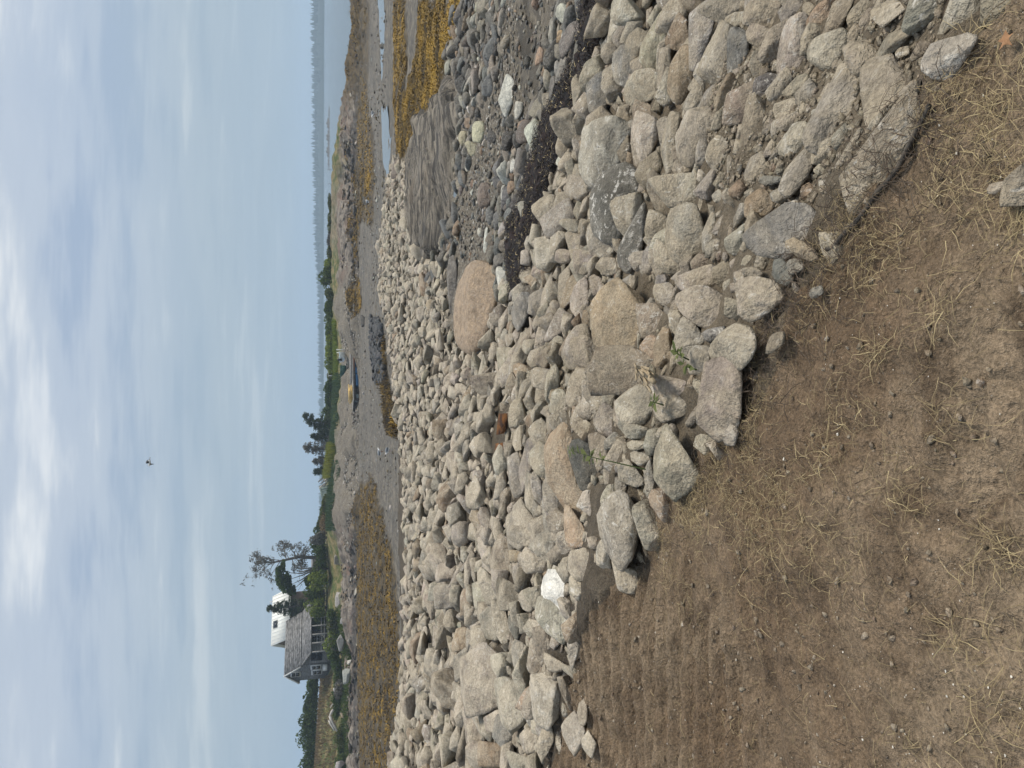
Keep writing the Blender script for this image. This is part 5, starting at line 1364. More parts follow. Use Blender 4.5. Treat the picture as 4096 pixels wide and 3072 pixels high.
# ---- grey shingled house with a porch
def house():
    R0 = 108.0
    p = ground_at(1309, 2651, R0); p[2] = at_r(1311, 2651, R0)[2]
    t = empty('house', p, math.radians(50)); t['label'] = 'grey shingled cottage with a long sloping porch roof by the shore'; t['category'] = 'house'
    L, D, zr, zf, zb, pd, ze = 8.0, 4.0, 5.75, 3.5, 3.9, 3.0, 2.2
    ym = D / 2
    w = MB().poly([(0, 0, -0.6), (0, 0, zf), (0, ym, zr - 0.1), (0, D, zb), (0, D, -0.6)], 0.12, (-1, 0, 0)); w.build('gable_wall', SHINGLE, t)
    MB().poly([(L, 0, -0.6), (L, D, -0.6), (L, D, zb), (L, ym, zr - 0.1), (L, 0, zf)], 0.12, (1, 0, 0)).build('gable_wall', SHINGLE, t)
    MB().box((L / 2, 0.06, 1.5), (L - 0.3, 0.12, 4.3)).build('front_wall', GREYWOOD, t)
    MB().box((L / 2, D - 0.06, 1.6), (L - 0.3, 0.12, 4.6)).build('back_wall', SHINGLE, t)
    rf = MB().poly([(-0.25, -0.05, zf), (L + 0.2, -0.05, zf), (L + 0.2, ym, zr), (-0.25, ym, zr)], 0.12).build('roof', ROOFSH, t)
    MB().poly([(-0.25, ym + 0.01, zr), (L + 0.2, ym + 0.01, zr), (L + 0.2, D + 0.3, zb - 0.1), (-0.25, D + 0.3, zb - 0.1)], 0.12).build('roof', ROOFSH, t)
    for k in range(9):                                             # courses of shingles lap over each other
        f0, f1 = k / 9, (k + 1) / 9
        y0, y1 = -0.05 + (ym + 0.05) * f0, -0.05 + (ym + 0.05) * f1
        z0, z1 = zf + (zr - zf) * f0, zf + (zr - zf) * f1
        MB().poly([(-0.27, y0 - 0.02, z0 + 0.035), (L + 0.22, y0 - 0.02, z0 + 0.035), (L + 0.22, y1, z1 + 0.015), (-0.27, y1, z1 + 0.015)], 0.03).build('shingle_course', ROOFSH, rf)
    pr = MB().poly([(0.05, -pd, ze), (L + 0.2, -pd, ze), (L + 0.2, -0.06, zf - 0.08), (0.05, -0.06, zf - 0.08)], 0.10).build('porch_roof', ROOFSH, t)
    for k in range(8):
        f0, f1 = k / 8, (k + 1) / 8
        y0, y1 = -pd + (pd - 0.06) * f0, -pd + (pd - 0.06) * f1; z0, z1 = ze + (zf - 0.08 - ze) * f0, ze + (zf - 0.08 - ze) * f1
        MB().poly([(0.03, y0 - 0.02, z0 + 0.035), (L + 0.22, y0 - 0.02, z0 + 0.035), (L + 0.22, y1, z1 + 0.015), (0.03, y1, z1 + 0.015)], 0.03).build('shingle_course', ROOFSH, pr)
    for a, b in (((-0.28, -0.05, zf), (-0.28, ym, zr)), ((-0.28, ym, zr), (-0.28, D + 0.3, zb - 0.1))):
        MB().bar(a, b, 0.06, 0.22).build('rake_board', TRIM, t)
    MB().bar((0.0, -pd, ze - 0.05), (0.0, -0.06, zf - 0.15), 0.08, 0.2).build('rake_board', GREYWOOD, t)
    MB().box((L / 2, -pd / 2, -0.1), (L, pd, 0.16)).build('porch_floor', GREYWOOD, t)
    for k in range(7):
        x = 0.1 + (L - 0.2) * k / 6
        MB().box((x, -pd + 0.1, ze / 2 - 0.35), (0.13, 0.13, ze + 0.7)).build('porch_post', GREYWOOD, t)
    for z in (0.45, 0.85): MB().box((L / 2, -pd + 0.1, z), (L, 0.05, 0.07)).build('porch_rail', GREYWOOD, t)
    for k in range(6):
        x0 = 0.1 + (L - 0.2) * k / 6; x1 = 0.1 + (L - 0.2) * (k + 1) / 6
        if k in (0, 1, 4, 5): MB().bar((x0, -pd + 0.1, 0.05), (x1, -pd + 0.1, 0.85), 0.05).build('brace', GREYWOOD, t)
    for x0, x1 in ((0.4, 1.7), (3.2, 4.2), (4.9, 6.0), (6.4, 7.5)):
        wd = MB().box(((x0 + x1) / 2, -0.03, 1.45), (x1 - x0 + 0.2, 0.1, 1.6)).build('window', TRIM if x0 == 3.2 else GREYWOOD, t)
        if x0 == 3.2:
            for q in (0.27, 0.73):
                for zq in (1.05, 1.8): MB().box((x0 + (x1 - x0) * q, -0.085, zq), ((x1 - x0) * 0.44, 0.03, 0.65)).build('pane', GLASS, wd)
        else: MB().box(((x0 + x1) / 2, -0.085, 1.45), (x1 - x0, 0.03, 1.42)).build('pane', GLASS, wd)
    for yc, zc, ww, hh in ((ym + 0.1, 4.25, 0.95, 1.1), (ym + 0.1, 1.45, 0.95, 1.2), (0.75, 1.55, 0.8, 1.2)):
        wd = MB().box((-0.05, yc, zc), (0.12, ww + 0.22, hh + 0.22)).build('window', TRIM, t)
        MB().box((-0.115, yc, zc + hh / 4), (0.03, ww, hh / 2 - 0.05)).build('pane', GLASS, wd)
        MB().box((-0.115, yc, zc - hh / 4), (0.03, ww, hh / 2 - 0.05)).build('pane', GLASS, wd)
    st = MB()
    for k in range(4): st.box((L + 0.6, -pd + 0.8 - 0.0, -0.25 - 0.2 * k), (0.35 + 0.5 * k, 1.1, 0.06))
    st.build('steps', GREYWOOD, t)
    MB().bar((L + 0.1, -pd + 0.1, 0.85), (L + 1.6, -pd + 0.1, 0.1), 0.06).build('step_rail', GREYWOOD, t)
    q = empty('cooler_box', t.matrix_basis @ Vector((-0.5, 0.3, 0.35)), math.radians(50))
    MB().box((0, 0, 0), (0.5, 0.8, 0.55)).build('body', TRIM, q); MB().box((0, 0, 0.31), (0.54, 0.84, 0.08)).build('lid', TRIM, q)
    tag(q, 'white box standing at the corner of the grey cottage', 'box')
house()
def house2():
    R0 = 124.0
    p = at_r(1300, 2560, R0); t = empty('house', p, math.radians(34))
    tag(t, 'house with a bright white metal roof behind the grey cottage', 'house')
    L, ru, k = 7.5, 3.0, PXM(R0) * 0.95
    zr, ze = (1300 - 1102) * k, (1300 - 1172) * k
    MB().poly([(-0.1, -ru, ze), (L + 0.4, -ru, ze), (L + 0.1, 0, zr), (-0.2, 0, zr)], 0.10).build('roof', WHITEMETAL, t)
    rs = MB().poly([(-0.2, 0.01, zr), (L + 0.1, 0.01, zr), (L + 0.4, ru, ze), (-0.1, ru, ze)], 0.10).build('roof', WHITEMETAL, t)
    for i in range(15):
        x = 0.1 + (L - 0.1) * i / 14
        MB().bar((x, -ru, ze + 0.03), (x, -0.02, zr + 0.03), 0.05, 0.07).build('roof_seam', WHITEMETAL, t)
    MB().box((L / 2, 0, ze / 2 - 0.1), (L - 0.5, 2 * ru - 0.8, ze)).build('wall', BROWNWALL, t)
    for x in (0.2, L - 0.2): MB().poly([(x, -ru + 0.4, ze - 0.15), (x, ru - 0.4, ze - 0.15), (x, 0, zr - 0.25)], 0.1, (-1 if x < 1 else 1, 0, 0)).build('gable', BROWNWALL, t)
    n = Vector((0, -(zr - ze), ru)).normalized()
    f = 0.78; c = Vector((2.9, -ru * (1 - f), ze + (zr - ze) * f)) + n * 0.05
    rot = Vector((0, ru, zr - ze)).to_track_quat('Y', 'Z').to_matrix()
    sk = MB().box(c, (1.15, 0.9, 0.12), rot).build('skylight', GREYWOOD, t); MB().box(c + n * 0.07, (1.0, 0.75, 0.02), rot).build('pane', GLASS, sk)
    MB().box((6.6, -0.4, zr + 0.1), (0.12, 0.12, 0.5)).build('vent_pipe', TRIM, t)
    MB().box((L - 0.9, -ru + 0.35, 1.4), (1.0, 0.1, 2.0)).build('door', GREYWOOD, t)
house2()
def small_shed():
    R0 = 112.0; p = at_r(1284, 2282, R0); t = empty('shed', p, math.radians(18)); k = PXM(R0)
    tag(t, 'small weathered grey shed beside the bare tree', 'shed')
    MB().box((1.0, 0.6, 0.55), (1.9, 1.2, 1.3)).build('wall', GREYWOOD, t); MB().poly([(-0.1, -0.2, 1.15), (2.1, -0.2, 1.15), (2.1, 1.4, 1.4), (-0.1, 1.4, 1.4)], 0.08).build('roof', ROOFSH, t)
    MB().box((0.55, -0.03, 0.75), (0.6, 0.06, 0.5)).build('window', GLASS, t); MB().box((1.45, -0.03, 0.5), (0.6, 0.05, 1.1)).build('door', DRIFT, t)
small_shed()

# ---- plants
LEAF = {'dark': leafy('dark_shrub_leaf', (0.026, 0.048, 0.009), (0.090, 0.140, 0.026)), 'mid': leafy('shrub_leaf', (0.040, 0.066, 0.013), (0.130, 0.180, 0.036)),
        'bright': leafy('bright_grass_leaf', (0.090, 0.130, 0.016), (0.29, 0.345, 0.055)), 'yellow': leafy('yellow_green_grass', (0.12, 0.14, 0.016), (0.36, 0.36, 0.06)),
        'spruce': leafy('spruce_needles', (0.016, 0.030, 0.013), (0.060, 0.088, 0.034), 0.15), 'grey': leafy('dead_twigs', (0.085, 0.080, 0.066), (0.200, 0.190, 0.160), 0.1),
        'olive': leafy('olive_shrub_leaf', (0.045, 0.058, 0.013), (0.140, 0.160, 0.040)), 'dry': leafy('dry_brown_grass', (0.120, 0.082, 0.040), (0.30, 0.225, 0.125)),
        'blue': leafy('bluish_dune_grass', (0.040, 0.070, 0.030), (0.110, 0.165, 0.075))}
def leaf_cloud(cen, size, n, rng, leaf, shell=0.55, lumps=7, upright=0.0):
    """leaf faces spread through uneven clumps"""
    L = rng.normal(size=(lumps, 3)); L /= np.linalg.norm(L, axis=1, keepdims=True); L *= rng.uniform(0.25, 0.62, (lumps, 1)); L[:, 2] = np.abs(L[:, 2]) * 1.0 - 0.1
    lr = rng.uniform(0.34, 0.55, lumps)
    k = rng.integers(0, lumps, n); d = rng.normal(size=(n, 3)); d /= np.linalg.norm(d, axis=1, keepdims=True)
    P = L[k] + d * (lr[k] * rng.uniform(shell, 1.0, n) ** 0.6)[:, None]
    P = P[P[:, 2] > -0.28]; n = len(P)
    C3 = P * size + cen
    a = rng.normal(size=(n, 3)); a[:, 2] += upright * 3; a /= np.linalg.norm(a, axis=1, keepdims=True)
    b = np.cross(a, rng.normal(size=(n, 3))); b /= np.linalg.norm(b, axis=1, keepdims=True)
    s = leaf * rng.uniform(0.6, 1.4, n)[:, None]; w = s * (0.25 if upright else 0.6)
    V = np.stack([C3 - a * s, C3 + b * w, C3 + a * s, C3 - b * w], 1).reshape(-1, 3)
    Q = np.arange(4 * n).reshape(n, 4)
    tone = np.clip(0.5 + 0.25 * rng.normal(size=n) + 0.25 * vnoise(P * 2.5 + rng.random() * 50, 3), 0, 1)
    return V, Q, np.repeat(tone, 4)
def bush(X, Y, R0, w, h, kind, label, n=700, leaf=0.16, name='shrub', group='shrubs along the far shore', upright=0.0, depth=None, stems=True, base=None):
    """X, Y: picture point at the foot of the shrub; w, h in picture pixels"""
    rng = np.random.default_rng(int(X * 7 + Y * 13))
    k = PXM(R0); p = ground_at(X, Y, R0)
    if base is not None: p[2] = base
    W, H = w * k, h * k
    t = empty(name, p)
    V, Q, tone = leaf_cloud(np.array([0, 0, H * 0.30]), np.array([W * 0.56, (depth or W * 0.8) * 0.5, H * 0.72]), n, rng, leaf, upright=upright)
    new_mesh_obj('foliage', V, Q, LEAF[kind], t, False, attrs={'lv': tone})
    if stems:
        m = MB()
        for q in range(5):
            a = rng.random() * 6.28; m.tube([(0.1 * math.cos(a), 0.1 * math.sin(a), -0.15), (W * 0.12 * math.cos(a), W * 0.12 * math.sin(a), H * 0.4), (W * 0.25 * math.cos(a), W * 0.25 * math.sin(a), H * 0.7)], [0.05, 0.035, 0.015], 5)
        m.build('stem', BARK, t)
    tag(t, label, 'shrub' if not upright else 'grass clump', group)
    return t
_hed = 'hedge behind the dry slope at the bottom picture edge'
for i, (Y, top, w) in enumerate([(3110, 1216, 90), (3050, 1210, 80), (2995, 1206, 80), (2945, 1203, 80), (2893, 1203, 75), (2843, 1206, 75), (2796, 1212, 70), (2752, 1224, 66), (2716, 1232, 60)]):
    bush(1268, Y, 124, w * 1.35, (1272 - top) * 1.15, 'dark', ['dark green hedge shrub at the very bottom picture edge', 'second hedge shrub from the bottom picture edge', 'third hedge shrub from the bottom picture edge', 'fourth hedge shrub from the bottom picture edge', 'fifth hedge shrub from the bottom picture edge', 'sixth hedge shrub from the bottom picture edge', 'third hedge shrub from the grey cottage', 'second hedge shrub from the grey cottage', 'hedge shrub nearest the grey cottage'][i], 1500, 0.17, group='hedge behind the dry slope', base=at_r(1278, Y, 124)[2])
for X, Y, R0, w, h, kd, lab, nn, lf in [
    (1352, 2610, 103, 60, 50, 'mid', 'leafy shrub in front of the cottage porch, nearest the gable', 900, 0.14),
    (1350, 2560, 103, 62, 56, 'bright', 'tallest pale green shrub in front of the cottage porch', 1000, 0.14),
    (1352, 2512, 103, 60, 42, 'olive', 'olive shrub in front of the porch steps', 800, 0.14),
    (1356, 2462, 103, 56, 34, 'mid', 'low shrub between porch steps and the pale ledge', 700, 0.14),
    (1350, 2665, 103, 56, 44, 'dark', 'dark shrub under the cottage gable wall', 800, 0.14),
    (1352, 2712, 103, 52, 36, 'mid', 'low shrub just past the cottage gable', 700, 0.14),
    (1358, 2760, 102, 60, 34, 'grey', 'grey leafless shrub below the hedge', 800, 0.12),
    (1338, 2808, 103, 60, 36, 'dark', 'dark shrub behind the bleached driftwood logs', 800, 0.14),
    (1340, 2855, 104, 50, 24, 'mid', 'low green shrub above the bleached driftwood logs', 600, 0.13),
    (1352, 2948, 102, 60, 34, 'olive', 'olive shrub past the end of the driftwood logs', 800, 0.13),
    (1345, 3000, 103, 46, 24, 'dark', 'small round dark shrub on the dry slope', 600, 0.12),
    (1352, 3050, 102, 60, 34, 'mid', 'shrub on the shore at the bottom picture edge', 800, 0.13),
    (1318, 2470, 109, 62, 56, 'mid', 'green shrub at the porch end of the thicket', 1100, 0.15),
    (1326, 2425, 108, 66, 70, 'bright', 'brightest shrub of the thicket beside the porch', 1300, 0.15),
    (1328, 2375, 108, 66, 74, 'mid', 'shrub below the white-roofed house corner', 1300, 0.15),
    (1330, 2325, 107, 66, 74, 'bright', 'shrub below the windswept juniper', 1300, 0.15),
    (1330, 2275, 107, 62, 60, 'mid', 'shrub in front of the small grey shed', 1100, 0.15),
    (1335, 2222, 106, 60, 52, 'dark', 'dark shrub at the foot of the bare tree', 1000, 0.14),
    (1330, 2180, 108, 56, 62, 'dark', 'dark shrub next past the bare tree', 1000, 0.15),
    (1338, 2148, 105, 50, 56, 'grey', 'grey twiggy shrub between two dark shrubs', 900, 0.12),
    (1300, 2135, 112, 56, 50, 'dark', 'dark pointed shrub against the sky past the bare tree', 900, 0.15),
    (1312, 2088, 112, 52, 34, 'olive', 'olive shrub crossed by yellow rope', 800, 0.14),
    (1300, 2052, 113, 48, 26, 'dark', 'low dark shrub behind the green roof high end', 600, 0.14),
    (1345, 2090, 106, 70, 30, 'dry', 'dry brown brush below the yellow rope', 800, 0.12),
    (1345, 2020, 106, 70, 26, 'olive', 'brush under the collapsed shed', 700, 0.12),
    (1330, 1690, 116, 60, 46, 'dark', 'dark shrub below the leaning spruce', 1000, 0.15),
    (1330, 1640, 117, 60, 48, 'dark', 'dark hedge shrub, first from the leaning spruce', 1000, 0.15),
    (1330, 1592, 117, 60, 50, 'dark', 'dark hedge shrub, second from the leaning spruce', 1000, 0.15),
    (1330, 1545, 117, 58, 48, 'dark', 'dark hedge shrub, third from the leaning spruce', 1000, 0.15),
    (1330, 1503, 117, 52, 40, 'olive', 'olive hedge shrub at the end of the dark hedge', 900, 0.15),
    (1345, 1462, 112, 60, 46, 'bright', 'bright green bush behind the white boat', 1100, 0.15),
    (1348, 1418, 112, 62, 54, 'bright', 'tallest bright green bush behind the float', 1200, 0.15),
    (1348, 1370, 112, 62, 54, 'bright', 'bright green bush at the far end of the float', 1200, 0.15),
    (1350, 1322, 112, 62, 50, 'mid', 'green bush beyond the end of the float', 1100, 0.15),
    (1362, 1345, 106, 56, 26, 'olive', 'dark olive brush on the shingle top', 700, 0.13),
    (1346, 1275, 113, 62, 44, 'mid', 'green bush, third from the tall round bush', 1000, 0.15),
    (1345, 1228, 113, 60, 48, 'mid', 'green bush, second from the tall round bush', 1000, 0.15),
    (1345, 1180, 113, 60, 46, 'olive', 'olive bush next to the tall round bush', 1000, 0.15),
    (1342, 1118, 114, 72, 62, 'mid', 'tall round bush where the land narrows', 1200, 0.16),
    (1340, 1066, 115, 60, 42, 'bright', 'yellow-green bush past the tall round bush', 1000, 0.15),
    (1338, 1020, 116, 56, 30, 'olive', 'low olive bush before the bare rocky point', 800, 0.14),
    (1334, 960, 117, 60, 24, 'grey', 'grey-brown scrub on the rocky point', 600, 0.12),
    (1330, 890, 117, 60, 22, 'olive', 'small dark scrub on the rocky point', 600, 0.12),
    (1326, 810, 117, 60, 22, 'olive', 'outermost scrub on the rocky point', 600, 0.12)]:
    bush(X + 3, Y, R0, w * 1.4, h * (1.3 if Y > 2000 else 1.0), kd, lab, int(nn * 1.3), lf)
def grass_band(name, Y0, Y1, X, R0, h, kind, n, label, jit=2.5):
    rng = np.random.default_rng(int(Y0))
    V, Q, tn = [], [], []; c = 0
    Ys = rng.uniform(Y0, Y1, n); Rs = R0 + rng.uniform(-jit, jit, n); k = PXM(R0)
    P = np.array([at_r(X, y, r_) for y, r_ in zip(Ys, Rs)]); P[:, 2] = ZC - ground_zd(P[:, :2])
    H = h * k * rng.uniform(0.5, 1.15, n); ang = rng.uniform(0, 6.283, n); lean = rng.uniform(0, 0.35, n)
    W = 0.05 + 0.05 * rng.random(n)
    dx, dy = np.cos(ang), np.sin(ang)
    a = P - np.column_stack([dy * W, -dx * W, 0 * H]); b = P + np.column_stack([dy * W, -dx * W, 0 * H])
    tip = P + np.column_stack([dx * lean * H, dy * lean * H, H]); tip2 = tip + np.column_stack([dy * W * 0.3, -dx * W * 0.3, 0 * H])
    V = np.stack([a, b, tip2, tip], 1).reshape(-1, 3)
    o = new_mesh_obj(name, V, np.arange(4 * n).reshape(n, 4), LEAF[kind], None, False, attrs={'lv': np.repeat(np.clip(rng.normal(0.5, 0.25, n), 0, 1), 4)})
    tag(o, label, 'grass', kind='stuff')
grass_band('yellow_grass', 1770, 1910, 1362, 104, 26, 'yellow', 2200, 'yellow-green grass beside the collapsed shed')
grass_band('dune_grass', 1840, 2120, 1372, 100, 12, 'blue', 2600, 'bluish dune grass on top of the shingle')
grass_band('shore_grass', 1490, 1770, 1362, 104, 18, 'blue', 2600, 'green grass between the dark hedge and the shingle', 3.5)
grass_band('meadow_grass', 1280, 1520, 1358, 106, 16, 'bright', 2600, 'bright grass behind the float')
grass_band('dry_grass', 2700, 3150, 1300, 112, 10, 'dry', 5200, 'dry brown grass on the slope under the hedge', 9.0)
grass_band('shore_weeds', 2420, 3100, 1362, 101, 12, 'mid', 3600, 'weeds along the top of the rocks', 1.5)

def limb(m, a, d, L, r, rng, depth, tips, bend=0.25, up=0.1):
    pts, rad = [Vector(a)], [r]; d = Vector(d).normalized(); n = 4
    for i in range(n):
        d = (d + Vector(rng.normal(size=3) * bend * 0.5) + Vector((0, 0, up * 0.3))).normalized()
        pts.append(pts[-1] + d * L / n); rad.append(r * (1 - 0.75 * (i + 1) / n))
    m.tube(pts, rad, 5 if r > 0.04 else 3, cap=False)
    if depth > 0:
        for q in range(rng.integers(3, 6)):
            i = rng.integers(1, n + 1); e = (d + Vector(rng.normal(size=3) * 0.75)).normalized()
            limb(m, pts[i], e, L * rng.uniform(0.4, 0.62), max(rad[i] * 0.65, 0.009), rng, depth - 1, tips, bend, up)
    else: tips.append(pts[-1]); tips.append(pts[-2])
def needles(tips, rng, n, spread, leaf, droop=0.0):
    T3 = np.array([t[:] for t in tips]); k = rng.integers(0, len(T3), n)
    P = T3[k] + rng.normal(size=(n, 3)) * spread
    a = rng.normal(size=(n, 3)); a[:, 2] -= droop; a /= np.linalg.norm(a, axis=1, keepdims=True)
    b = np.cross(a, rng.normal(size=(n, 3))); b /= np.linalg.norm(b, axis=1, keepdims=True)
    s = leaf * rng.uniform(0.6, 1.4, n)[:, None]; w = s * 0.35
    V = np.stack([P - a * s, P + b * w, P + a * s, P - b * w], 1).reshape(-1, 3)
    return V, np.arange(4 * n).reshape(n, 4), np.repeat(np.clip(rng.normal(0.5, 0.25, n), 0, 1), 4)
def bare_tree():
    R0 = 110.0; rng = np.random.default_rng(4); k = PXM(R0)
    t = empty('tree', at_r(1292, 2225, R0)); tag(t, 'tall half-dead tree with bare grey branches by the small shed', 'tree')
    def q(X, Y, dy=0): return Vector(((2225 - Y) * k, dy, (1292 - X) * k))
    m = MB(); tips = []
    trunk = [q(1300, 2225), q(1250, 2227), q(1205, 2222), q(1160, 2230), q(1120, 2236), q(1085, 2236), q(1060, 2240)]
    m.tube(trunk, [0.32, 0.26, 0.22, 0.17, 0.12, 0.07, 0.03], 7)
    m.build('trunk', BARK, t)
    m = MB()
    for (X0, Y0), (X1, Y1) in [((1205, 2222), (1195, 2175)), ((1200, 2222), (1180, 2165)), ((1190, 2224), (1200, 2180)), ((1170, 2228), (1150, 2190)), ((1160, 2230), (1160, 2186)), ((1140, 2233), (1115, 2195)), ((1120, 2236), (1075, 2195)), ((1100, 2236), (1065, 2205)), ((1120, 2236), (1085, 2296)), ((1110, 2236), (1060, 2268)), ((1140, 2232), (1100, 2290)), ((1090, 2236), (1045, 2262)), ((1075, 2236), (1040, 2240)), ((1070, 2238), (1045, 2222)), ((1210, 2222), (1215, 2180)), ((1180, 2225), (1195, 2260)), ((1195, 2225), (1210, 2265)), ((1215, 2225), (1225, 2270)), ((1225, 2226), (1235, 2190))]:
        a, b = q(X0, Y0), q(X1, Y1, rng.normal() * 1.2); d = b - a
        limb(m, a, d, d.length * 0.9, 0.07, rng, 2, tips, 0.3, 0.1)
    m.build('branches', PALEBARK, t)
    V, Q, tone = needles(tips, rng, 2600, 0.16, 0.16); new_mesh_obj('crown', V, Q, LEAF['grey'], t, False, attrs={'lv': tone})
bare_tree()
def juniper():
    R0 = 109.0; rng = np.random.default_rng(9); k = PXM(R0)
    t = empty('tree', at_r(1290, 2290, R0)); tag(t, 'windswept juniper with a dense green hood, leaning from the bare tree', 'tree')
    def q(X, Y, dy=0): return np.array(((2290 - Y) * k, dy, (1290 - X) * k))
    m = MB()
    for Y1, X1 in ((2262, 1180), (2285, 1170), (2305, 1175), (2325, 1185), (2335, 1195), (2275, 1185)):
        m.tube([tuple(q(1300, 2282)), tuple(q(1250, 2280 + (Y1 - 2290) * 0.3, 0.2)), tuple(q(1215, 2288 + (Y1 - 2290) * 0.7, rng.normal() * 0.4)), tuple(q(X1, Y1, rng.normal() * 0.6))], [0.16, 0.12, 0.08, 0.03], 5)
    m.build('trunk', PALEBARK, t)
    Vs, Qs, Ts, c = [], [], [], 0
    for X, Y, w, h in [(1150, 2255, 30, 22), (1140, 2275, 34, 24), (1138, 2296, 34, 24), (1146, 2315, 32, 24), (1160, 2330, 30, 24), (1176, 2343, 28, 20), (1190, 2352, 24, 14), (1165, 2300, 36, 22), (1172, 2318, 30, 20), (1255, 2310, 30, 22), (1262, 2330, 30, 22), (1240, 2318, 24, 20)]:
        V, Q, tone = leaf_cloud(q(X, Y, rng.normal() * 0.5), np.array([w * k * 1.05, 1.3, h * k * 1.0]), 560, rng, 0.13)
        Vs.append(V); Qs.append(Q + c); Ts.append(tone); c += len(V)
    new_mesh_obj('crown', np.vstack(Vs), np.vstack(Qs), LEAF['dark'], t, False, attrs={'lv': np.concatenate(Ts)})
    m = MB(); tips = []
    for i in range(14):
        a = q(rng.uniform(1190, 1245), rng.uniform(2255, 2330), rng.normal() * 0.4); limb(m, a, rng.normal(size=3), 1.1, 0.03, rng, 1, tips)
    m.build('dead_twigs', PALEBARK, t)
juniper()
def conifer(X, Y, R0, hpx, wpx, label, kind='spruce', lean=0.0, dens=1.0, seed=1, gap=0.0, pw=0.75):
    rng = np.random.default_rng(seed); k = PXM(R0); H, W = hpx * k, wpx * k
    t = empty('conifer', at_r(X, Y, R0)); tag(t, label, 'tree', 'conifers on the far shore')
    m = MB(); tr = [Vector((lean * H * (i / 6) ** 1.5, 0, H * i / 6 - 0.2)) for i in range(7)]
    m.tube(tr, [0.17 * (1 - 0.9 * i / 6) * H / 6 + 0.02 for i in range(7)], 6); m.build('trunk', BARK, t)
    b = MB(); tips = []
    n = int(46 * dens)
    for i in range(n):
        f = 0.12 + 0.86 * (i + rng.random()) / n
        if rng.random() < gap: continue
        p = Vector((lean * H * f ** 1.5, 0, H * f)); a = rng.random() * 6.283; L = W * 0.5 * (1 - f) ** pw * rng.uniform(0.5, 1.25) + 0.12
        e = p + Vector((math.cos(a) * L, math.sin(a) * L, -0.22 * L + 0.1)); mid = (p + e) / 2 + Vector((0, 0, 0.06 * L))
        b.tube([p, mid, e], [0.035, 0.02, 0.008], 3, cap=False)
        for s in np.linspace(0.25, 1, 7): tips.append(p.lerp(e, s))
    b.build('branches', BARK, t)
    V, Q, tone = needles(tips, rng, int((1500 if kind == 'grey' else 3000) * dens), 0.10, 0.13, 0.5); new_mesh_obj('crown', V, Q, LEAF[kind], t, False, attrs={'lv': tone})
conifer(1262, 2420, 114, 172, 110, 'dark young spruce standing before the white roof', dens=2.2, seed=3)
conifer(1338, 1700, 112, 118, 100, 'tallest leaning spruce of the shore, its tip blown over', lean=0.30, dens=1.5, seed=5, gap=0.1, pw=0.4)
conifer(1340, 1800, 112, 118, 96, 'dying grey spruce beside the leaning spruce', 'grey', lean=0.12, dens=1.9, seed=6, gap=0.1, pw=0.5)
conifer(1340, 1850, 112, 82, 90, 'shorter half-dead spruce nearest the collapsed shed', 'grey', lean=0.1, dens=1.3, seed=8)
conifer(1340, 1885, 113, 78, 80, 'green spruce right behind the collapsed shed', dens=1.2, seed=10)
conifer(1336, 1745, 113, 84, 90, 'dark low spruce between the leaning and the grey one', dens=1.2, seed=12)

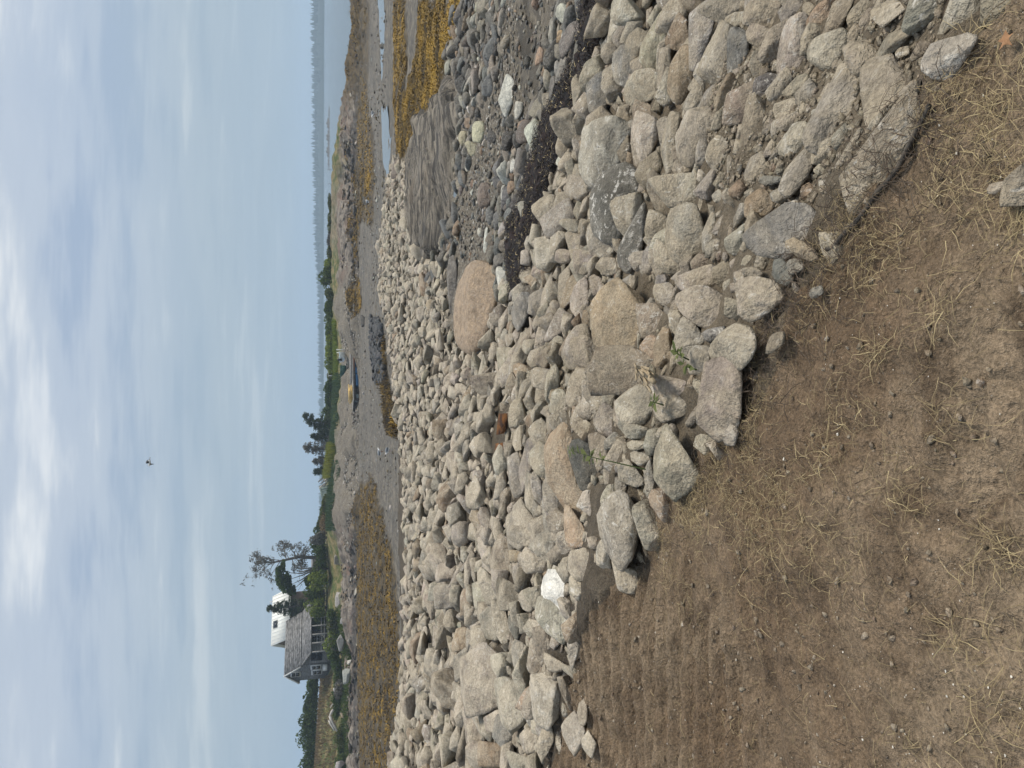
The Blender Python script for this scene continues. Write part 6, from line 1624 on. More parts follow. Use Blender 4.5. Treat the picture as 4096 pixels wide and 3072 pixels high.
# ---- collapsed shed
def wreck():
    R0 = 107.0
    GREEN = simple('faded_green_roof', (0.10, 0.135, 0.115), 0.25, 1.5, 0.8, 0.3, 0.04, (6, 1, 1), col2=(0.17, 0.205, 0.175))
    t = empty('collapsed_shed', ground_at(1345, 1990, R0)); tag(t, 'collapsed shed with a faded green roof lying on its wreckage', 'shed')
    o = np.array(t.location)
    def q(X, Y, r_=R0): return Vector(at_r(X, Y, r_) - o)
    rf = MB().poly([q(1323, 1942, 105.5), q(1276, 1945, 109), q(1298, 2044, 109), q(1316, 2036, 105.5)], 0.08).build('roof', GREEN, t)
    for i in range(12):
        f = i / 11
        a = q(1323, 1942, 105.45).lerp(q(1316, 2036, 105.45), f); b = q(1276, 1945, 108.95).lerp(q(1298, 2044, 108.95), f)
        MB().bar(a, b, 0.07, 0.06).build('roof_rib', GREEN, rf)
    MB().poly([q(1342, 1925, 103.5), q(1327, 1922, 105), q(1330, 1948, 105), q(1344, 1955, 103.5)], 0.06).build('roof_panel', simple('teal_panel', (0.10, 0.16, 0.145), 0.15, 2.0), t)
    wl_ = empty('siding', (0, 0, 0)); wl_.parent = t
    for i in range(7):
        X = 1341 + i * 2.6
        MB().bar(q(X, 1912, 103.8), q(X, 1962, 103.8), 0.05, 0.09).build('board', GREYWOOD, wl_)
    rng = np.random.default_rng(3)
    for i in range(22):
        X, Y = rng.uniform(1290, 1335), rng.uniform(1896, 1946); L = rng.uniform(14, 34); s = rng.uniform(-1.2, -0.5)
        MB().bar(q(X, Y, 106.5 + rng.normal() * 0.5), q(X + L * math.sin(s), Y + L * math.cos(s), 106.5 + rng.normal() * 0.5), 0.06, 0.16).build('loose_board', [GREYWOOD, DRIFT, GREYWOOD][i % 3], t)
    for i in range(18):
        X, Y = rng.uniform(1316, 1345), rng.uniform(1955, 2030); L = rng.uniform(8, 20); s = rng.uniform(-0.6, 0.9)
        MB().bar(q(X, Y, 104.5 + rng.normal() * 0.4), q(X + L * math.sin(s), Y + L * math.cos(s), 104.5 + rng.normal() * 0.4), 0.08, 0.22).build('torn_panel', [GREYWOOD, DRIFT][i % 2], t)
    YR = simple('yellow_rope', (0.55, 0.42, 0.08), 0.1)
    for lab, pts in [('yellow rope strung over the brush to the high roof corner', [(1303, 2058, 107), (1304, 2075, 106.5), (1300, 2108, 107)]),
                     ('second yellow rope sagging below the first', [(1316, 2040, 105), (1317, 2065, 105.5), (1316, 2082, 105.5), (1310, 2100, 106)]),
                     ('yellow rope hanging over the loose boards', [(1313, 1904, 105.5), (1320, 1880, 105.5), (1322, 1868, 105), (1330, 1855, 105)])]:
        P = [Vector(at_r(*p)) for p in pts]; m = MB(); m.tube([p - P[0] for p in P], 0.035, 5)
        tag(m.build('rope', YR, loc=P[0]), lab, 'rope', 'yellow ropes at the collapsed shed')
wreck()

# ---- float with its load
def flot():
    R0 = 89.0
    a, b = at_r(1396, 1600, 87.5), at_r(1378, 1380, 92.0)
    d = (b - a)[:2]; ang = math.atan2(d[1], d[0]); L = float(np.hypot(*d)); W = 3.0
    z0 = gz(a[0], a[1])
    t = empty('float_dock', (a[0], a[1], z0), ang); tag(t, 'grounded wooden float with blue drums on the shingle', 'float')
    DECK = simple('grey_deck_board', (0.23, 0.22, 0.205), 0.25, 3.0, 0.9, stretch=(1, 6, 1), col2=(0.33, 0.32, 0.30)); DARKB = simple('dark_tarred_beam', (0.05, 0.045, 0.04), 0.2, 3.0)
    RUST = simple('rust_red_edge', (0.20, 0.105, 0.07), 0.25, 4.0); BLUE = simple('blue_drum', (0.06, 0.20, 0.42), 0.1, 3.0, 0.5)
    for y in (0.08, W / 2, W - 0.08): MB().box((L / 2, y, 0.45), (L, 0.16, 0.26)).build('beam', DARKB, t)
    n = 26
    for i in range(n):
        x = L * (i + 0.5) / n; MB().box((x, W / 2, 0.61), (L / n * 0.92, W, 0.05)).build('deck_board', DECK, t)
    MB().box((L * 0.76, -0.03, 0.44), (L * 0.46, 0.06, 0.12)).build('rub_rail', RUST, t)
    for x in (0.6, 2.6, 3.4, 4.4, 5.6):
        MB().lathe([(0.05, -0.42), (0.24, -0.42), (0.26, -0.3), (0.25, 0.0), (0.26, 0.3), (0.24, 0.42), (0.05, 0.42)], (x, 0.36 if x > 1 else 0.5, 0.16), 12, 'X').build('drum', BLUE if x > 1 else simple('pale_drum', (0.30, 0.36, 0.36), 0.1), t)
    for x, y in ((0.15, 0.2), (0.15, 2.8), (3.0, 1.5), (L - 0.3, 0.2), (L - 0.3, 2.8)): MB().box((x, y, 0.16), (0.3, 0.3, 0.34)).build('block', DARKB, t)
    MW = t.matrix_basis
    g = empty('ramp', MW @ Vector((L * 0.40, 0.3, 0.66)), ang); tag(g, 'long grey gangway lying along the float deck', 'gangway')
    for y in (0, 0.9): MB().box((L * 0.30, y, 0.14), (L * 0.62, 0.08, 0.24)).build('rail', DECK, g)
    for i in range(12): MB().box((L * 0.62 * (i + 0.5) / 12 - 0.01, 0.45, 0.04), (0.18, 0.86, 0.04)).build('tread', DECK, g)
    rng = np.random.default_rng(2); YEL = simple('new_yellow_lumber', (0.62, 0.44, 0.17), 0.12, 3.0)
    for i in range(16):
        x, y, z = 1.55 + rng.normal() * 0.22, 1.0 + (i % 4) * 0.16, 0.70 + (i // 4) * 0.13
        m = MB().box((0, 0, 0), (1.5 + rng.random() * 0.5, 0.14, 0.09))
        o = m.build('plank', YEL, loc=MW @ Vector((x, y, z))); o.rotation_euler = (0, rng.normal() * 0.09, ang + rng.normal() * 0.12)
        tag(o, 'new yellow plank in the pile on the float', 'plank', 'yellow planks piled on the float')
    WH = simple('white_hull', (0.62, 0.66, 0.66), 0.05, 3.0, 0.5)
    bt = empty('skiff', at_r(1377, 1424, 93.5), ang + 0.5); bt.location.z = gz(bt.location.x, bt.location.y) + 0.25; tag(bt, 'small white and pale blue skiff behind the float', 'boat')
    prof = [(-1.0, 0.42, 0.1), (-0.5, 0.5, 0.02), (0.1, 0.48, 0.0), (0.6, 0.32, 0.05), (1.0, 0.03, 0.25)]
    V, Fc = [], []
    for x, hw, zk in prof: V += [(x, -hw, 0.75 + 0.06 * x), (x, -hw * 0.75, zk + 0.18), (x, 0, zk), (x, hw * 0.75, zk + 0.18), (x, hw, 0.75 + 0.06 * x)]
    for i in range(4):
        for j in range(4): Fc.append((i * 5 + j, i * 5 + j + 1, (i + 1) * 5 + j + 1, (i + 1) * 5 + j))
    Fc.append((0, 1, 2, 3, 4)); new_mesh_obj('hull', np.array(V, float), Fc, WH, bt)
    MB().box((-0.1, 0, 0.62), (0.25, 0.9, 0.04)).build('thwart', GREYWOOD, bt); MB().box((-1.08, 0, 0.75), (0.16, 0.26, 0.5)).build('outboard_motor', GLASS, bt)
    for s_ in (-1, 1): MB().bar((-1.0, 0.47 * s_, 0.72), (0.6, 0.34 * s_, 0.82), 0.05).build('gunwale', simple('pale_blue_gunwale', (0.30, 0.42, 0.50), 0.05), bt)
    for i, (X, Y) in enumerate(((1366, 1399), (1366, 1411))):
        p = ground_at(X, Y, 94); tag(MB().box((0, 0, 0.45), (0.09, 0.09, 1.5)).build('post', TRIM, loc=p), ['thin white post past the skiff bow', 'thin white post touching the skiff'][i], 'post', 'white posts by the skiff')
    gb = empty('fish_tote', ground_at(1374, 1484, 95), ang); tag(gb, 'dark green box behind the float', 'box')
    GRN = simple('dark_green_plastic', (0.025, 0.075, 0.055), 0.1, 3.0, 0.5); MB().box((0, 0, 0.35), (1.2, 0.8, 0.7)).build('body', GRN, gb); MB().box((0, 0, 0.73), (1.28, 0.88, 0.08)).build('lid', GRN, gb)
    bn = empty('bench_frame', ground_at(1332, 1490, 113), 0.1); bn.location.z = at_r(1333, 1490, 113)[2]; tag(bn, 'white bench frame standing in the green grass', 'bench')
    MB().box((0, 0, 0.75), (1.2, 0.35, 0.09)).build('seat', TRIM, bn)
    for x in (-0.5, 0.5): MB().box((x, 0, 0.36), (0.1, 0.3, 0.72)).build('leg', TRIM, bn)
flot()

# ---- bleached logs
for i, (a, b, rr, lab) in enumerate([((1319, 2863), (1348, 2925), 0.17, 'longer bleached driftwood log on the far rocks'), ((1316, 2880), (1338, 2922), 0.14, 'second bleached log lying above the longer one'), ((1334, 2838), (1319, 2864), 0.17, 'short bleached log propped against the longer one'), ((1333, 2815), (1321, 2832), 0.07, 'thin forked bleached branch at the log pile'), ((1338, 2752), (1338, 2766), 0.14, 'short white log end under the grey shrub')]):
    P0, P1 = Vector(at_r(*a, 100.5)), Vector(at_r(*b, 100.5)); m = MB(); d = P1 - P0
    m.tube([Vector((0, 0, 0)), d * 0.35 + Vector((0, 0, 0.05)), d * 0.7, d], [rr, rr * 0.95, rr * 0.85, rr * 0.7], 8)
    tag(m.build('driftwood_log', DRIFT, smooth_sh=True, loc=P0), lab, 'log', 'bleached logs on the far rocks')

# ---- stones of the far rim
rng8 = np.random.default_rng(31); heap = Heap(False)
_Y = np.concatenate([rng8.uniform(-250, 3250, 5200), rng8.uniform(1050, 2200, 4200)]); _R = rng8.uniform(84, 103, 9400)
_P = np.array([at_r(1400, y, r_) for y, r_ in zip(_Y, _R)]); _zd = ground_zd(_P[:, :2])
for i in range(9400):
    x, y = _P[i, 0], _P[i, 1]; zd = _zd[i]; u = 768 - _Y[i] / 4
    if zd > 4.48 or zd < 2.75 or (u > 640 and rng8.random() < 0.9): continue
    shingle = 225 < u < 500
    rad = (rng8.uniform(0.07, 0.20) if shingle else rng8.choice([0.18, 0.28, 0.42, 0.62], p=[0.5, 0.3, 0.15, 0.05])) * rng8.uniform(0.7, 1.2)
    W, Fc, up_ = place(x, y, rad, 'a', rng8, 0, 0.05, (0.22, 0.45), plain=True)
    col = (0.215, 0.168, 0.112) if zd < 3.6 else (0.055, 0.043, 0.031)
    q_ = rng8.random()
    if q_ < 0.10: col = (0.38, 0.34, 0.27)
    elif q_ < 0.26: col = (0.120, 0.086, 0.066)
    elif q_ < 0.45: col = (0.085, 0.074, 0.062)
    if shingle: col = [(0.21, 0.185, 0.15), (0.12, 0.10, 0.08), (0.36, 0.335, 0.29), (0.26, 0.235, 0.195)][i % 4]
    ra, ro = stone_attrs(len(W), col, 0, 0, rng8); heap.add(W + [x, y, ZC - zd + up_], Fc, ra, ro)
tag(heap.make('shore_rubble', COBBLE), 'broken granite along the far shore', 'rubble', kind='stuff')
for i, (X, Y, R0, wpx, hpx, col, lab) in enumerate([(1392, 2405, 98, 26, 14, (0.62, 0.55, 0.46), 'pale cream boulder low on the far rocks below the porch'), (1397, 2650, 98, 20, 14, (0.5, 0.45, 0.40), 'cream boulder low on the far rocks below the gable'),
        (1352, 2232, 102, 46, 28, (0.26, 0.22, 0.19), 'big grey dome of rock under the bare tree'), (1352, 2395, 102, 60, 22, (0.33, 0.30, 0.27), 'long pale whaleback ledge between two shrubs'), (1365, 2170, 101, 40, 26, (0.22, 0.15, 0.12), 'reddish boulder beside the grey dome'),
        (1360, 2570, 100, 50, 26, (0.36, 0.34, 0.31), 'pale rounded ledge below the porch'), (1380, 2480, 99, 44, 30, (0.33, 0.31, 0.29), 'grey fissured ledge on the far shore'), (1385, 2700, 98, 60, 26, (0.30, 0.28, 0.26), 'grey ledge past the gable on the far shore'),
        (1362, 3060, 101, 30, 30, (0.36, 0.35, 0.32), 'pale upright rock on the shore at the bottom picture edge')]):
    rng = np.random.default_rng(700 + i); k = PXM(R0); p = ground_at(X, Y, R0)
    L, Fc = lib('r' if i in (2, 3) else 'a', 20 + i, 4); W = L * [wpx * k * 0.55, wpx * k * 0.4, hpx * k * 0.62]
    ra, ro = stone_attrs(len(W), col, 0, 0, rng); o = new_mesh_obj('shore_boulder', W, Fc, COBBLE, attrs={'rcol': ra, 'roff': ro})
    o.location = tuple(at_r(X, Y, R0)); tag(o, lab, 'boulder', 'boulders on the far shore')

# ---- far side of the bay
def hills():
    R0 = 1050.0
    FOR = simple('far_forest', (0.020, 0.034, 0.022), 0.3, 0.05, 0.95); ROCKY = simple('far_rocky_edge', (0.20, 0.19, 0.17), 0.2, 0.05)
    us = np.linspace(-600, 1500, 420); top = np.interp(us, [-600, 150, 280, 330, 400, 455, 480, 500, 540, 620, 768, 900, 1500], [1, 1, 2.0, 3.2, 4.4, 5.2, 6.5, 8.5, 10.5, 11.6, 12.6, 13, 12])
    az = np.arctan((us - 384) / F)
    V = []
    for k, (dr, f) in enumerate(((-6, -1), (0, 0.0), (40, 0.5), (160, 1.0), (420, 1.05), (500, -1))):
        rr = R0 + dr; h = np.where(f < 0, SEA_Z - 2, np.maximum(SEA_Z + 0.6, ZC - 3.6 + (top - 4.0) * R0 / F * f + 1.2 * vnoise(np.column_stack([us * 0.05, us * 0 + k]), 3)))
        V.append(np.column_stack([rr * np.sin(az), rr * np.cos(az), h]))
    n = len(us); I = np.arange(6 * n).reshape(6, n); Q = np.stack([I[:-1, :-1], I[:-1, 1:], I[1:, 1:], I[1:, :-1]], -1).reshape(-1, 4)[:, ::-1]
    tag(new_mesh_obj('far_hill', np.vstack(V), Q, FOR), 'wooded hill across the bay', kind='structure')
    rng = np.random.default_rng(17); vs, fs, c = [], [], 0
    for i in range(5200):
        u = rng.uniform(-500, 1400); f = rng.random() ** 0.7; rr = R0 + 6 + 150 * f; a = math.atan((u - 384) / F); tp = np.interp(u, us, top)
        z = max(SEA_Z + 0.5, ZC - 3.6 + (tp - 4.0) * R0 / F * min(1.0, 0.5 * min(1, f * 150 / 40) + 0.5 * max(0, (f * 150 - 40) / 120)))
        if tp < 1.5: continue
        H = rng.uniform(3.5, 7.0) * (1.2 if rng.random() < 0.15 else 1); w = H * rng.uniform(0.22, 0.36); x, y = rr * math.sin(a), rr * math.cos(a); o = rng.random() * 6
        for q in range(5): vs.append((x + w * math.cos(o + q * 1.2566), y + w * math.sin(o + q * 1.2566), z - 1.5))
        vs.append((x, y, z + H))
        for q in range(5): fs.append((c + q, c + (q + 1) % 5, c + 5))
        c += 6
    tag(new_mesh_obj('far_forest', np.array(vs), np.array(fs), FOR, smooth_sh=False), 'distant spruce forest on the hill across the bay', 'forest', kind='stuff')
    # low islet
    R1 = 430.0; m = []; nn = 60; Ys = np.linspace(422, 684, nn); W5 = []
    for j, (dr, f) in enumerate(((-8, 0), (-2, 0.6), (4, 1.0), (12, 0.5), (18, 0))):
        for i, Y in enumerate(Ys):
            e = min(1, min(i, nn - 1 - i) / 14); p = at_r(1300, Y, R1 + dr * (0.4 + 0.6 * e)); z = SEA_Z - 0.3 + f * (0.4 + 1.5 * e * (0.7 + 0.3 * math.sin(i * 0.5) + 0.25 * math.sin(i * 1.7)))
            W5.append((p[0], p[1], z))
    I = np.arange(5 * nn).reshape(5, nn); Q = np.stack([I[:-1, :-1], I[:-1, 1:], I[1:, 1:], I[1:, :-1]], -1).reshape(-1, 4)
    tag(new_mesh_obj('islet', np.array(W5), Q, simple('islet_rock', (0.085, 0.080, 0.068), 0.3, 0.3)), 'low dark islet in the bay', kind='structure')
    for i, (Y, R2) in enumerate(((678, 330), (735, 300), (905, 260))):
        p = at_r(1310, Y, R2); tag(MB().tube([(0, 0, -1.0), (0, 0, 2.0)], [0.12, 0.10], 6).build('mooring_post', BARK, loc=(p[0], p[1], SEA_Z)), ['mooring post at the tip of the islet', 'mooring post off the rocky point', 'mooring post behind the rocky point'][i], 'post', 'posts in the bay')
hills()
# ------------------------------------------------------------------ small things
def gz_many(xy):
    xy = np.asarray(xy, float); return ZC - ground_zd(xy) + micro(xy, np.hypot(xy[:, 0], xy[:, 1]))
def in_poly_samples(poly, n, rng):
    lo, hi = poly.min(0), poly.max(0); out = np.zeros((0, 2))
    while len(out) < n:
        c = rng.random((n * 2, 2)) * (hi - lo) + lo; out = np.vstack([out, c[inside(poly, c)]])
    return out[:n]

# black wrack: a low mat of shredded weed
def ribbons(name, P, ang, L, W, droop, hump, mat, tone, rng, curl=0.0):
    """narrow strips of three spans lying on or arching over the ground"""
    n = len(P); pts = []; a = ang.copy(); q = P.copy()
    for i in range(4):
        pts.append(q.copy()); a = a + curl * rng.normal(size=n)
        st = np.column_stack([np.cos(a) * L / 3, np.sin(a) * L / 3, np.zeros(n)]); q = q + st
    f = np.array([0, 1, 0.9, 0.0])
    for i in range(4): pts[i][:, 2] += hump * f[i] - droop * (i / 3) ** 2
    wd = np.column_stack([-np.sin(ang), np.cos(ang), rng.normal(size=n) * 0.3]) * W[:, None] / 2
    V = np.stack([x for i in range(4) for x in (pts[i] - wd * (1 - 0.2 * i), pts[i] + wd * (1 - 0.2 * i))], 1).reshape(-1, 3)
    b = np.arange(n)[:, None] * 8
    Q = np.stack([b + [0, 1, 3, 2], b + [2, 3, 5, 4], b + [4, 5, 7, 6]], 1).reshape(-1, 4)
    return new_mesh_obj(name, V, Q, mat, None, True, attrs={'lv': np.repeat(tone, 8)})
WRK = leafy('black_wrack', (0.006, 0.004, 0.004), (0.035, 0.022, 0.018), 0.0)
STRAW = leafy('dry_straw', (0.100, 0.066, 0.034), (0.52, 0.415, 0.225), 0.1)
ROOT = leafy('dark_roots', (0.028, 0.019, 0.012), (0.105, 0.074, 0.048), 0.0)
WEEDM = leafy('golden_rockweed', (0.022, 0.014, 0.005), (0.36, 0.220, 0.028), 0.05)
def wrack():
    rng = np.random.default_rng(41)
    lo, hi = WRACK.min(0) - 0.2, WRACK.max(0) + 0.2
    gx, gy = np.arange(lo[0], hi[0], 0.045), np.arange(lo[1], hi[1], 0.045)
    X, Y = np.meshgrid(gx, gy, indexing='ij'); xy = np.column_stack([X.ravel(), Y.ravel()])
    j = xy + 0.12 * np.column_stack([fbm(xy * 3, 2, 1), fbm(xy * 3, 2, 2)])
    k = inside(WRACK, j); d = seg_dist(np.vstack([WRACK, WRACK[:1]]), j)
    h = np.where(k, smooth(0, 0.25, d), 0) * (0.13 + 0.05 * fbm(xy * 6, 3, 3)) - 0.03
    V = np.column_stack([xy, gz_many(xy) + h]); I = np.arange(len(xy)).reshape(X.shape)
    Q = np.stack([I[:-1, :-1], I[1:, :-1], I[1:, 1:], I[:-1, 1:]], -1).reshape(-1, 4); Q = Q[k[Q].any(1)]
    us = np.unique(Q); mp = np.full(len(xy), -1); mp[us] = np.arange(len(us))
    m = Mat('wrack_mat', 0.75, 0.3); c = value_var(m, m.mix(m.ramp(m.noise(5.0, 4), 0.45, 0.65), (0.010, 0.007, 0.006), (0.030, 0.016, 0.014)), m.noise(60.0, 3), 0.5); m.color(c); m.bump([(m.noise(45.0, 4, 0.7), 1.0, 0.04)])
    o = new_mesh_obj('wrack_mat', V[us], mp[Q], m.m); tag(o, 'black belt of rotting seaweed along the foot of the bank', 'seaweed', kind='stuff')
    P = in_poly_samples(WRACK, 13000, rng); P3 = np.column_stack([P, gz_many(P) + rng.uniform(0.02, 0.12, len(P))]); n = len(P)
    tone = np.clip(rng.normal(0.35, 0.3, n), 0, 1); o = ribbons('wrack_shreds', P3, rng.random(n) * 6.28, rng.uniform(0.06, 0.2, n), rng.uniform(0.006, 0.016, n), 0.03, 0.02, WRK, tone, rng, 0.5)
    tag(o, 'black seaweed shreds on the wrack belt', 'seaweed', kind='stuff')
    k = rng.choice(n, 900, False); o = ribbons('pale_stalks', P3[k] + [0, 0, 0.02], rng.random(900) * 6.28, rng.uniform(0.05, 0.16, 900), rng.uniform(0.006, 0.010, 900), 0.03, 0.02, STRAW, rng.uniform(0.4, 1, 900), rng, 0.6)
    tag(o, 'pale dry stalks caught in the wrack belt', 'seaweed', kind='stuff')
wrack()

def rockweed():
    rng = np.random.default_rng(43)
    CLUMP = zone(2, [(1015, 180), (1060, 200), (1085, 500), (1105, 620), (1165, 820), (1180, 960), (1100, 960), (1060, 860), (1040, 650), (1010, 540), (1030, 300)])
    for nm, poly, n, L, W, hump, lab in [('near', WEED['near'], 18000, 0.24, 0.035, 0.07, 'golden rockweed beside the striped ledge'), ('mid', WEED['mid'], 5000, 0.34, 0.05, 0.07, 'brown rockweed strip along the tide pool'),
                                    ('band', WEED['band'], 13000, 0.5, 0.09, 0.12, 'golden rockweed band below the far shingle'), ('ledge', WEED['ledge'], 17000, 0.55, 0.10, 0.15, 'golden-brown rockweed on the low far ledge'),
                                    ('cove', WEED['cove'], 24000, 0.48, 0.08, 0.12, 'golden-brown rockweed across the head of the cove'), ('clump', CLUMP, 9000, 0.24, 0.035, 0.2, 'thick rockweed on boulders just behind the bank crest')]:
        P = in_poly_samples(poly, n, rng)
        d = fbm(P * (0.9 if L < 0.5 else 0.30), 3, 9); P = P[d + rng.normal(size=n) * 0.25 > -0.35]; d = fbm(P * (0.9 if L < 0.5 else 0.30), 3, 9); n = len(P)
        z = gz_many(P) + weed_mask(P) * np.minimum(0.02 + np.hypot(P[:, 0], P[:, 1]) * 0.002, 0.16) * 0.5
        P3 = np.column_stack([P, z + 0.02 + (rng.random(n) * hump if nm == 'clump' else 0)])
        tone = np.clip({'near': 0.55, 'cove': 0.22, 'clump': 0.08}.get(nm, 0.33) + 0.5 * d + rng.normal(size=n) * 0.2, 0, 1)
        o = ribbons('rockweed', P3, rng.normal(size=n) * 0.9 + math.pi * (rng.random(n) < 0.5), L * rng.uniform(0.5, 1.2, n), W * rng.uniform(0.6, 1.3, n), hump * 0.6, hump * rng.uniform(0.3, 1.0, n), WEEDM, tone, rng, 0.4)
        tag(o, lab, 'rockweed', kind='stuff')
rockweed()

# dark wet stones at the back of the bank
rng9 = np.random.default_rng(51); heap = Heap(False)
CRIB = zone(2, [(955, 40), (1030, 60), (1050, 200), (1075, 520), (1000, 545), (975, 380), (965, 200)])
for x, y in in_poly_samples(CRIB, 260, rng9):
    rad = rng9.uniform(0.16, 0.34); W, Fc, up_ = place(x, y, rad, 'a', rng9, 0, 0.6)
    ra, ro = stone_attrs(len(W), (0.055, 0.055, 0.056), 0, 0, rng9); heap.add(W + [x, y, gz(x, y) + up_ + rng9.random() * 0.12], Fc, ra, ro)
tag(heap.make('dark_stones', COBBLE), 'heap of dark wet stones just behind the bank crest', 'stones', kind='stuff')

# stones and weed scattered over the mud of the cove
heap = Heap(False); rngm = np.random.default_rng(53); fl = []
for i in range(5200):
    R0 = rngm.uniform(40, 92); a = rngm.uniform(-0.62, 0.5); x, y = R0 * math.sin(a), R0 * math.cos(a); fl.append((x, y))
fl = np.array(fl); _z = ground_zd(fl); _n = fbm(fl * [0.12, 0.3], 3, 5)
for (x, y), zz, nn in zip(fl, _z, _n):
    if zz < 4.1 or nn + rngm.normal() * 0.4 < 0.1: continue
    W, Fc, up_ = place(x, y, rngm.uniform(0.03, 0.11) * (2.0 if rngm.random() < 0.06 else 1), 'a', rngm, 0, 0.2, plain=True)
    c = [(0.17, 0.15, 0.12), (0.07, 0.06, 0.045), (0.36, 0.34, 0.29), (0.10, 0.075, 0.03)][rngm.choice(4, p=[0.42, 0.28, 0.16, 0.14])]
    ra, ro = stone_attrs(len(W), c, 0, 0, rngm); heap.add(W + [x, y, ZC - zz + up_], Fc, ra, ro)
tag(heap.make('mud_stones', COBBLE), 'small stones scattered over the cove mud', 'pebbles', kind='stuff')

# straw, roots and litter on the bank
def litter():
    rng = np.random.default_rng(61)
    clumps = [(3479, 1418, 45, 90), (3736, 1249, 55, 80), (3249, 1830, 60, 110), (3330, 1682, 90, 130), (2979, 2047, 110, 360), (3100, 2013, 110, 260), (2900, 1960, 90, 260), (2755, 2067, 70, 420), (2700, 1990, 60, 260), (3608, 1979, 80, 130), (3784, 1688, 55, 70), (3950, 2180, 70, 80),
              (3829, 398, 110, 300), (3982, 564, 100, 240), (3920, 300, 90, 140), (4030, 760, 80, 150), (3995, 895, 90, 160), (3763, 763, 80, 130), (3471, 962, 70, 150), (3378, 882, 60, 180), (3330, 960, 60, 160), (2646, 2257, 70, 150), (2720, 2400, 60, 80), (3828, 2557, 60, 90), (4034, 2789, 60, 60), (3974, 2189, 60, 60), (3914, 2943, 60, 60), (3620, 2990, 60, 50),
              (3060, 2150, 90, 160), (3200, 2250, 100, 120), (3000, 2400, 110, 110), (3350, 2200, 110, 110), (2960, 1800, 50, 150), (2985, 1700, 45, 120), (2900, 1500, 40, 110), (3010, 1600, 45, 90), (3250, 1150, 70, 110), (3150, 1300, 60, 80), (3420, 1120, 80, 100), (3560, 1000, 80, 100), (3000, 1390, 45, 90), (2830, 1880, 40, 200), (2780, 1930, 45, 220), (2560, 1890, 30, 70), (2620, 2150, 50, 120)]
    P, A, L, Tn = [], [], [], []
    for X, Y, rr, n in clumps:
        n = int(n * 0.65); c = hit_src(X, Y); k = np.hypot(c[0], c[1]) ; s = rr / 2868 * np.linalg.norm(c - [0, 0, ZC]) * 1.1
        q = rng.normal(size=(n, 2)) * s * 0.85 + c[:2]; base = rng.random() * 6.28
        P.append(q); A.append(base + rng.normal(size=n) * 1.6); L.append(rng.uniform(0.03, 0.11, n)); Tn.append(np.clip(rng.normal(0.44, 0.26, n), 0, 1))
    lo, hi = np.array([-5.0, 1.0]), np.array([2.0, 6.6])
    q = rng.random((9500, 2)) * (hi - lo) + lo; w = fbm(q * 1.1, 3, 8); q = q[inside(DIRT, q) & (w + rng.normal(size=len(q)) * 0.3 > 0.05)]; n = len(q)
    P.append(q); A.append(rng.random(n) * 6.28); L.append(rng.uniform(0.03, 0.12, n)); Tn.append(np.clip(rng.normal(0.42, 0.28, n), 0, 1))
    P, A, L, Tn = np.vstack(P), np.concatenate(A), np.concatenate(L), np.concatenate(Tn); n = len(P)
    P3 = np.column_stack([P, gz_many(P) + rng.uniform(0.003, 0.022, n)])
    o = ribbons('straw', P3, A, L, rng.uniform(0.0011, 0.0024, n), 0.004, rng.uniform(0.0, 0.014, n), STRAW, Tn, rng, 0.35); tag(o, 'dry straw strewn over the bare dirt', 'straw', kind='stuff')
    # dark roots and rotten stems, thickest along the edge of the stones
    e = EDGE_W[2:-3]; n = 2600; k = rng.integers(0, len(e) - 1, n); f = rng.random(n)[:, None]
    q = e[k] * (1 - f) + e[k + 1] * f + rng.normal(size=(n, 2)) * 0.11
    q2 = rng.random((5200, 2)) * (hi - lo) + lo; q2 = q2[inside(DIRT, q2) & (fbm(q2 * 1.4, 3, 18) > 0.1)]; q = np.vstack([q, q2]); n = len(q)
    P3 = np.column_stack([q, gz_many(q) + rng.uniform(0.0, 0.04, n)])
    o = ribbons('roots', P3, rng.random(n) * 6.28, rng.uniform(0.03, 0.14, n), rng.uniform(0.0016, 0.0034, n), 0.01, rng.uniform(0.0, 0.025, n), ROOT, np.clip(rng.normal(0.5, 0.3, n), 0, 1), rng, 0.5); tag(o, 'dark roots and rotten stems along the edge of the stones', 'roots', kind='stuff')
    # shell crumbs
    q = rng.random((7000, 2)) * (hi - lo) + lo; q = q[inside(DIRT, q) & (fbm(q * 0.8, 2, 28) + rng.normal(size=len(q)) * 0.4 > -0.1)]; n = len(q)
    P3 = np.column_stack([q, gz_many(q) + 0.004]); s = np.exp(rng.normal(-6.3, 0.5, n)); s[:25] *= 2.2
    V = []
    for a in range(5):
        an = a * 1.2566 + rng.normal(size=n) * 0.25; V.append(P3 + np.column_stack([np.cos(an) * s, np.sin(an) * s * 0.8, rng.normal(size=n) * s * 0.25]))
    V.append(P3 + np.column_stack([0 * s, 0 * s, s * 0.5]))
    V = np.stack(V, 1).reshape(-1, 3); b = np.arange(n)[:, None] * 6
    Fc = np.stack([b + [0, 1, 5], b + [1, 2, 5], b + [2, 3, 5], b + [3, 4, 5], b + [4, 0, 5]], 1).reshape(-1, 3)
    tag(new_mesh_obj('shell_crumbs', V, Fc, simple('shell_white', (0.62, 0.58, 0.50), 0.2, 40.0, 0.6)), 'white crumbs of shell on the dirt', 'shells', kind='stuff')
    # clods and gravel between the stones and on the dirt
    heap = Heap(False)
    SOIL = zone(12, [(-400, 500), (-200, 250), (440, 380), (560, 120), (740, -60), (1130, -60), (1060, 240), (880, 520), (640, 860), (400, 1180), (100, 1300), (-300, 1150)])
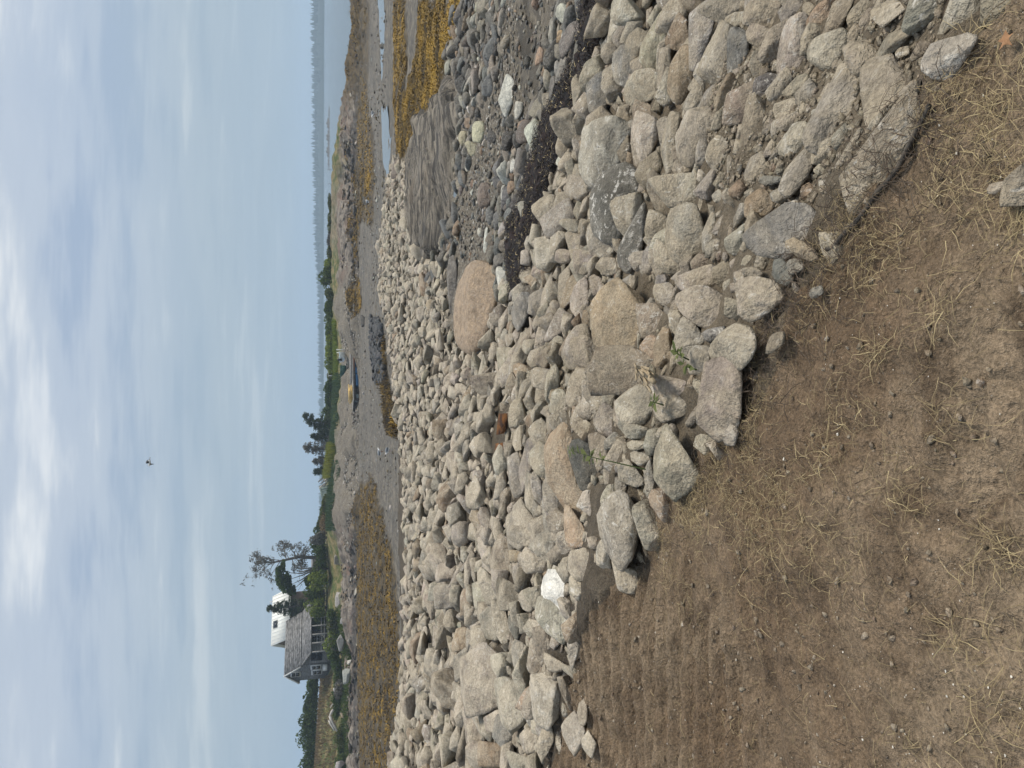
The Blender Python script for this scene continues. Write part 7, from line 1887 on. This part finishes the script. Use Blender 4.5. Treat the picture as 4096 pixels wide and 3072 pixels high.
    for poly, n, r0, r1, col in [(SOIL, 2200, 0.004, 0.018, (0.205, 0.170, 0.125)), (DIRT, 5200, 0.004, 0.013, (0.15, 0.112, 0.078))]:
        q = in_poly_samples(poly, n, rng) if poly is SOIL else rng.random((n, 2)) * (hi - lo) + lo
        if poly is DIRT: q = q[inside(DIRT, q)]
        z = gz_many(q)
        for (x, y), zz in zip(q, z):
            rad = r0 + (r1 - r0) * rng.random() ** 2.5; W, Fc, up_ = place(x, y, rad, 'a', rng, 0, 0.3, plain=True)
            pc = np.array(col) * rng.uniform(0.8, 1.3); ra, ro = stone_attrs(len(W), pc, 0.6, 0.1, rng); heap.add(W + [x, y, zz + up_], Fc, ra, ro)
    tag(heap.make('soil_clods', ROCK), 'clods and grit on the bare soil', 'grit', kind='stuff')
litter()

# rope
def rope():
    m = simple('old_dark_rope', (0.075, 0.064, 0.052), 0.4, 60.0)
    pts = [np.array(hit_src(*p)) for p in unc(12, [(945, 640), (925, 690), (870, 790), (800, 930), (760, 1010), (690, 1100), (630, 1160), (560, 1270), (500, 1340), (420, 1420), (370, 1490), (325, 1505)])]
    pts = np.array(pts); pts[:, 2] += 0.008; t = np.linspace(0, len(pts) - 1, 130); P = np.column_stack([np.interp(t, range(len(pts)), pts[:, k]) for k in range(3)])
    o = P[0].copy(); P = P - o; root = empty('rope', o); tag(root, 'dark twisted rope half buried at the edge of the stones', 'rope')
    for s in range(3):
        a = np.arange(130) * 1.15 + s * 2.0944; off = np.column_stack([np.cos(a) * 0.0045, np.zeros(130), np.sin(a) * 0.0045])
        MB().tube([tuple(v) for v in P + off], 0.0048, 6).build('strand', m, root, True)
rope()

# rusty plates wedged among the rocks
def rust():
    m = Mat('rusty_steel', 0.85, 0.3); c = m.mix(m.ramp(m.noise(7.0, 5, 0.65, 0.5), 0.38, 0.62), (0.045, 0.020, 0.010), (0.215, 0.090, 0.026)); m.color(value_var(m, c, m.noise(40.0, 4, 0.7), 0.35)); m.bump([(m.noise(30.0, 5, 0.7), 0.7, 0.03)])
    for k, (pts, lab) in enumerate([([(1996, 1654), (2030, 1653), (2030, 1708), (2016, 1734), (1985, 1740), (1990, 1690)], 'larger rusty steel plate wedged among the tan rocks'), ([(1982, 1774), (2023, 1769), (2033, 1792), (2032, 1810), (2008, 1799), (1979, 1803)], 'smaller rusty steel plate below the larger one')]):
        uv = np.array([src(*p) for p in pts]); c = uv.mean(0); b = hit(*(c + [0, 3])) - [0, 0, ZC]; D = np.linalg.norm(b) - 0.75
        P = []
        for u, v in uv:
            d = ray(u, v); d = d / np.linalg.norm(d); P.append(d * D * (1 - 0.004 * (v - c[1])) + [0, 0, ZC])
        P = np.array(P); o0 = P.mean(0); root = empty('rusty_plate', o0); nrm = Vector(-(b / np.linalg.norm(b)))
        pl = MB().poly([tuple(p - o0) for p in P], 0.09, nrm); pl.build('plate', m.m, root)
        tag(root, lab, 'plate', 'rusty plates in the bank')
rust()

# broken piece of driftwood
def driftwood():
    a, b = hit_src(2664, 1470), hit_src(2756, 1526); d0 = np.array([0, 0, 0.16]); a, b = a + d0, b + d0 + [0, 0, 0.02]
    o = (a + b) / 2; root = empty('driftwood_chunk', o); tag(root, 'splintered pale driftwood chunk lying among the boulders', 'driftwood')
    m = simple('pale_split_wood', (0.36, 0.285, 0.185), 0.25, 30.0, 0.9, 0.5, 0.01); rng = np.random.default_rng(8); d = b - a
    core = MB(); core.tube([tuple(a - o + d * t + rng.normal(size=3) * 0.004) for t in np.linspace(0, 1, 7)], [0.008, 0.016, 0.019, 0.017, 0.020, 0.018, 0.012], 6); core.build('heartwood', m, root)
    for i in range(22):
        s = rng.uniform(-0.05, 0.65); off = rng.normal(size=3) * 0.014; MB().bar(a - o + d * s + off, a - o + d * (s + rng.uniform(0.25, 0.5)) + off * 1.4 + rng.normal(size=3) * 0.008, 0.014, 0.006).build('splinter', m, root)
driftwood()

# small green weeds in the stones
GREENL = leafy('fresh_weed_leaf', (0.055, 0.075, 0.020), (0.16, 0.18, 0.060))
for i, (X0, Y0, X1, Y1, n, lab) in enumerate([(2655, 1875, 2440, 1795, 26, 'green weed sprig trailing over the stones'), (2835, 1440, 2805, 1395, 9, 'tuft of green leaves beside the domed boulder'), (2870, 1480, 2850, 1455, 6, 'tiny green seedling at the dirt edge'), (2730, 1620, 2705, 1595, 6, 'small green blades in dead grass')]):
    rng = np.random.default_rng(80 + i); a, b = hit_src(X0, Y0) + [0, 0, 0.10], hit_src(X1, Y1) + [0, 0, 0.28 if i == 0 else 0.12]
    root = empty('weed', a); d = b - a; MB().tube([(0, 0, 0), tuple(d * 0.5 + [0, 0, 0.03]), tuple(d)], [0.004, 0.003, 0.0015], 5).build('stem', GREENL, root)
    for k in range(n):
        p = Vector(d * rng.uniform(0.45 if i == 0 else 0.2, 1.0)) + Vector((0, 0, 0.02)); an = rng.random() * 6.28; L = rng.uniform(0.035, 0.075); w = L * 0.22
        e = Vector((math.cos(an), math.sin(an), rng.uniform(-0.1, 0.7))).normalized(); s = e.cross(Vector((0, 0, 1))).normalized()
        V = [p, p + e * L * 0.4 + s * w, p + e * L + Vector((0, 0, -0.2 * L)), p + e * L * 0.4 - s * w]
        new_mesh_obj('leaf', np.array([v[:] for v in V]), [(0, 1, 2, 3)], GREENL, root, attrs={'lv': [rng.random()] * 4})
    tag(root, lab, 'weed', 'green weeds in the bank')
# dead leaf
def dead_leaf():
    c = hit_src(4038, 162) + [0, 0, 0.012]; m = MB(); n = 15; pts = []
    for k in range(n):
        a = 2 * math.pi * k / n; r_ = 0.024 if k % 3 == 0 else 0.012; pts.append((r_ * math.cos(a), r_ * math.sin(a), 0.004 * math.sin(3 * a)))
    m.v = [(0, 0, 0.004)] + pts; m.f = [(0, 1 + k, 1 + (k + 1) % n) for k in range(n)]
    root = empty('dead_leaf', c); m.build('blade', simple('dry_leaf', (0.30, 0.165, 0.085), 0.2, 60.0), root); MB().tube([(0, 0, 0), (0.03, 0.01, 0.004)], 0.0012, 5).build('leaf_stalk', BARK, root); tag(root, 'dry orange lobed leaf on the dirt at the picture corner', 'leaf')
dead_leaf()

# gulls
GW, GG, GK = simple('gull_white', (0.80, 0.80, 0.78), 0.03), simple('gull_grey', (0.20, 0.22, 0.24), 0.1), simple('gull_dark', (0.05, 0.05, 0.055), 0.1)
def body_of(m, L):
    prof = [(0.0, -0.5), (0.05, -0.42), (0.13, -0.2), (0.16, 0.0), (0.14, 0.18), (0.085, 0.30), (0.09, 0.38), (0.07, 0.45), (0.02, 0.52), (0.0, 0.58)]
    return m.lathe([(max(r_, 0.004) * L, z * L) for r_, z in prof], (0, 0, 0), 10, 'X')
def flying_gull():
    p = at_r(598, 1850, 52); t = empty('gull', p, math.radians(200)); tag(t, 'gull flying against the clouds', 'bird')
    body_of(MB(), 0.5).build('body', GW, t, True)
    for s in (-1, 1):
        V = [(0.08, 0.05 * s, 0.03), (-0.08, 0.05 * s, 0.03), (0.13, 0.28 * s, 0.16), (-0.05, 0.28 * s, 0.14), (0.05, 0.50 * s, 0.02), (-0.05, 0.48 * s, 0.0), (-0.06, 0.66 * s, -0.16)]
        V = [np.array(v) for v in V]; V2 = [v - [0, 0, 0.012] for v in V]; Fq = [(0, 2, 3, 1), (2, 4, 5, 3), (4, 6, 5), (7, 8, 10, 9), (9, 10, 12, 11), (11, 12, 13)]
        new_mesh_obj('wing', np.array(V + V2), Fq, GK if s > 0 else GG, t, False)
    MB().poly([(-0.2, -0.03, 0.0), (-0.2, 0.03, 0.0), (-0.36, 0.08, 0.0), (-0.36, -0.08, 0.0)], 0.01).build('tail', GW, t); MB().box((0.29, 0, 0), (0.05, 0.012, 0.012)).build('bill', simple('gull_bill', (0.55, 0.35, 0.05), 0.05), t)
flying_gull()
for i, (X, Y, lab) in enumerate([(1513, 1806, 'white gull standing on open mud by a brown weed patch'), (1590, 1803, 'white gull standing on mud close behind the crest of the bank'), (1478, 456, 'white gull standing near the tide pool'), (1462, 805, 'white gull perched on the dark boulder by the rockweed')]):
    p = ground_at(X, Y, [55, 49, 62, 62][i]); t = empty('gull', p, [0.4, 2.5, 3.5, 1.0][i]); tag(t, lab, 'bird', 'gulls standing on the mud')
    z = 0.30 + (0.35 if i == 3 else 0); b = body_of(MB(), 0.62).build('body', GW, t, True); b.location = (0, 0, z); b.rotation_euler = (0, -0.35, 0)
    MB().lathe([(0.01, -0.3), (0.09, -0.2), (0.12, 0.0), (0.09, 0.12), (0.01, 0.2)], (-0.05, 0, z + 0.05), 8, 'X').build('wing', GG, t, True)
    for s in (-0.04, 0.04): MB().tube([(0, s, z), (0, s, 0.0)], 0.012, 5).build('leg', simple('gull_leg', (0.4, 0.25, 0.2), 0.05), t)

# ------------------------------------------------------------------ hazy air
def haze():
    z0, z1, xx, y0, y1 = -8.0, 62.0, 2600.0, -60.0, 2600.0
    o = MB().box((0, (y0 + y1) / 2, (z0 + z1) / 2), (2 * xx, y1 - y0, z1 - z0)).build('haze', None)
    m = bpy.data.materials.new('haze'); m.use_nodes = True; n, l = m.node_tree.nodes, m.node_tree.links; n.clear()
    out = n.new('ShaderNodeOutputMaterial'); v = n.new('ShaderNodeVolumePrincipled'); v.inputs['Color'].default_value = (0.66, 0.82, 1.0, 1); v.inputs['Density'].default_value = 0.0006; v.inputs['Anisotropy'].default_value = 0.2
    l.new(v.outputs[0], out.inputs['Volume']); o.data.materials.append(m); tag(o, 'thin sea haze', 'haze', kind='stuff')
HAZE_ON = True
if HAZE_ON: haze()
